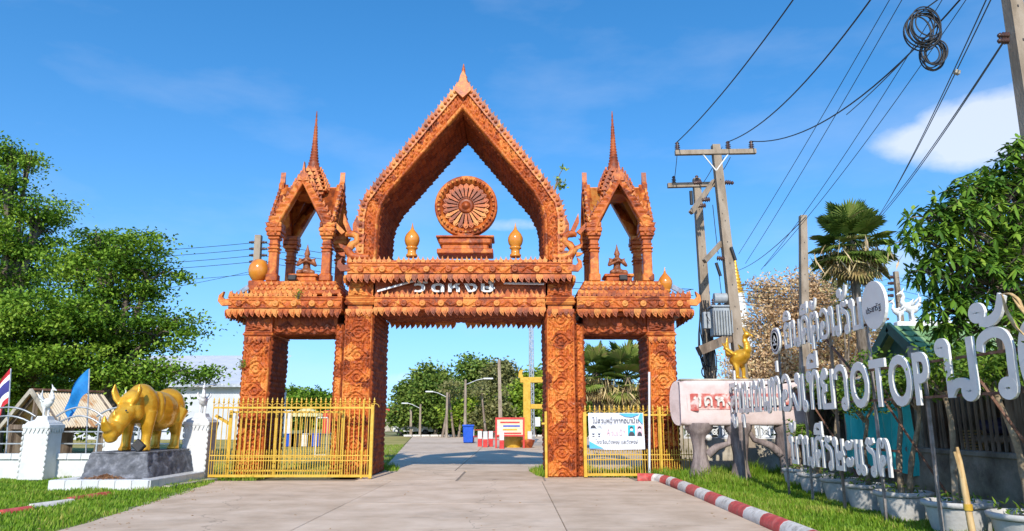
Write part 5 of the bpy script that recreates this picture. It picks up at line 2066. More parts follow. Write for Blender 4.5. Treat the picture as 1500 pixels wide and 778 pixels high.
MB().prism([(-.03, .0), (.03, .0), (.03, -.05), (-.03, -.05)], (SX - .061, 16.72, 3.39), NY, ZP, NX, .006).build('emblem_door', M['white_metal'], sign)
xb = SX + .045
for (y0_, y1_, z) in ((20.7, 6.8, 1.95), (20.7, 6.8, 2.45), (16.9, 11.8, 3.22), (16.9, 11.8, 3.62), (16.5, 11.9, .85), (16.5, 11.9, 1.15)):
    MB().bar((xb, y0_, z), (xb, y1_, z), .035).build('rail', M['rust'], sign)
for y, zt in ((19.9, 2.5), (16.9, 3.7), (15.6, 3.65), (14.12, 3.65), (12.6, 3.7), (11.0, 2.5), (8.7, 2.6)):
    MB().bar((xb + .04, y, -.02), (xb + .04, y, zt), .042).build('post', M['oldsteel'] if y not in (14.12, 19.9) else M['wood'], sign)
for y in (15.6, 12.6, 9.8):
    MB().bar((xb + .05, y, 2.2), (xb + 1.15, y - .3, .05), .032).build('stay', M['rust'], sign)
MB().bar((xb + .05, 14.4, 3.2), (xb + .05, 13.2, 2.4), .035).build('brace', M['rust'], sign)
# dried garland tied to the letters
t = thing('dry_garland', AX(1483, 450, SX - .05), 'withered straw garland knotted over a letter of the community sign', 'garland')
for k, pts in enumerate(([(1468, 432), (1474, 455), (1488, 480), (1502, 492)], [(1466, 431), (1480, 430), (1492, 438), (1500, 455)], [(1484, 436), (1496, 452), (1512, 470)])):
    P_ = [AX(x, y, SX - .10 - .02 * k) for x, y in pts]
    sm, _ = resample([tuple(p) for p in P_], 14)
    MB().tube([V(p) for p in sm], [.012 + .016 * math.sin(i / 13 * 3.1) for i in range(14)], 6, flat=.5).build('strand', M['bamboo'], t)

# bamboo stake
b0, b1 = AX(1428, 800, 6.0), AX(1402, 655, 6.0)
t = thing('bamboo_stake', (b0.x, b0.y, 0), 'split yellow bamboo stake leaning before the last cement pots', 'stake')
d = (b1 - b0)
P_ = [b0 + d * f for f in np.linspace(-.25, 1, 9)]
MB().tube(P_, [.045, .046, .043, .045, .042, .044, .04, .036, .018], 9).build('cane', M['bamboo'], t)
MB().tube([P_[4] + V((0, -.005, -.03)), P_[4] + V((0, -.005, .05))], .056, 9).build('tie', M['yellow'], t)
# second bit of split cane at the top
MB().bar(P_[6] + V((-.02, -.02, 0)), P_[8] + V((-.05, -.02, -.06)), .025).build('splinter', M['bamboo'], t)

# ------------------------------------------------------------------ house with tarp and barred veranda behind the pots
HX = 8.0
house = thing('house', (10.5, 15, 0), 'dim house with barred veranda, teal tarp and green roof behind the potted plants', 'house')
MB().box((HX + .1, 12.0, .50), (.2, 20, 1.04)).build('base_wall', M['wall_dark'], house)
MB().box((HX + .1, 12.0, 1.06), (.28, 20, .10), bev=.02).build('sill', M['wall_dark'], house)
MB().box((11.4, 12.0, 1.2), (.2, 20, 2.4)).build('rear_wall', M['wall_dark'], house)
MB().box((9.7, 21.8, 1.2), (3.3, .2, 2.4)).build('end_wall', M['wall_dark'], house)
for y in (20.5, 18.2, 15.0, 12.2, 9.4):
    MB().box((HX + .12, y, 1.75), (.16, .16, 2.7), bev=.01).build('veranda_post', M['wallc'] if y == 15.0 else M['wood'], house)
mb = MB()
mb.bar((0, 0, 1.1), (0, 0, 2.35), .045, .03)
mbar = mb.mesh('bar', M['wood'])
y = 14.85
while y > 6.5:
    inst('bar', mbar, Matrix.Translation((HX + .1, y, 0)) @ Matrix.Rotation(rnd.uniform(-.03, .03), 4, 'X'), house)
    y -= .17
# teal tarp in folds
n, m_ = 70, 8
P = np.zeros((n, m_, 3))
for i in range(n):
    for j in range(m_):
        yy = 18.0 - 3.0 * i / (n - 1)
        w = j / (m_ - 1)
        P[i, j] = (HX - .10 + .08 * math.sin(i * .75) + .06 * math.sin(i * .31 + w * 2), yy, .62 + 1.75 * w - .08 * math.sin(i * .22) * (1 - w))
grid_obj('tarp', P, M['teal'], house)
# eaves roof over the veranda
for k in range(8):
    y0_ = 21.6 - 2.0 * k
    n = 20
    P = np.zeros((n, 2, 3))
    for i in range(n):
        yy = y0_ - 2.05 * i / (n - 1)
        zz = .03 * math.sin(i * 2.2)
        P[i, 0], P[i, 1] = (HX - .35, yy, 2.5 + zz), (11.6, yy, 3.15 + zz)
    grid_obj('roof_sheet', P[::-1], M['rusty_roof'] if k % 3 == 1 else M['wallc'], house)
MB().bar((HX - .2, 21.5, 2.42), (HX - .2, 6, 2.42), .07, .1).build('eave_beam', M['wood'], house)
# things on the veranda: cloth bundle and rattan basket
p = V((HX + .35, 13.75, 1.12))
t = thing('rattan_basket', p, 'round rattan basket on the dim veranda sill', 'basket')
mb = MB()
for z in np.linspace(0, .32, 7):
    mb.tube([p + V((.16 * (1 + z * .4) * math.cos(a), .16 * (1 + z * .4) * math.sin(a), z)) for a in np.linspace(0, 2 * math.pi, 15)], .012, 5)
mb.build('hoops', M['bamboo'], t)
mb = MB()
for a in np.linspace(0, 2 * math.pi, 13)[:-1]:
    mb.bar(p + V((.16 * math.cos(a), .16 * math.sin(a), 0)), p + V((.18 * math.cos(a), .18 * math.sin(a), .33)), .012)
mb.build('ribs', M['bamboo'], t)
t = thing('cloth_bundle', V((HX + .5, 13.4, 1.45)), 'blue grey cloth bundle lying above the basket on the veranda', 'cloth')
mb = MB()
for i in range(7):
    mb.ell((HX + .5 + rnd.uniform(-.1, .1), 13.4 + rnd.uniform(-.3, .3), 1.5 + rnd.uniform(-.05, .08)), (.14, .2, .1), Euler((rnd.uniform(-.5, .5), rnd.uniform(-.5, .5), 0)))
mesh_obj('cloth', voxel(mb, .03, 3), M['navy'], t)
MB().box((HX + .5, 13.4, 1.30), (.5, .9, .12), bev=.03).build('shelf', M['wood'], t)

# ------------------------------------------------------------------ green roofed hall with scalloped tiles and white ridge
hall = thing('green_roof_hall', (14, 21, 0), 'hall with scalloped green tile roof and white swan ridge behind the veranda', 'building')
g0, g1 = A(1302, 480, 19.0), A(1420, 492, 19.0)
rz = g0.z
ex = A(1262, 530, 17.6)
dep = 3.2
run, drop = 1.3, .85
# roof: ridge along X, slope towards the camera
x0_, x1_ = g0.x, g0.x + 7
ry = 19.0
mb = MB()
mb.prism([(-.13, 0), (-.13, -.14), (-.08, -.24), (0, -.28), (.08, -.24), (.13, -.14), (.13, 0)], (0, 0, 0), XP, ZP, YM, .02)
msc = mb.mesh('scallop_tile', M['greenroof'])
sl = math.atan2(drop, run)
for r_ in range(5):
    f = r_ / 5
    cnt = 11
    for c_ in range(cnt):
        x = x0_ + .15 + .27 * c_ + (.135 if r_ % 2 else 0)
        inst('scallop_tile', msc, Matrix.Translation((x, ry - run * f - .01, rz - drop * f + .03)) @ Matrix.Rotation(-(math.pi / 2 - sl), 4, 'X') @ Matrix.Rotation(rnd.uniform(-.03, .03), 4, 'Y'), hall)
P = np.zeros((2, 3, 3))
for i, x in enumerate((x0_ + .05, x1_)):
    P[i, 0], P[i, 1], P[i, 2] = (x, ry - run, rz - drop), (x, ry, rz), (x, ry + run, rz - drop)
grid_obj('roof_deck', P, M['greenroof'], hall, smooth=False)
for s in (-1, 1):
    MB().bar((x0_ - .02, ry, rz + .02), (x0_ - .02, ry + s * (run + .15), rz - drop - .12), .08, .26).build('barge_board', M['greenwood'], hall)
MB().prism([(-run + .1, -drop - .1), (run - .1, -drop - .1), (0, -.1)], (x0_ + .25, ry, rz), V((0, 1, 0)), ZP, XP, .1).build('gable_wall', M['greenwood'], hall)
MB().box(((x0_ + x1_) / 2 + .3, ry, (rz - drop) / 2), (x1_ - x0_ - .6, run * 1.7, rz - drop - .05)).build('wall', M['wall_dark'], hall)
MB().bar((x0_ + .4, ry - run - .06, rz - drop - .10), (x1_, ry - run - .06, rz - drop - .10), .05, .14).build('gutter', M['bluep'], hall)
rb = A(1330, 474, 26)
MB().box((rb.x + 2.3, 26, rb.z - .05), (5.5, .3, .22), bev=.03).build('white_ridge', M['swanw'], hall)
MB().box((rb.x + 2.3, 26, rb.z / 2 - .1), (5.3, .25, rb.z - .15)).build('rear_gable', M['swanw'], hall)
for k in range(9):
    MB().lathe([(.11, 0), (.14, .1), (.05, .25), (.01, .38)], (rb.x + .2 + .6 * k, 26, rb.z + .04), 6).build('ridge_spike', M['swanw'], hall)
for k, (px, sc_, yw) in enumerate(((1336, 1.15, 95), (1318, .8, 95))):
    p = A(px, 474, 26)
    tag(mesh_obj('ridge_swan', ME_BIRD, M['swanw'], None, Matrix.Translation((p.x, 26, rb.z + .05)) @ Matrix.Rotation(rad(-yw), 4, 'Z') @ Matrix.Scale(sc_, 4)),
        ('large white swan ornament on the white ridge behind the green roof', 'smaller white swan ornament at the ridge end beside the thin utility pole')[k], 'ornament')

# ------------------------------------------------------------------ cement pots
pots = [(7.15, 19.2, .34), (6.95, 17.55, .37), (6.85, 15.95, .39), (6.75, 14.55, .42), (6.6, 13.0, .43), (6.62, 11.45, .47), (6.68, 9.95, .48), (6.75, 8.4, .48)]
pot_lab = ['grey cement pot beside the log sign trunk', 'grey cement pot with a stumpy cut trunk', 'grey cement pot standing behind the wooden sign post', 'grey cement pot with slim bushy shrub', 'grey cement pot with twin bent stems',
           'grey cement pot with a knobbly bare trunk', 'grey cement pot behind the bamboo stake with tall leafy trunk', 'grey cement pot next after the bamboo stake along the row']
POTS = []
for (x, y, r), lab in zip(pots, pot_lab):
    h = .46
    t = thing('cement_pot', (x, y, 0), lab, 'pot')
    MB().lathe([(r * .78, -.02), (r * .9, .2), (r * .97, h - .09)], (x, y, 0), 26).build('wall', M['pot'], t)
    MB().lathe([(r * .97, h - .085), (r * 1.07, h - .07), (r * 1.09, h - .01), (r * 1.04, h), (r * .92, h - .005), (r * .9, h - .08)], (x, y, 0), 26).build('rim', M['pot'], t)
    MB().lathe([(r * .88, h - .09), (r * .5, h - .05), (.01, h - .04)], (x, y, 0), 16).build('soil', M['soil'], t)
    POTS.append((x, y, r, h))
# ------------------------------------------------------------------ utility poles
def conc_pole(name, base, top, w0, w1, label, parent=None):
    t = thing(name, base, label, 'utility pole')
    MB().add(*(lambda p, q: ([p + V((sx * w0 / 2, sy * w0 / 2, 0)) for sx, sy in ((-1, -1), (1, -1), (1, 1), (-1, 1))] + [q + V((sx * w1 / 2, sy * w1 / 2, 0)) for sx, sy in ((-1, -1), (1, -1), (1, 1), (-1, 1))],
             [(0, 1, 5, 4), (1, 2, 6, 5), (2, 3, 7, 6), (3, 0, 4, 7), (4, 5, 6, 7), (3, 2, 1, 0)]))(V(base), V(top))).build('shaft', M['pole'], t)
    mb = MB()
    for i in range(9):
        f = .35 + .6 * i / 9
        p = V(base).lerp(V(top), f)
        mb.box(p + V((0, -(w0 + (w1 - w0) * f) / 2 - .002, 0)), (.025, .01, .05))
    mb.build('bolt_holes', M['black'], t)
    return t


def insulator(mb, p, up=V((0, 0, 1)), s=1.0):
    R = up.to_track_quat('Z', 'Y').to_matrix()
    mb.lathe([(.03 * s, 0), (.085 * s, .03 * s), (.03 * s, .06 * s), (.09 * s, .09 * s), (.03 * s, .12 * s), (.085 * s, .15 * s), (.03 * s, .18 * s), (.07 * s, .22 * s), (.03 * s, .27 * s)], p, 8, rot=R)


YA = 24.2
pa_top, pa_base = A(1048, 213, YA), V((A(1086, 560, YA).x + .15, YA, 0))
pA = conc_pole('utility_pole', pa_base, pa_top, .40, .26, 'tall leaning concrete pole with level top crossarm beside the transformer')
def crossarm(t, p, q, w=.14, ins=(), s=1.0):
    c = MB().bar(p, q, w, w).build('crossarm', M['pole'], t)
    for f in ins:
        mb = MB()
        insulator(mb, V(p).lerp(V(q), f) + V((0, 0, w / 2)), s=s)
        mb.build('insulator', M['insul'], c)
    return c
ca0, ca1 = A(989, 224, YA - .1), A(1107, 222, YA - .1)
crossarm(pA, ca0, ca1, .16, (.03, .66, .95), 1.15)
for px in (1028, 1068):
    MB().bar(A(px, 224, YA - .12), A(1049, 250, YA - .12), .035).build('stay', M['white'], pA)
crossarm(pA, A(1012, 312, YA - .25), A(1046, 265, YA + .2), .14, ())
crossarm(pA, A(1032, 383, YA - .3), A(1067, 345, YA + .3), .14, ())
for px, py, dx in ((1040, 292, -1), (1034, 301, -1), (1062, 267, 1), (1028, 267, -1), (1050, 378, 1)):
    mb = MB()
    insulator(mb, A(px, py, YA - .1), V((dx, 0, -.1)).normalized(), 1.1)
    mb.build('strain_insulator', M['insul'], pA)
for px, py in ((1071, 362), (1049, 385)):
    p = A(px, py, YA - .2)
    MB().tube([p, p + V((.12, 0, -.45))], .055, 8).build('fuse_cutout', M['black'], pA)

YB = 25.3
pb_top, pb_base = A(1020, 262, YB), V((A(1043, 560, YB).x, YB, 0))
pB = conc_pole('utility_pole', pb_base, pb_top, .38, .24, 'concrete pole wrapped in cables on the gate side of the transformer')
crossarm(pB, A(978, 272, YB - .1), A(1050, 270, YB - .1), .16, (.13, .6), 1.0)
mb = MB()
p = A(1012, 280, YB - .15)
mb.tube([p, p + V((0, 0, -.5))], .06, 8)
mb.build('lightning_arrester', M['black'], pB)
# transformer platform between the poles
pl0, pl1 = A(1027, 513, YA - .1), A(1070, 494, YA - .1)
MB().bar(pl0 + V((0, .3, 0)), pl1 + V((.3, .3, .1)), .5, .30).build('platform_beam', M['wood'], pA)
tr = thing('transformer', A(1057, 490, YA + .1), 'pale grey finned transformer tank mounted between the two poles', 'transformer')
tc_ = A(1056, 472, YA + .15)
MB().box(tc_, (.62, .5, .95), bev=.03).build('tank', M['grey_box'], tr)
mb = MB()
for i in range(7):
    mb.box(tc_ + V((-.27 + .09 * i, -.30, -.03)), (.025, .14, .75))
mb.build('cooling_fins', M['grey_box'], tr)
MB().box(tc_ + V((0, 0, .50)), (.72, .6, .06), bev=.01).build('lid', M['grey_box'], tr)
MB().tube([tc_ + V((-.2, -.05, .80)), tc_ + V((.22, -.05, .80))], .17, 12).build('oil_drum', M['grey_box'], tr)
mb = MB()
for dx in (-.2, 0, .2):
    insulator(mb, tc_ + V((dx, .05, .52)), s=1.0)
mb.build('bushings', M['insul'], tr)
mb = MB()
for dx in (-.55, -.42):
    mb.box(tc_ + V((dx, -.05, .05)), (.1, .2, .55), bev=.01)
mb.build('switch_boxes', M['grey_box'], tr)
# wrapped service cables down pole B
cb = thing('cable_bundle', (pb_base.x, YB, 0), 'tangle of black service cables hanging down the pole by the gate', 'cables')
for k in range(9):
    f0 = rnd.uniform(-.28, .25)
    pts = []
    for i in range(9):
        f = i / 8
        p = A(1030 + f0 * 30 + 12 * f, 440 + 130 * f, YB - .28 - .03 * k)
        pts.append(p + V((.10 * math.sin(f * 6 + k), .05 * math.sin(f * 9 + k), 0)))
    MB().tube(pts, rnd.uniform(.012, .03), 5).build('cable', M['wire'], cb)
MB().tube([A(1036, 545, YB - .3) + V((.2 * math.sin(a), -.05, .22 * math.cos(a))) for a in np.linspace(0, 12, 30)], .022, 5).build('loop', M['wire'], cb)

YC = 27.5
pcx = A(1176, 316, YC)
pC = conc_pole('utility_pole', (A(1171, 560, YC).x, YC, 0), pcx, .36, .24, 'bare concrete pole without crossarm behind the welcome lettering')
YD = 40.0
pD = conc_pole('utility_pole', (A(1320, 480, YD).x, YD, 0), A(1312, 398, YD), .36, .22, 'thin distant pole with side insulators above the green roof')
for i in range(5):
    mb = MB()
    insulator(mb, A(1309, 406 + 9 * i, YD - .1), V((-1, 0, 0)), 1.2)
    mb.build('insulator', M['insul'], pD)
YE = 13.0
pE = conc_pole('utility_pole', (A(1512, 260, YE).x + .12, YE, 0), A(1472, -70, YE), .34, .24, 'close stained concrete pole rising beyond the broad-leaved tree')
mb = MB()
for py in (52, 60):
    insulator(mb, A(1478, py, YE - .15), V((-1, 0, 0)), .8)
mb.build('spool_insulators', M['insul'], pE)
YFp = 31.0
pF = conc_pole('utility_pole', (A(377, 430, YFp).x, YFp, 0), A(379, 345, YFp), .34, .26, 'concrete pole standing behind the round tipless jar of the gate')
for i in range(4):
    for dx in (-1, 1):
        mb = MB()
        insulator(mb, A(378 + 5 * dx, 355 + 9.5 * i, YFp), V((dx, 0, 0)), .9)
        mb.build('insulator', M['insul'], pF)

# ------------------------------------------------------------------ overhead wires: (start, end, sag)
def wire(name, p, q, sag, r, label, group, n=22):
    p, q = V(p), V(q)
    pts = [p.lerp(q, f) + V((0, 0, -4 * sag * f * (1 - f))) for f in np.linspace(0, 1, n)]
    o = MB().tube(pts, r, 5).build(name, M['wire'], None)
    return tag(o, label, 'cable', group)


GW = 'power lines from the crossarm poles'
LW = 'thick black power line running from the top crossarm to the near pole'
wire('power_line', A(992, 208, YA - .1), A(1210, -70, 13), .25, .018, 'thick black power line leaving the top crossarm end over the gate', GW)
wire('power_line', A(1066, 208, YA - .1), A(1310, -50, 12), .55, .018, 'thick black power line leaving the top crossarm beside the pole head', GW)
wire('power_line', A(1101, 207, YA - .1), A(1440, -40, 12), .9, .018, 'thick black sagging power line leaving the outer end of the top crossarm', GW)
for a, b, sg_ in (((1082, 372), (1320, -30), .1), ((1092, 386), (1338, -30), .12), ((1075, 398), (1180, 318), .2), ((1115, 395), (1395, -25), .3), ((1120, 390), (1425, -15), .3)):
    wire('service_line', A(*a, 30), A(*b, 15), sg_, .010, 'thin service wire rising steeply from the far poles over the verge', 'thin wires above the verge')
for a, b, sg_ in (((1286, 318), (1449, -10), .25), ((1290, 312), (1456, -10), .2), ((1278, 330), (1478, 50), .25), ((1282, 322), (1482, 42), .22)):
    wire('twin_cable', A(*a, 38), A(*b, 13), sg_, .014, 'sagging twin cable running past the palm crown to the near pole', 'cables to the near pole')
for y0_, y1_ in ((368, 356), (377, 365), (387, 375), (396, 384)):
    wire('street_line', A(-60, y0_ + 2, 36), A(368, y1_, 31), .25, .012, 'line of the four parallel street wires past the big tree to the pole behind the gate', 'parallel street wires')
    wire('street_line', A(388, y1_, 31), A(1016, y1_ + 68, 25.4), .3, .012, 'line of the four parallel street wires behind the gate pavilions to the cable-wrapped pole', 'street wires behind the gate')
wire('street_line', A(366, 398, 31), A(-60, 440, 36), .5, .010, 'lower slack wire leaving the pole behind the tipless jar', 'slack wires')
wire('street_line', A(366, 402, 31), A(-60, 418, 36), .2, .010, 'lower slack wire leaving the pole behind the tipless jar', 'slack wires')
for y0_ in (415, 424, 433, 441):
    wire('street_line', A(1070, y0_, 25), A(1309, y0_ - 8, 40), .3, .011, 'line of the parallel street wires crossing the brown tree', 'street wires over the brown tree')
for i in range(5):
    wire('street_line', A(1313, 406 + 9 * i, 40), A(1560, 425 + 9 * i + i * 3, 30), .3, .011, 'line of the parallel street wires from the thin pole into the broad-leaved tree', 'street wires right of the thin pole')
for i, (a, b) in enumerate((((1070, 230), (1048, 262)), ((1058, 215), (1030, 268)), ((992, 225), (987, 268)), ((1060, 230), (1034, 290)), ((1044, 300), (1052, 372)), ((1058, 312), (1073, 360)), ((1052, 390), (1062, 470)), ((1040, 470), (1026, 440)))):
    wire('jumper_wire', A(*a, YA - .15), A(*b, YA + .2), .08, .012, 'short jumper wire looping between the crossarms and the transformer', 'jumper wires on the twin poles')
for i, (a, b) in enumerate((((1010, 432), (958, 462)), ((1012, 442), (962, 478)), ((1013, 424), (940, 430)), ((1014, 450), (972, 496)), ((1012, 436), (940, 446)))):
    wire('drop_wire', A(*a, YB - .2), A(*b, YB + 2), .1, .012, 'black drop wire fanning out from the cable-wrapped pole behind the gate corner', 'drop wires behind the gate corner')
# coil of spare cable hung from a line
cc = A(1347, 42, 13)
coil = thing('cable_coil', cc, 'hanging double coil of spare black cable on the overhead lines', 'cable coil')
for k in range(20):
    c_ = A(1350 + rnd.uniform(-6, 6), 42 + rnd.uniform(-8, 8), 13) if k < 11 else A(1370 + rnd.uniform(-3, 3), 76 + rnd.uniform(-4, 4), 13)
    R0 = (.37 if k < 11 else .31) + rnd.uniform(-.10, .04)
    sx_ = rnd.uniform(.72, .95) if k < 11 else rnd.uniform(.62, .74)
    tilt = rnd.uniform(-.5, .1)
    pts = []
    for a in np.linspace(0, 2 * math.pi, 29):
        u, w = R0 * sx_ * math.cos(a), R0 * math.sin(a)
        pts.append(c_ + V((u * math.cos(tilt) - w * math.sin(tilt), .05 * math.sin(a + k) + .012 * k - .1, u * math.sin(tilt) + w * math.cos(tilt))))
    MB().tube(pts, .014, 5, caps=False).build('cable_loop', M['wire'], coil)
wire('service_line', A(1352, 15, 13), A(1410, -30, 12.5), .02, .014, 'thick cable holding up the hanging coil', 'cable above the coil')
wire('service_line', A(1240, 168, 19), A(1352, 58, 13), .05, .012, 'cable running from the coil down towards the far poles', 'cable below the coil')
cl = A(1402, 106, 16)
t = thing('cable_clamp', cl, 'small pale clamp box clipped on the sagging cables', 'clamp')
MB().box(cl, (.12, .1, .10), Euler((0, .4, 0)), bev=.01).build('box', M['wallc'], t)
wire('power_line', A(300, -14, 14), A(1300, -9, 14), .06, .012, 'single dark wire crossing straight over the top of the gate', 'high crossing wire')

# ------------------------------------------------------------------ beyond the gate: lamps, signs, bollards
def street_lamp(px, py_b, ptop, Y, arm, label):
    base = V((A(px, py_b, Y).x, Y, 0))
    zt = A(px, ptop, Y).z
    t = thing('street_lamp', base, label, 'street lamp', 'street lamps along the inner road')
    MB().tube([base, base + V((0, 0, zt))], [.16, .11], 8).build('pole', M['pole'], t)
    MB().tube([base + V((0, 0, zt - .5)), base + V((arm * .6, -.1, zt - .05)), base + V((arm, -.15, zt + .1))], .05, 6).build('arm', M['steel'], t)
    MB().box(base + V((arm * 1.15, -.15, zt + .08)), (abs(arm) * .5, .3, .14), bev=.03).build('lamp_head', M['white'], t)
    return t
street_lamp(615, 636, 592, 84, -1.5, 'street lamp farthest along the tree belt, beside the parked pickup')
street_lamp(654, 636, 575, 78, -1.6, 'street lamp among the pale trunks of the tree belt')
street_lamp(681, 638, 556, 72, 1.9, 'street lamp with long arm nearest the blue bin')
t = conc_pole('utility_pole', (A(734, 636, 66).x, 66, 0), A(731, 527, 66), .36, .24, 'slim concrete pole behind the notice board with red frame')
t = conc_pole('utility_pole', (A(602, 636, 88).x, 88, 0), A(602, 600, 88), .3, .22, 'short bare pole by the field edge near the parked pickup')
mast = thing('lattice_mast', (A(779, 636, 58).x, 58, 0), 'tall slim white lattice mast behind the yellow timber frame', 'mast')
mx, mz = A(779, 636, 58).x, A(779, 474, 58).z
for sx_, sy_ in ((-.18, 0), (.18, 0), (0, .3)):
    MB().tube([(mx + sx_, 58 + sy_, 0), (mx + sx_ * .7, 58 + sy_, mz)], .055, 5).build('leg', M['steel'], mast)
mb = MB()
for i in range(22):
    z = mz * (i + .5) / 22
    mb.bar((mx - .18, 58, z), (mx + .18, 58, z), .04)
    mb.bar((mx - .18, 58, z), (mx + .18, 58, z + mz / 22), .03)
mb.build('bracing', M['steel'], mast)
MB().box((mx + .45, 58, 1.6), (.4, .3, .7), bev=.02).build('control_box', M['white'], mast)

yf = thing('timber_frame', (A(782, 640, 50).x, 50, 0), 'tall yellow painted gate frame with two crossbeams beyond the gate', 'frame')
xl = A(772, 645, 50).x
zt = A(772, 560, 50).z
for x in (xl, xl + 3.3):
    MB().box((x, 50, zt / 2), (.5, .5, zt), bev=.03).build('post', M['yellow'], yf)
for z, o_, h in ((zt + .15, .7, .38), (zt - 1.6, .1, .32)):
    MB().box((xl + 1.65, 50, z), (3.5 + o_, .3, h), bev=.03).build('crossbeam', M['yellow'], yf)
for sx_ in (-.02, 3.75):
    mb = MB()
    mb.prism([(0, 0), (.35, 0), (.3, .45), (0, .55), (.1, .3)] if sx_ > 0 else [(0, 0), (-.1, .3), (0, .55), (-.3, .45), (-.35, 0)], (xl + sx_ - .2, 50.1, zt + .3), XP, ZP, YM, .2)
    mb.build('horn', M['yellow'], yf)

nb = thing('notice_board', (A(746, 640, 47).x, 47, 0), 'wide notice board with red frame and pink printed panel on posts', 'notice board')
x0_, x1_ = A(728, 625, 47).x, A(766, 625, 47).x
z0_, z1_ = A(746, 637, 47).z, A(746, 614, 47).z
MB().box(((x0_ + x1_) / 2, 47, (z0_ + z1_) / 2), (x1_ - x0_, .06, z1_ - z0_)).build('panel', mat('notice_print', [(.72, .50, .45), (.80, .62, .40), (.78, .60, .58)], .9, .5), nb)
for (a, b, c_, d) in ((x0_ - .04, x1_ + .04, z1_, z1_ + .1), (x0_ - .04, x1_ + .04, z0_ - .1, z0_)):
    MB().box(((a + b) / 2, 46.97, (c_ + d) / 2), (b - a, .1, d - c_)).build('frame_bar', M['redp'], nb)
for x in (x0_ - .05, x1_ + .05):
    MB().box((x, 46.97, (z1_ + .1) / 2), (.11, .11, z1_ + .1)).build('post', M['redp'], nb)
for k in range(4):
    z = z1_ - .2 - .22 * k
    MB().box(((x0_ + x1_) / 2 + .1 * (k % 2), 46.96, z), ((x1_ - x0_) * (.75 - .1 * (k % 3)), .01, .09)).build('print_line', M['yellow'] if k == 2 else M['redp'] if k != 1 else M['bluep'], nb)
yp = A(752, 644, 48)
t = thing('yellow_planter', (yp.x, 48.3, 0), 'squat yellow trough planter under the notice board', 'planter')
MB().lathe([(.55, 0), (.68, .35), (.74, .8), (.66, .8), (.6, .7)], (yp.x, 48.3, 0), 14).build('trough', M['yellow'], t)
MB().lathe([(.6, .68), (.01, .72)], (yp.x, 48.3, 0), 14).build('soil', M['soil'], t)
mb = MB()
mb.box((0, 0, .25), (.28, .28, .5), bev=.02)
m_r = mb.mesh('foot_band', M['redp'])
mb = MB()
mb.box((0, 0, .75), (.28, .28, .5), bev=.02)
m_w = mb.mesh('shaft', M['white'])
bol = [(681, 641, 66), (692, 641, 60), (703, 645, 50), (711, 646, 48.5), (719, 645, 50), (735, 645, 46), (776, 643, 49)]
BL = ['red-footed white bollard at the street lamp base', 'red-footed white bollard just past the blue bin', 'red-footed white bollard before the pale trunks', 'red-footed white bollard between two other bollards', 'red-footed white bollard next to the red barrier', 'red-footed white bollard under the notice board', 'red-footed white bollard at the foot of the yellow timber frame']
for px, py, Y in bol:
    p = V((A(px, py, Y).x, Y, 0))
    t = thing('bollard', p, BL[bol.index((px, py, Y))], 'bollard', 'red and white bollards beyond the gate')
    inst('foot_band', m_r, Matrix.Translation(p), t)
    inst('shaft', m_w, Matrix.Translation(p), t)
for k, (px, Y) in enumerate(((697, 62), (727, 50))):
    p = V((A(px, 640, Y).x, Y, 0))
    t = thing('barrier_rail', p, ('red tubular barrier nearest the blue bin', 'red tubular barrier touching the notice board')[k], 'barrier')
    for z in (.45, .95):
        MB().tube([p + V((-.55, 0, z)), p + V((.55, 0, z))], .03, 6).build('rail', M['redp'], t)
    for s in (-.5, .5):
        MB().tube([p + V((s, 0, 0)), p + V((s, 0, 1.0))], .03, 6).build('leg', M['redp'], t)
p = V((A(686, 640, 58).x, 58, 0))
t = thing('blue_bin', p, 'blue wheeled rubbish bin beside the street lamp', 'bin')
MB().box(p + V((0, 0, .65)), (.7, .7, 1.2), taper=1.15, bev=.04).build('body', M['bluep'], t)
MB().box(p + V((0, 0, 1.32)), (.9, .9, .14), bev=.04).build('lid', M['bluep'], t)
for s in (-1, 1):
    MB().lathe([(.13, -.05), (.13, .05)], p + V((s * .32, .3, .13)), 10, rot=Matrix.Rotation(math.pi / 2, 3, 'Y')).build('wheel', M['black'], t)
p = V((A(773, 642, 47.5).x, 47.5, 0))
t = thing('terracotta_pot', p, 'round terracotta pot with a clipped shrub beside the yellow frame', 'pot')
MB().lathe([(.25, 0), (.42, .35), (.46, .5), (.4, .5), (.36, .45)], p, 14).build('pot', M['terra_red'], t)
# far kerb of white blocks
fk = thing('far_kerb', (-2, 83.6, 0), 'line of white kerb blocks in front of the tree belt', 'kerb')
mb = MB()
mb.box((0, 0, .1), (.92, .25, .22), bev=.03)
mk = mb.mesh('kerb_block', M['kwhite'])
for i in range(24):
    inst('kerb_block', mk, Matrix.Translation((-11.5 + .98 * i, 83.7, 0)), fk)
# parked pickup in the far shade
p = V((A(606, 636, 92).x, 92, 0))
car = thing('parked_pickup', p, 'pale pickup parked in the far shade under the trees', 'pickup')
mb = MB()
mb.prism([(-2.4, .45), (2.4, .45), (2.45, .95), (1.1, 1.05), (.55, 1.65), (-.9, 1.7), (-1.1, 1.1), (-2.45, 1.08)], p + V((0, .8, 0)), XP, ZP, YM, 1.6)
mb.build('body', M['white'], car)
MB().prism([(-.75, 1.12), (.95, 1.1), (.5, 1.56), (-.72, 1.6)], p + V((0, -.81, 0)), XP, ZP, YM, .02).build('window', M['ink'], car)
for s in (-1.5, 1.5):
    MB().lathe([(.36, 0), (.36, .2), (.1, .22)], p + V((s, -.72, .36)), 14, rot=Matrix.Rotation(math.pi / 2, 3, 'X')).build('wheel', M['black'], car)
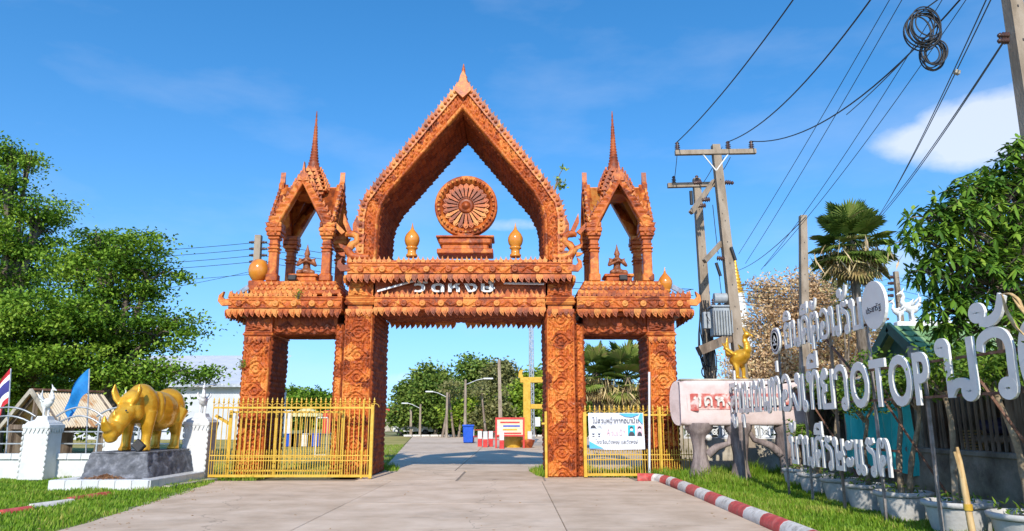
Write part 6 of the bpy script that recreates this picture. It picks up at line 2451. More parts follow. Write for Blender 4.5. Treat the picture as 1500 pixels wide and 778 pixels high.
# small red-roofed house far left of the road
p = V((A(569, 630, 130).x, 130, 0))
hs_ = thing('far_house', p, 'tiny pale house with a red roof beyond the field', 'house')
MB().box(p + V((0, 0, 1.2)), (6, 5, 2.4)).build('wall', M['wallc'], hs_)
MB().prism([(-3.6, 0), (3.6, 0), (2.2, 1.5), (-2.2, 1.5)], p + V((0, 3, 2.35)), XP, ZP, YM, 6).build('roof', M['redp'], hs_)
for s in (-1.5, 1.2):
    MB().box(p + V((s, -2.52, 1.3)), (.9, .06, .9)).build('window', M['ink'], hs_)

# market corner glimpsed through the left opening
p = V((A(448, 640, 52).x, 52, 0))
um = thing('market_umbrella', p, 'pale yellow market umbrella seen through the gate bars', 'umbrella')
MB().tube([p, p + V((0, 0, 2.5))], .03, 6).build('pole', M['steel'], um)
MB().lathe([(1.25, 1.95), (1.15, 2.08), (.5, 2.42), (.02, 2.58)], p, 10, smooth=False).build('canopy', mat('cream_canvas', [(.55, .50, .22), (.66, .62, .34)], 2, .8), um)
for k, (px, c_, lab) in enumerate(((421, 'white', 'white market awning post seen through the gate bars'), (478, 'redp', 'red cloth stand seen through the gate bars'))):
    p = V((A(px, 640, 50).x, 50, 0))
    t = thing('stall_stand', p, lab, 'stand')
    MB().box(p + V((0, 0, 1.6)), (.5, .1, 1.5)).build('hanging', M[c_], t)
    MB().tube([p + V((0, .1, 0)), p + V((0, .1, 2.4))], .03, 6).build('pole', M['steel'], t)
for k, (px, m_) in enumerate(((428, 'bluep'), (436, 'black'), (450, 'white'), (460, 'bluep'))):
    p = V((A(px, 640, 50).x, 50, 0))
    t = thing('market_crate', p, ('blue crate by the white awning post', 'black crate by the umbrella', 'white crate under the umbrella', 'blue crate past the umbrella')[k] + ' beyond the yellow gate', 'crate')
    MB().box(p + V((0, 0, .4)), (.75, .6, .78), bev=.03).build('body', M[m_], t)
    MB().box(p + V((0, 0, .82)), (.82, .66, .06), bev=.02).build('lid', M[m_], t)
t = thing('goal_frame', (A(470, 645, 36).x, 36, 0), 'small white tubular goal frame standing in the dry field', 'goal')
x0_, x1_ = A(463, 640, 36).x, A(479, 640, 36).x
zt = A(470, 612, 36).z
for x in (x0_, x1_):
    MB().tube([(x, 36, 0), (x, 36, zt)], .04, 6).build('post', M['white'], t)
MB().tube([(x0_, 36, zt), (x1_, 36, zt)], .04, 6).build('crossbar', M['white'], t)
MB().tube([(x0_, 36, .05), (x1_, 36, .05)], .04, 6).build('ground_bar', M['white'], t)
# golden stupa spire far right
p = V((A(1088, 560, 75).x, 75, 0))
st = thing('stupa', p, 'slim golden temple stupa spire rising behind the brown tree', 'stupa')
zs = A(1088, 372, 75).z
zb_ = A(1088, 430, 75).z
MB().lathe([(3.2, 0), (3.2, 2), (2.4, 2.4), (2.6, 4), (1.6, 5), (1.1, zb_ * .75), (.7, zb_)], p, 20).build('bell', M['swanw'], st)
prof = []
for i in range(12):
    f = i / 12
    r_ = .62 * (1 - f) ** 1.3 + .05
    prof += [(r_, zb_ + (zs - zb_) * f), (r_ * 1.15, zb_ + (zs - zb_) * (f + .03)), (r_ * .8, zb_ + (zs - zb_) * (f + .07))]
prof.append((.02, zs))
MB().lathe(prof, p, 12).build('spire', M['gold'], st)
# ------------------------------------------------------------------ foliage
def leaf_arrays(cen, up_bias, length, width, fold=.12, droop=0.0, dirs=None):
    """diamond leaves, each folded along its midrib: 4 verts, 2 tris"""
    n = len(cen)
    nrm = nr.normal(size=(n, 3))
    nrm[:, 2] = np.abs(nrm[:, 2]) + up_bias
    nrm /= np.linalg.norm(nrm, axis=1)[:, None]
    d = nr.normal(size=(n, 3)) if dirs is None else dirs + .35 * nr.normal(size=(n, 3))
    d[:, 2] -= droop
    d -= nrm * np.sum(d * nrm, 1)[:, None]
    d /= np.linalg.norm(d, axis=1)[:, None] + 1e-9
    s = np.cross(nrm, d)
    L = length * nr.uniform(.7, 1.25, n)[:, None]
    W = width * nr.uniform(.75, 1.2, n)[:, None]
    a = cen - d * L * .5
    b = cen + s * W * .5 - nrm * L * fold * .3
    c = cen + d * L * .5 - nrm * L * fold
    e = cen - s * W * .5 - nrm * L * fold * .3
    v = np.stack([a, b, c, e], 1).reshape(-1, 3)
    i = np.arange(n)[:, None] * 4
    f = np.concatenate([i + np.array([[0, 1, 2]]), i + np.array([[0, 2, 3]])], 0)
    return v, f


def foliage(name, cen, tone, material, parent, up=.4, L=.2, W=.1, droop=.2, dirs=None, stuff=True):
    v, f = leaf_arrays(cen, up, L, W, droop=droop, dirs=dirs)
    me = np_mesh(name, v, f, tone=np.concatenate([tone, tone]))
    me.materials.append(material)
    o = put(bpy.data.objects.new(name, me), parent)
    if stuff and parent is not None:
        o["kind"] = "stuff"
    return o


def clumps(blobs, per, leaves, cr, flat=.7, shell=.55):
    """leaf centres gathered in twig clumps through ellipsoid blobs; returns centres, tone, clump centres"""
    cs, ts, cc = [], [], []
    for (c, r) in blobs:
        c, r = np.array(c, float), np.array(r, float)
        vol = (r[0] * r[1] * r[2]) ** (2 / 3)
        k = max(3, int(per * vol))
        u = nr.normal(size=(k, 3))
        u /= np.linalg.norm(u, axis=1)[:, None]
        rr = shell + (1 - shell) * nr.random(k) ** .6
        rr *= 1 + .18 * np.sin(u[:, 0] * 5 + c[0]) * np.sin(u[:, 1] * 4 + c[1] * 2) * np.sin(u[:, 2] * 6 + 1)
        p = c + u * r * rr[:, None]
        cc.append(p)
        q = nr.normal(size=(k, leaves, 3)) * cr * np.array([1, 1, flat]) * nr.uniform(.6, 1.3, (k, 1, 1))
        cs.append((p[:, None, :] + q).reshape(-1, 3))
        t = nr.uniform(.15, .85, (k, 1)) + nr.uniform(-.25, .25, (k, leaves))
        ts.append(np.clip(t, 0, 1).ravel())
    return np.concatenate(cs), np.concatenate(ts), np.concatenate(cc)


def tree(name, label, cat, base, fork_z, r0, blobs, per, leaves, cr, L, W, material, group=None, bark=None, twig=True, droop=.25, lean=(0, 0), shell=.55, up=.4, trunk_top=None, flat=.7):
    base = V(base)
    t = thing(name, base, label, cat, group)
    bark = bark or M['bark']
    mb = MB()
    fork = base + V((lean[0], lean[1], fork_z))
    mb.tube([base, base.lerp(fork, .3) + V((.08, .05, 0)), base.lerp(fork, .7) + V((-.05, 0, 0)), fork], [r0 * 1.25, r0 * 1.0, r0 * .85, r0 * .75], 10)
    mb.build('trunk', bark, t)
    mb = MB()
    for c, r in blobs:
        c = V(c)
        mid = fork.lerp(c, .5) + V((rnd.uniform(-.3, .3), rnd.uniform(-.3, .3), rnd.uniform(0, .5))) * (r[0] * .25)
        mb.tube([fork - V((0, 0, .2)), mid, c], [r0 * .55, r0 * .34, r0 * .12], 7)
        if twig:
            for _ in range(7):
                u = V((rnd.gauss(0, 1), rnd.gauss(0, 1), rnd.gauss(0, 1))).normalized()
                e = c + V((u.x * r[0], u.y * r[1], u.z * r[2])) * .85
                mb.tube([mid.lerp(c, rnd.uniform(.3, 1)), c.lerp(e, .5) + V((0, 0, .1)), e], [r0 * .16, r0 * .09, r0 * .03], 5)
    mb.build('limbs', bark, t)
    cen, tone, cc = clumps(blobs, per, leaves, cr, shell=shell, flat=flat)
    foliage('crown', cen, tone, material, t, L=L, W=W, droop=droop, up=up, stuff=False)
    return t


# big spreading trees on the left
def blob(px, py, Y, rx, rz, ry=None):
    p = A(px, py, Y)
    k = Y * 1.02 / 1083
    return (tuple(p), (rx * k, (ry or rx) * k, rz * k))


Yt = 34
B1 = [blob(22, 225, Yt, 26, 20), blob(-30, 290, Yt, 50, 46), blob(62, 308, Yt, 44, 17), blob(38, 345, Yt, 52, 28), blob(-5, 400, Yt, 70, 46), blob(-60, 230, Yt, 50, 40), blob(12, 268, Yt - 1, 22, 26), blob(40, 232, Yt, 16, 14)]
tree('rain_tree', 'tallest broad green tree rising behind the striped flag', 'tree', (A(-10, 600, Yt).x, Yt, 0), 4.5, .45, B1, 13, 190, .46, .18, .105, M['leaf_rain'], shell=.75, flat=.4)
Yt = 31
B2 = [blob(195, 368, Yt, 44, 30), blob(222, 405, Yt, 40, 28), blob(160, 400, Yt, 48, 40), blob(110, 390, Yt + 1, 40, 34), blob(170, 460, Yt, 60, 36), blob(235, 490, Yt - 1, 48, 22), blob(195, 550, Yt - 1.5, 46, 22),
      blob(278, 548, Yt - 2, 34, 8), blob(240, 540, Yt - 2, 26, 8), blob(150, 520, Yt, 55, 45), blob(255, 470, Yt, 22, 18), blob(140, 350, Yt, 28, 18)]
tree('rain_tree', 'spreading green tree with layered boughs reaching over the shed', 'tree', (A(160, 600, Yt).x, Yt, 0), 3.8, .4, B2, 13, 190, .44, .17, .10, M['leaf_rain'], shell=.75, flat=.4)
Yt = 28.5
B3 = [blob(55, 460, Yt, 62, 34), blob(20, 500, Yt, 60, 45), blob(90, 505, Yt, 55, 45), blob(50, 545, Yt + 1, 70, 40), blob(110, 465, Yt, 35, 25), blob(-40, 480, Yt, 60, 50), blob(-20, 550, Yt + 1, 50, 40)]
tree('rain_tree', 'low bright green tree dipping over the shed roof', 'tree', (A(35, 600, Yt + 3).x, Yt + 3.2, 0), 3.2, .3, B3, 17, 190, .40, .16, .095, M['leaf_rain'], shell=.75, flat=.4)
B4 = [blob(60, 590, 40, 110, 45), blob(170, 590, 40, 80, 40), blob(-40, 600, 40, 90, 60)]
tree('dark_bush', 'dense dark shrubbery in the shade behind the shed', 'shrub', (A(80, 620, 40).x, 40, 0), .8, .2, B4, 22, 40, .4, .32, .2, M['leaf_rain'])
tree('round_tree', 'round dark green tree seen low through the barred opening', 'tree', (A(448, 640, 95).x, 95, 0), 2.5, .4, [blob(448, 590, 95, 40, 17), blob(425, 593, 95, 22, 14), blob(472, 595, 95, 24, 12)], 26, 40, .5, .45, .28, M['leaf_rain'])

# belt of trees beyond the gate
far = [
    ('broad dark green tree at the field end of the tree belt', [(600, 585, 24, 22), (590, 610, 22, 16), (618, 570, 22, 22)], 92, 'leaf_far'),
    ('tall bright-topped green tree in the tree belt', [(632, 560, 26, 26), (650, 575, 24, 26), (625, 590, 28, 26), (645, 605, 26, 18)], 90, 'leaf_far'),
    ('tall olive tree above the street lamps', [(697, 545, 26, 24), (712, 570, 24, 26), (690, 575, 20, 22)], 96, 'leaf_far'),
    ('thin brownish olive tree behind the slim concrete pole', [(735, 560, 30, 28), (752, 585, 26, 26), (720, 590, 24, 22)], 92, 'leaf_olive'),
    ('lime green tree behind the yellow timber frame', [(772, 598, 28, 28), (795, 572, 24, 28), (752, 592, 22, 26), (805, 600, 26, 26), (785, 560, 20, 18)], 84, 'leaf_lime'),
    ('low lime green tree over the bollards', [(672, 605, 24, 18), (692, 600, 20, 16), (712, 607, 18, 18)], 82, 'leaf_lime'),
    ('small yellowish tree over the blue bin', [(712, 612, 20, 14), (725, 602, 18, 16), (735, 618, 14, 10)], 80, 'leaf_olive'),
    ('dark tree closing the belt behind the carved column', [(830, 580, 40, 30), (860, 595, 40, 26), (890, 605, 36, 22)], 98, 'leaf_far'),
    ('low dark green undergrowth tree behind the lamps', [(640, 622, 36, 12), (680, 622, 36, 12), (600, 620, 18, 12)], 97, 'leaf_rain'),
    ('dark undergrowth tree behind the notice board', [(730, 622, 36, 14), (775, 622, 40, 14), (815, 620, 40, 14)], 97, 'leaf_rain'),
]
for lab, bl, Y, m_ in far:
    bx = sum(b[0] for b in bl) / len(bl)
    tree('belt_tree', lab, 'tree', (A(bx, 636, Y).x, Y, 0), 3.0, .22, [blob(px, py, Y, rx, rz) for px, py, rx, rz in bl], 17, 34, .55, .48, .30, M[m_], group='trees of the belt beyond the gate')
hz = tree('hedge_tree', 'distant hazy tree line at the end of the field', 'tree', (A(500, 630, 180).x, 180, 0), 3, .3, [blob(px, 618 + (i % 3) * 4, 180 + 6 * (i % 2), 34, 14) for i, px in enumerate(range(380, 620, 30))], 8, 30, 1.1, 1.0, .6, M['leaf_far'])
hz2 = tree('hedge_tree', 'distant tree line behind the warehouse and shed', 'tree', (A(250, 620, 150).x, 150, 0), 3, .3, [blob(px, 606 + (i % 3) * 5, 150 + 6 * (i % 2), 44, 22) for i, px in enumerate(range(-40, 420, 40))], 8, 30, 1.0, .95, .6, M['leaf_far'])
# light bare trunks in the belt
for k, (px, Y, ln) in enumerate(((648, 79, .6), (665, 80, -.5), (672, 81, .4), (712, 78, -.4), (725, 79, .5), (700, 82, .2))):
    p = V((A(px, 637, Y).x, Y, 0))
    t = thing('slender_tree', p, 'slender pale bare trunk at the front of the tree belt', 'tree', 'pale trunks before the belt')
    MB().tube([p, p + V((ln * .4, 0, 1.5)), p + V((ln, 0, 3.6)), p + V((ln * 1.2, 0, 5.0))], [.16, .13, .1, .05], 7).build('trunk', M['wood'], t)
    cen, tone, _ = clumps([((p.x + ln * 1.2, Y, 5.0), (1.0, 1.0, .8))], 14, 16, .3)
    foliage('crown', cen, tone, M['leaf_olive'], t, L=.35, W=.2)

# ------------------------------------------------------------------ fan palms
def fan_palm(base, zc, R, label, trunk_r, dead=True, nf=34, seed=1, group=None):
    r_ = random.Random(seed)
    base = V(base)
    t = thing('fan_palm', base, label, 'palm', group)
    c = V((base.x, base.y, zc))
    MB().tube([base, base.lerp(c, .4) + V((.08, 0, 0)), base.lerp(c, .8), c], [trunk_r * 1.3, trunk_r, trunk_r * .9, trunk_r * .8], 10).build('trunk', M['bark'], t)
    vs, fs, tn = [], [], []
    sv = MB()
    for k in range(nf):
        az = k * 2.39996
        el = rad(80 - 150 * ((k + .5) / nf) ** .9 + r_.uniform(-8, 8))
        d = V((math.cos(az) * math.cos(el), math.sin(az) * math.cos(el), math.sin(el)))
        pl = R * r_.uniform(.40, .56)
        hub = c + d * pl + V((0, 0, -.10 * R * (1 - d.z)))
        sv.tube([c, c + d * pl * .5 + V((0, 0, .03)), hub], [.035, .028, .02], 4)
        side = d.cross(V((0, 0, 1)))
        side = side.normalized() if side.length > .05 else V((1, 0, 0))
        upv = side.cross(d).normalized()
        dry = el < rad(-42)
        nb = 26
        base_t = r_.uniform(.15, .75) if not dry else 1.0
        for b in range(nb):
            a = rad(-125 + 250 * b / (nb - 1))
            Lb = R * r_.uniform(.40, .47) * (1 - .22 * abs(a) / 2.2)
            dirb = d * math.cos(a) + side * math.sin(a)
            wv = (side * math.cos(a) - d * math.sin(a))
            mid = hub + dirb * Lb * .55 + upv * .05 * R * math.cos(a) 
            tip = hub + dirb * Lb + V((0, 0, -.06 * Lb)) + upv * .03 * R * math.cos(a * 3 + k)
            w = R * .027
            i0 = len(vs)
            vs += [hub, mid + wv * w - upv * .01, tip, mid - wv * w + upv * .015]
            fs += [(i0, i0 + 1, i0 + 2), (i0, i0 + 2, i0 + 3)]
            tt = min(1, max(0, base_t + r_.uniform(-.18, .18)))
            tn += [tt, tt]
    sv.build('leaf_stalks', M['leaf_palm'], t)
    me = np_mesh('fronds', [tuple(v) for v in vs], fs, tone=tn)
    me.materials.append(M['leaf_palm'])
    put(bpy.data.objects.new('fronds', me), t)
    if dead:
        cen = np.array([(c.x + r_.gauss(0, .28 * R), c.y + r_.gauss(0, .28 * R), c.z - R * r_.uniform(.25, .75)) for _ in range(500)])
        dr = np.tile(np.array([[0, 0, -1.0]]), (500, 1))
        foliage('dead_fronds', cen, nr.uniform(.6, 1, 500), M['leaf_brown'], t, L=R * .35, W=R * .04, dirs=dr, up=0)
    return t


Yp = 33.0
pc = A(1243, 350, Yp)
fan_palm((pc.x + .1, Yp, 0), pc.z, 2.2, 'tall fan palm with a round crown above the welcome lettering', .22, nf=58, seed=3)
Yp = 44
for k, (px, py, R_) in enumerate(((873, 545, 2.1), (918, 550, 2.6))):
    pc = A(px, py, Yp)
    fan_palm((pc.x, Yp, 0), pc.z, R_, ('smaller fan palm seen through the banner-side opening next to the carved column', 'broad fan palm seen through the banner-side opening')[k], .3, nf=40, seed=5 + k)
tree('background_bush', 'yellow-green bush between the two palms beyond the banner gate', 'bush', (A(895, 640, 46).x, 48, 0), .8, .12, [blob(895, 612, 48, 30, 22), blob(870, 622, 48, 24, 18), blob(930, 615, 48, 24, 20), blob(960, 605, 50, 26, 22), blob(990, 600, 52, 30, 26)], 26, 34, .3, .3, .18, M['leaf_lime'])

# brown half-bare tree behind the sign
Yb = 44
Bb = [blob(1130, 480, Yb, 40, 48), blob(1175, 450, Yb, 48, 50), blob(1220, 480, Yb, 42, 55), blob(1150, 530, Yb, 55, 45), blob(1215, 540, Yb, 60, 40), blob(1105, 545, Yb, 42, 38), blob(1262, 500, Yb, 34, 40), blob(1120, 430, Yb, 26, 26), blob(1190, 420, Yb, 30, 26)]
bt = tree('brown_tree', 'half bare tree with rusty brown leaves behind the poles and lettering', 'tree', (A(1180, 640, Yb).x, Yb, 0), 3.0, .3, Bb, 34, 32, .40, .22, .11, M['leaf_brown'], shell=.2, up=0.1)
mb = MB()
for c, r in Bb:
    for _ in range(26):
        u = V((rnd.gauss(0, 1), rnd.gauss(0, .6), abs(rnd.gauss(0, 1)) * .7)).normalized()
        s = V(c) + V((rnd.uniform(-.4, .4) * r[0], rnd.uniform(-.4, .4) * r[1], rnd.uniform(-.6, .2) * r[2]))
        e = s + V((u.x * r[0], u.y * r[1], u.z * r[2])) * rnd.uniform(.6, 1.1)
        mb.tube([s, s.lerp(e, .5) + V((0, 0, .1)), e], [.035, .022, .008], 4)
o = mb.build('bare_twigs', M['wood'], bt)
tree('green_top_tree', 'patch of green-leaved tree under the palm crown', 'tree', (A(1245, 640, 40).x, 40, 0), 3, .15, [blob(1245, 425, 40, 30, 26), blob(1235, 455, 40, 24, 22), blob(1262, 470, 40, 22, 24)], 22, 20, .3, .2, .1, M['leaf_olive'], shell=.3)
tree('yard_tree', 'leafy green tree filling the gap between the log sign and the tarp', 'tree', (8.9, 21.5, 0), 1.6, .10, [((8.9, 21.3, 2.3), (.9, .8, .7)), ((9.7, 20.9, 2.7), (.7, .8, .6)), ((8.3, 22.5, 1.6), (.7, .6, .6))], 60, 26, .16, .12, .06, M['leaf_frangi'])

# ------------------------------------------------------------------ broad-leaved mango tree at the right
mg = thing('mango_tree', (10.3, 13.6, 0), 'dense broad-leaved tree with long glossy leaves overhanging the veranda', 'tree')
MB().tube([(10.3, 13.6, 0), (10.25, 13.5, 1.2), (10.35, 13.6, 2.4), (10.2, 13.4, 3.6)], [.24, .2, .17, .13], 10).build('trunk', M['bark'], mg)
MBl = []
mblobs = [blob(1470, 300, 13.0, 70, 60, 60), blob(1420, 335, 12.6, 55, 55, 55), blob(1372, 318, 12.4, 48, 26, 36), blob(1355, 350, 12.4, 52, 20, 36), blob(1420, 280, 12.8, 46, 24, 36), blob(1400, 400, 12.6, 52, 52, 50), blob(1455, 420, 12.6, 70, 60, 60), blob(1355, 395, 12.4, 22, 20, 26), blob(1440, 480, 12.8, 75, 36, 55), blob(1495, 380, 13, 60, 80, 60), blob(1492, 225, 13.2, 22, 26, 30), blob(1470, 255, 13.2, 40, 26, 36), blob(1385, 455, 12.6, 34, 28, 36), blob(1540, 330, 13.5, 60, 100, 70)]
mb = MB()
rosettes = []
for c, r in mblobs:
    c = V(c)
    f0 = V((10.25, 13.5, rnd.uniform(2.6, 3.6)))
    mb.tube([f0, f0.lerp(c, .5) + V((0, 0, .2)), c], [.09, .06, .03], 7)
    k = int(115 * (r[0] * r[1] * r[2]) ** (2 / 3) / .5)
    for _ in range(k):
        u = V((rnd.gauss(0, 1), rnd.gauss(0, 1), rnd.gauss(.15, 1))).normalized()
        rr = rnd.uniform(.55, 1.05)
        e = c + V((u.x * r[0], u.y * r[1], u.z * r[2])) * rr
        rosettes.append((e, (u + V((0, 0, .25))).normalized()))
        if rnd.random() < .4:
            mb.tube([c.lerp(e, .2), c.lerp(e, .65) + V((0, 0, .03)), e], [.018, .012, .007], 4)
mb.build('limbs', M['bark'], mg)
vs, fs, tn = [], [], []
camp = V((0, 0, 1.6))
items = []
for e, u in rosettes:
    tb = rnd.uniform(.0, .8)
    side = u.orthogonal().normalized()
    s2 = u.cross(side)
    for k in range(rnd.randint(6, 9)):
        a = k * 2.4 + rnd.uniform(-.3, .3)
        out = (side * math.cos(a) + s2 * math.sin(a)) * rnd.uniform(.7, 1.0) + u * rnd.uniform(.0, .55) + V((0, 0, -.25))
        out.normalize()
        Ll = rnd.uniform(.15, .26)
        items.append((e, out, Ll, min(1, max(0, tb + rnd.uniform(-.15, .3)))))
def mango_leaf(p, d, L):
    s = d.cross(V((0, 0, 1)))
    s = s.normalized() if s.length > .05 else V((1, 0, 0))
    n_ = s.cross(d).normalized()
    w = L * .15
    return [p, p + d * L * .35 + s * w - n_ * w * .35 + V((0, 0, -.02 * L)), p + d * L * .72 + s * w * .8 - n_ * w * .35 + V((0, 0, -.10 * L)), p + d * L + V((0, 0, -.24 * L)),
            p + d * L * .72 - s * w * .8 - n_ * w * .35 + V((0, 0, -.10 * L)), p + d * L * .35 - s * w - n_ * w * .35 + V((0, 0, -.02 * L)), p + d * L * .5 + V((0, 0, -.04 * L))]
LF = [(0, 1, 6), (1, 2, 6), (2, 3, 6), (3, 4, 6), (4, 5, 6), (5, 0, 6)]
items.sort(key=lambda q: (q[0] - camp).length)
near, rest = items[:280], items[280:]
shapes = []
for k in range(8):
    v_ = mango_leaf(V((0, 0, 0)), V((1, 0, 0)), .2)
    me = np_mesh('leaf', [tuple(q) for q in v_], LF, tone=[.15 + .1 * k] * 6)
    me.materials.append(M['leaf_mango'])
    shapes.append(me)
for p, d, L_, tt in near:
    s_ = d.cross(V((0, 0, 1))).normalized()
    n_ = s_.cross(d)
    B = Matrix((d, -s_, n_)).transposed().to_4x4()
    inst('leaf', shapes[min(7, int(tt * 8))], Matrix.Translation(p) @ B @ Matrix.Scale(L_ / .2, 4), mg)
for p, d, L_, tt in rest:
    i0 = len(vs)
    vs += [tuple(q) for q in mango_leaf(p, d, L_)]
    fs += [tuple(i0 + j for j in f) for f in LF]
    tn += [tt] * 6
me = np_mesh('foliage', vs, fs, tone=tn)
me.materials.append(M['leaf_mango'])
o = put(bpy.data.objects.new('foliage', me), mg)
o["kind"] = "stuff"
print('mango leaves', len(items))

# ------------------------------------------------------------------ plants in the pots
plab = ['low leafy plant in the pot beside the log sign trunk', 'stumpy frangipani with cut brown trunk in its pot', 'thin stemmed shrub in the pot behind the wooden sign post', 'slim bushy shrub between the sign post and the twin-stemmed plant',
        'twin bent stems with leafy tops in their pot', 'knobbly pale trunk with branching leafy top in its pot', 'tall leafy desert-rose trunk in the pot by the bamboo stake', 'bushy desert-rose in the pot past the bamboo stake']
for k, ((x, y, r, h), lab) in enumerate(zip(POTS, plab)):
    b = V((x, y, h - .06))
    t = thing('potted_plant', b, lab, 'plant', None)
    H = [.7, .5, 1.4, 1.25, 1.5, 1.65, 1.55, 1.5][k]
    nb = [4, 3, 4, 5, 5, 7, 7, 7][k]
    top = b + V((rnd.uniform(-.15, .1), rnd.uniform(-.1, .2), H))
    mb = MB()
    n_st = 2 if k == 4 else 1
    tips = []
    for s in range(n_st):
        bs = b + V((.1 * s, -.06 * s, 0))
        tp = top + V((.05 * s, -.55 * s, -.05 * s))
        pts = [bs.lerp(tp, f) + V((.05 * math.sin(f * 5 + k), .04 * math.sin(f * 7 + k), 0)) for f in np.linspace(0, 1, 9)]
        mb.tube(pts, [(.055 if k != 1 else .12) * (1 - .4 * f) * (1 + .14 * math.sin(i * 2.6)) for i, f in enumerate(np.linspace(0, 1, 9))], 8)
        for i in range(nb):
            a = i * 2.4 + k
            e = tp + V((math.cos(a) * rnd.uniform(.25, .55), math.sin(a) * rnd.uniform(.25, .6), rnd.uniform(.25, .75))) * (1 if H > 1 else .55)
            mb.tube([tp - V((0, 0, .05)), tp.lerp(e, .5) + V((0, 0, -.03)), e], [.026, .018, .010], 5)
            tips.append(e)
            tips.append(tp.lerp(e, .7))
    mb.build('stem', mat('pale_stem_%d' % k, [(.14, .10, .06), (.26, .20, .13), (.36, .29, .20)], 8, .85, .5, 30), t)
    cen, tone, _ = clumps([(tuple(e), (.30, .34, .24) if H > 1 else (.2, .2, .15)) for e in tips], 95, 14, .085, shell=.1)
    foliage('leaves', cen, tone, M['leaf_frangi'], t, L=.10, W=.042, droop=.1, stuff=True)
    # sprouts at the foot
    cen = np.array([(x + rnd.gauss(0, r * .4), y + rnd.gauss(0, r * .4), h + rnd.uniform(-.03, .12)) for _ in range(70)])
    foliage('sprouts', cen, nr.uniform(.2, .9, 70), M['leaf_frangi'], t, L=.11, W=.03, up=.1, droop=-.5)

# sprouting weed on the arch, plant tufts on the masonry
for k, (px, py, Y, s, lab) in enumerate(((816, 262, 23.0, .42, 'leafy weed sprouting from the shoulder of the pointed arch'), (568, 425, 22.2, .0, ''), (438, 432, 22.2, .12, 'little weed tuft on the side cornice by the praying figure'), (354, 535, 22.45, .14, 'weed tuft growing on the outer carved column'))):
    if not s:
        continue
    p = A(px, py, Y)
    t = thing('wall_weed', p + V((-.1, 0, -s)), lab, 'weed')
    mb = MB()
    tips = []
    for i in range(5):
        e = p + V((rnd.uniform(-.6, .7), rnd.uniform(-.3, .1), rnd.uniform(-.8, 1.1))) * s
        mb.tube([p + V((-.25, 0, -1.0)) * s, p.lerp(e, .4), e], [.02, .014, .008], 5)
        tips.append(e)
    mb.build('stem', M['wood'], t)
    cen, tone, _ = clumps([(tuple(e), (s * .28, s * .28, s * .25)) for e in tips], 220 if s > .3 else 500, 5, .05, shell=.1)
    foliage('leaves', cen, tone, M['leaf_lime'], t, L=.15 if s > .3 else .07, W=.07 if s > .3 else .035)

# ------------------------------------------------------------------ grass
def inpoly(x, y, poly):
    c = np.zeros(len(x), bool)
    n = len(poly)
    for i in range(n):
        (x0, y0), (x1, y1) = poly[i - 1], poly[i]
        cond = ((y0 > y) != (y1 > y)) & (x < (x1 - x0) * (y - y0) / (y1 - y0 + 1e-12) + x0)
        c ^= cond
    return c


def grass(name, poly, dens, hmin, hmax, label=None, clump=.5, tall=None, tone0=.5):
    xs, ys = [p[0] for p in poly], [p[1] for p in poly]
    n = int((max(xs) - min(xs)) * (max(ys) - min(ys)) * dens)
    x, y = nr.uniform(min(xs), max(xs), n), nr.uniform(min(ys), max(ys), n)
    k = inpoly(x, y, poly)
    x, y = x[k], y[k]
    nz = np.sin(x * 2.3 + np.sin(y * 1.7) * 2) * np.sin(y * 2.9 + np.sin(x * 1.3) * 2)
    keep = nr.random(len(x)) < .78 + .22 * nz
    x, y, nz = x[keep], y[keep], nz[keep]
    n = len(x)
    h = nr.uniform(hmin, hmax, n) * (1 + clump * nz)
    if tall is not None:
        h *= tall(x, y)
    a = nr.uniform(0, 2 * np.pi, n)
    w = .006 + .006 * nr.random(n) + h * .02
    ln = h * nr.uniform(.1, .75, n)
    b = np.stack([x, y, np.full(n, -.03)], -1)
    s = np.stack([-np.sin(a), np.cos(a), np.zeros(n)], -1) * w[:, None]
    d = np.stack([np.cos(a) * ln * .45, np.sin(a) * ln * .45, h * .6], -1)
    tp = np.stack([np.cos(a) * ln, np.sin(a) * ln, h], -1)
    v = np.stack([b - s, b + s, b + d + s * .7, b + d - s * .7, b + tp], 1).reshape(-1, 3)
    i = np.arange(n)[:, None] * 5
    f = np.concatenate([i + np.array([[0, 1, 2]]), i + np.array([[0, 2, 3]]), i + np.array([[3, 2, 4]])])
    t = np.clip(tone0 + .18 * nz + nr.normal(0, .16, n), 0, 1)
    me = np_mesh(name, v, f, tone=np.concatenate([t, t, t]))
    me.materials.append(M['grass'])
    o = put(bpy.data.objects.new(name, me), None)
    return tag(o, label, None, None, 'stuff')


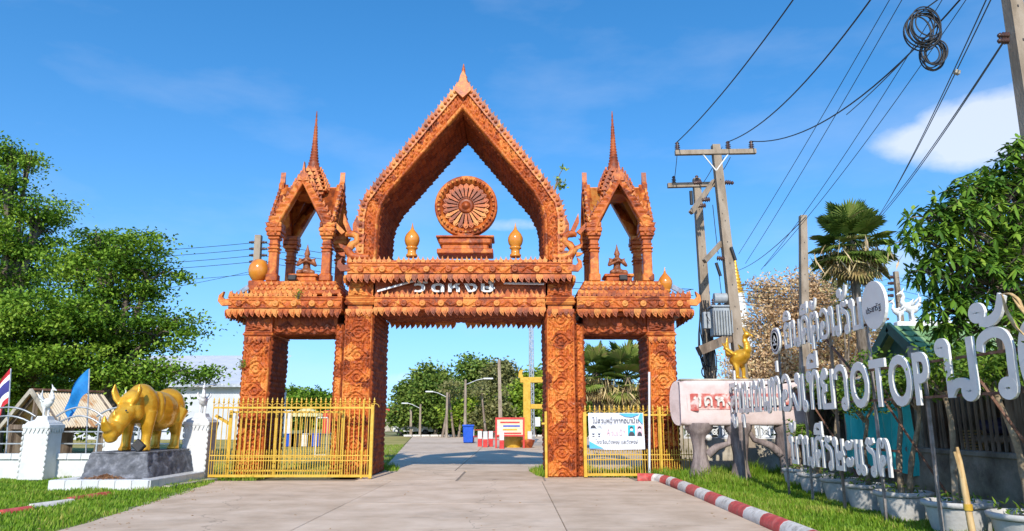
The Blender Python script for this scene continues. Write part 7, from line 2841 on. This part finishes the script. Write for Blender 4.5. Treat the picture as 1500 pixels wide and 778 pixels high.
lp = [(-24, 9), (-6.7, 9), (-6.72, 11.6), (-7.35, 17.2), (-8.0, 20.7), (-8.4, 21.5), (-8.67, 21.8), (-8.67, 18.38), (-11.15, 18.38), (-11.15, 22.0), (-24, 22.0)]
grass('grass', lp, 620, .05, .11, 'short green lawn grass beside the rhinoceros', tone0=.5)
vp = [(4.15, 8), (7.9, 8), (7.9, 22.3), (4.0, 22.2), (3.6, 21.65), (4.05, 21.3), (4.32, 20), (4.22, 15)]
grass('grass', vp, 1150, .05, .12, 'rough green grass on the sign verge', tall=lambda x, y: np.where(y > 18.2, 1.0 + 2.0 * np.clip((y - 18.2) / 2.4, 0, 1.3), 1.0), tone0=.55)
grass('grass', [(-4.9, 25.2), (-4.3, 25.2), (-7.6, 54), (-10.5, 54), (-9, 40)], 60, .06, .14, 'grass edge of the inner road', tone0=.6)
grass('grass', [(-4.6, 24.6), (-3.75, 24.9), (-3.9, 26.6), (-4.8, 28), (-5.6, 28)], 420, .08, .22, 'grass tuft behind the left carved column', tone0=.5)
grass('grass', [(.75, 22.9), (1.05, 22.5), (1.05, 26), (.55, 25.4)], 500, .06, .22, 'grass tuft at the foot of the right carved column', tone0=.55)
grass('grass', [(2.2, 22.35), (4.2, 22.35), (5.6, 23.6), (5.6, 26), (2.2, 26)], 260, .06, .22, 'grass behind the banner gate', tone0=.6)
grass('grass', [(-8.5, 21.55), (-7.3, 21.5), (-7.2, 22.4), (-8.6, 22.6)], 420, .05, .16, 'grass tuft at the foot of the yellow gate', tone0=.6)
grass('grass', [(-8.3, 23), (-4.9, 23), (-5.2, 30), (-14, 30), (-12, 23)], 90, .05, .12, 'dry grass behind the yellow gate', tone0=.8)
# ragged grass fringe creeping on to the concrete
for k in range(26):
    y = rnd.uniform(9.5, 20.5)
    x = left_edge(y) + rnd.uniform(-.1, .12)
    r = rnd.uniform(.1, .3)
    if k < 14:
        continue
# fallen leaves and grit on the concrete and lawn
mb = MB()
for i in range(150):
    y = rnd.uniform(9, 21)
    x = rnd.uniform(left_edge(y) - 1.2, 3.9) if rnd.random() < .35 else left_edge(y) + abs(rnd.gauss(0, .45))
    s = rnd.uniform(.02, .05)
    mb.box((x, y, .02), (s, s * .5, .004), Euler((rnd.uniform(-.3, .3), rnd.uniform(-.3, .3), rnd.uniform(0, 3))))
tag(mb.build('fallen_leaves', M['leaf_brown'], None), 'scattered dry leaves on the concrete road', None, None, 'stuff')

print('tris', sum(len(me.polygons) for me in bpy.data.meshes))
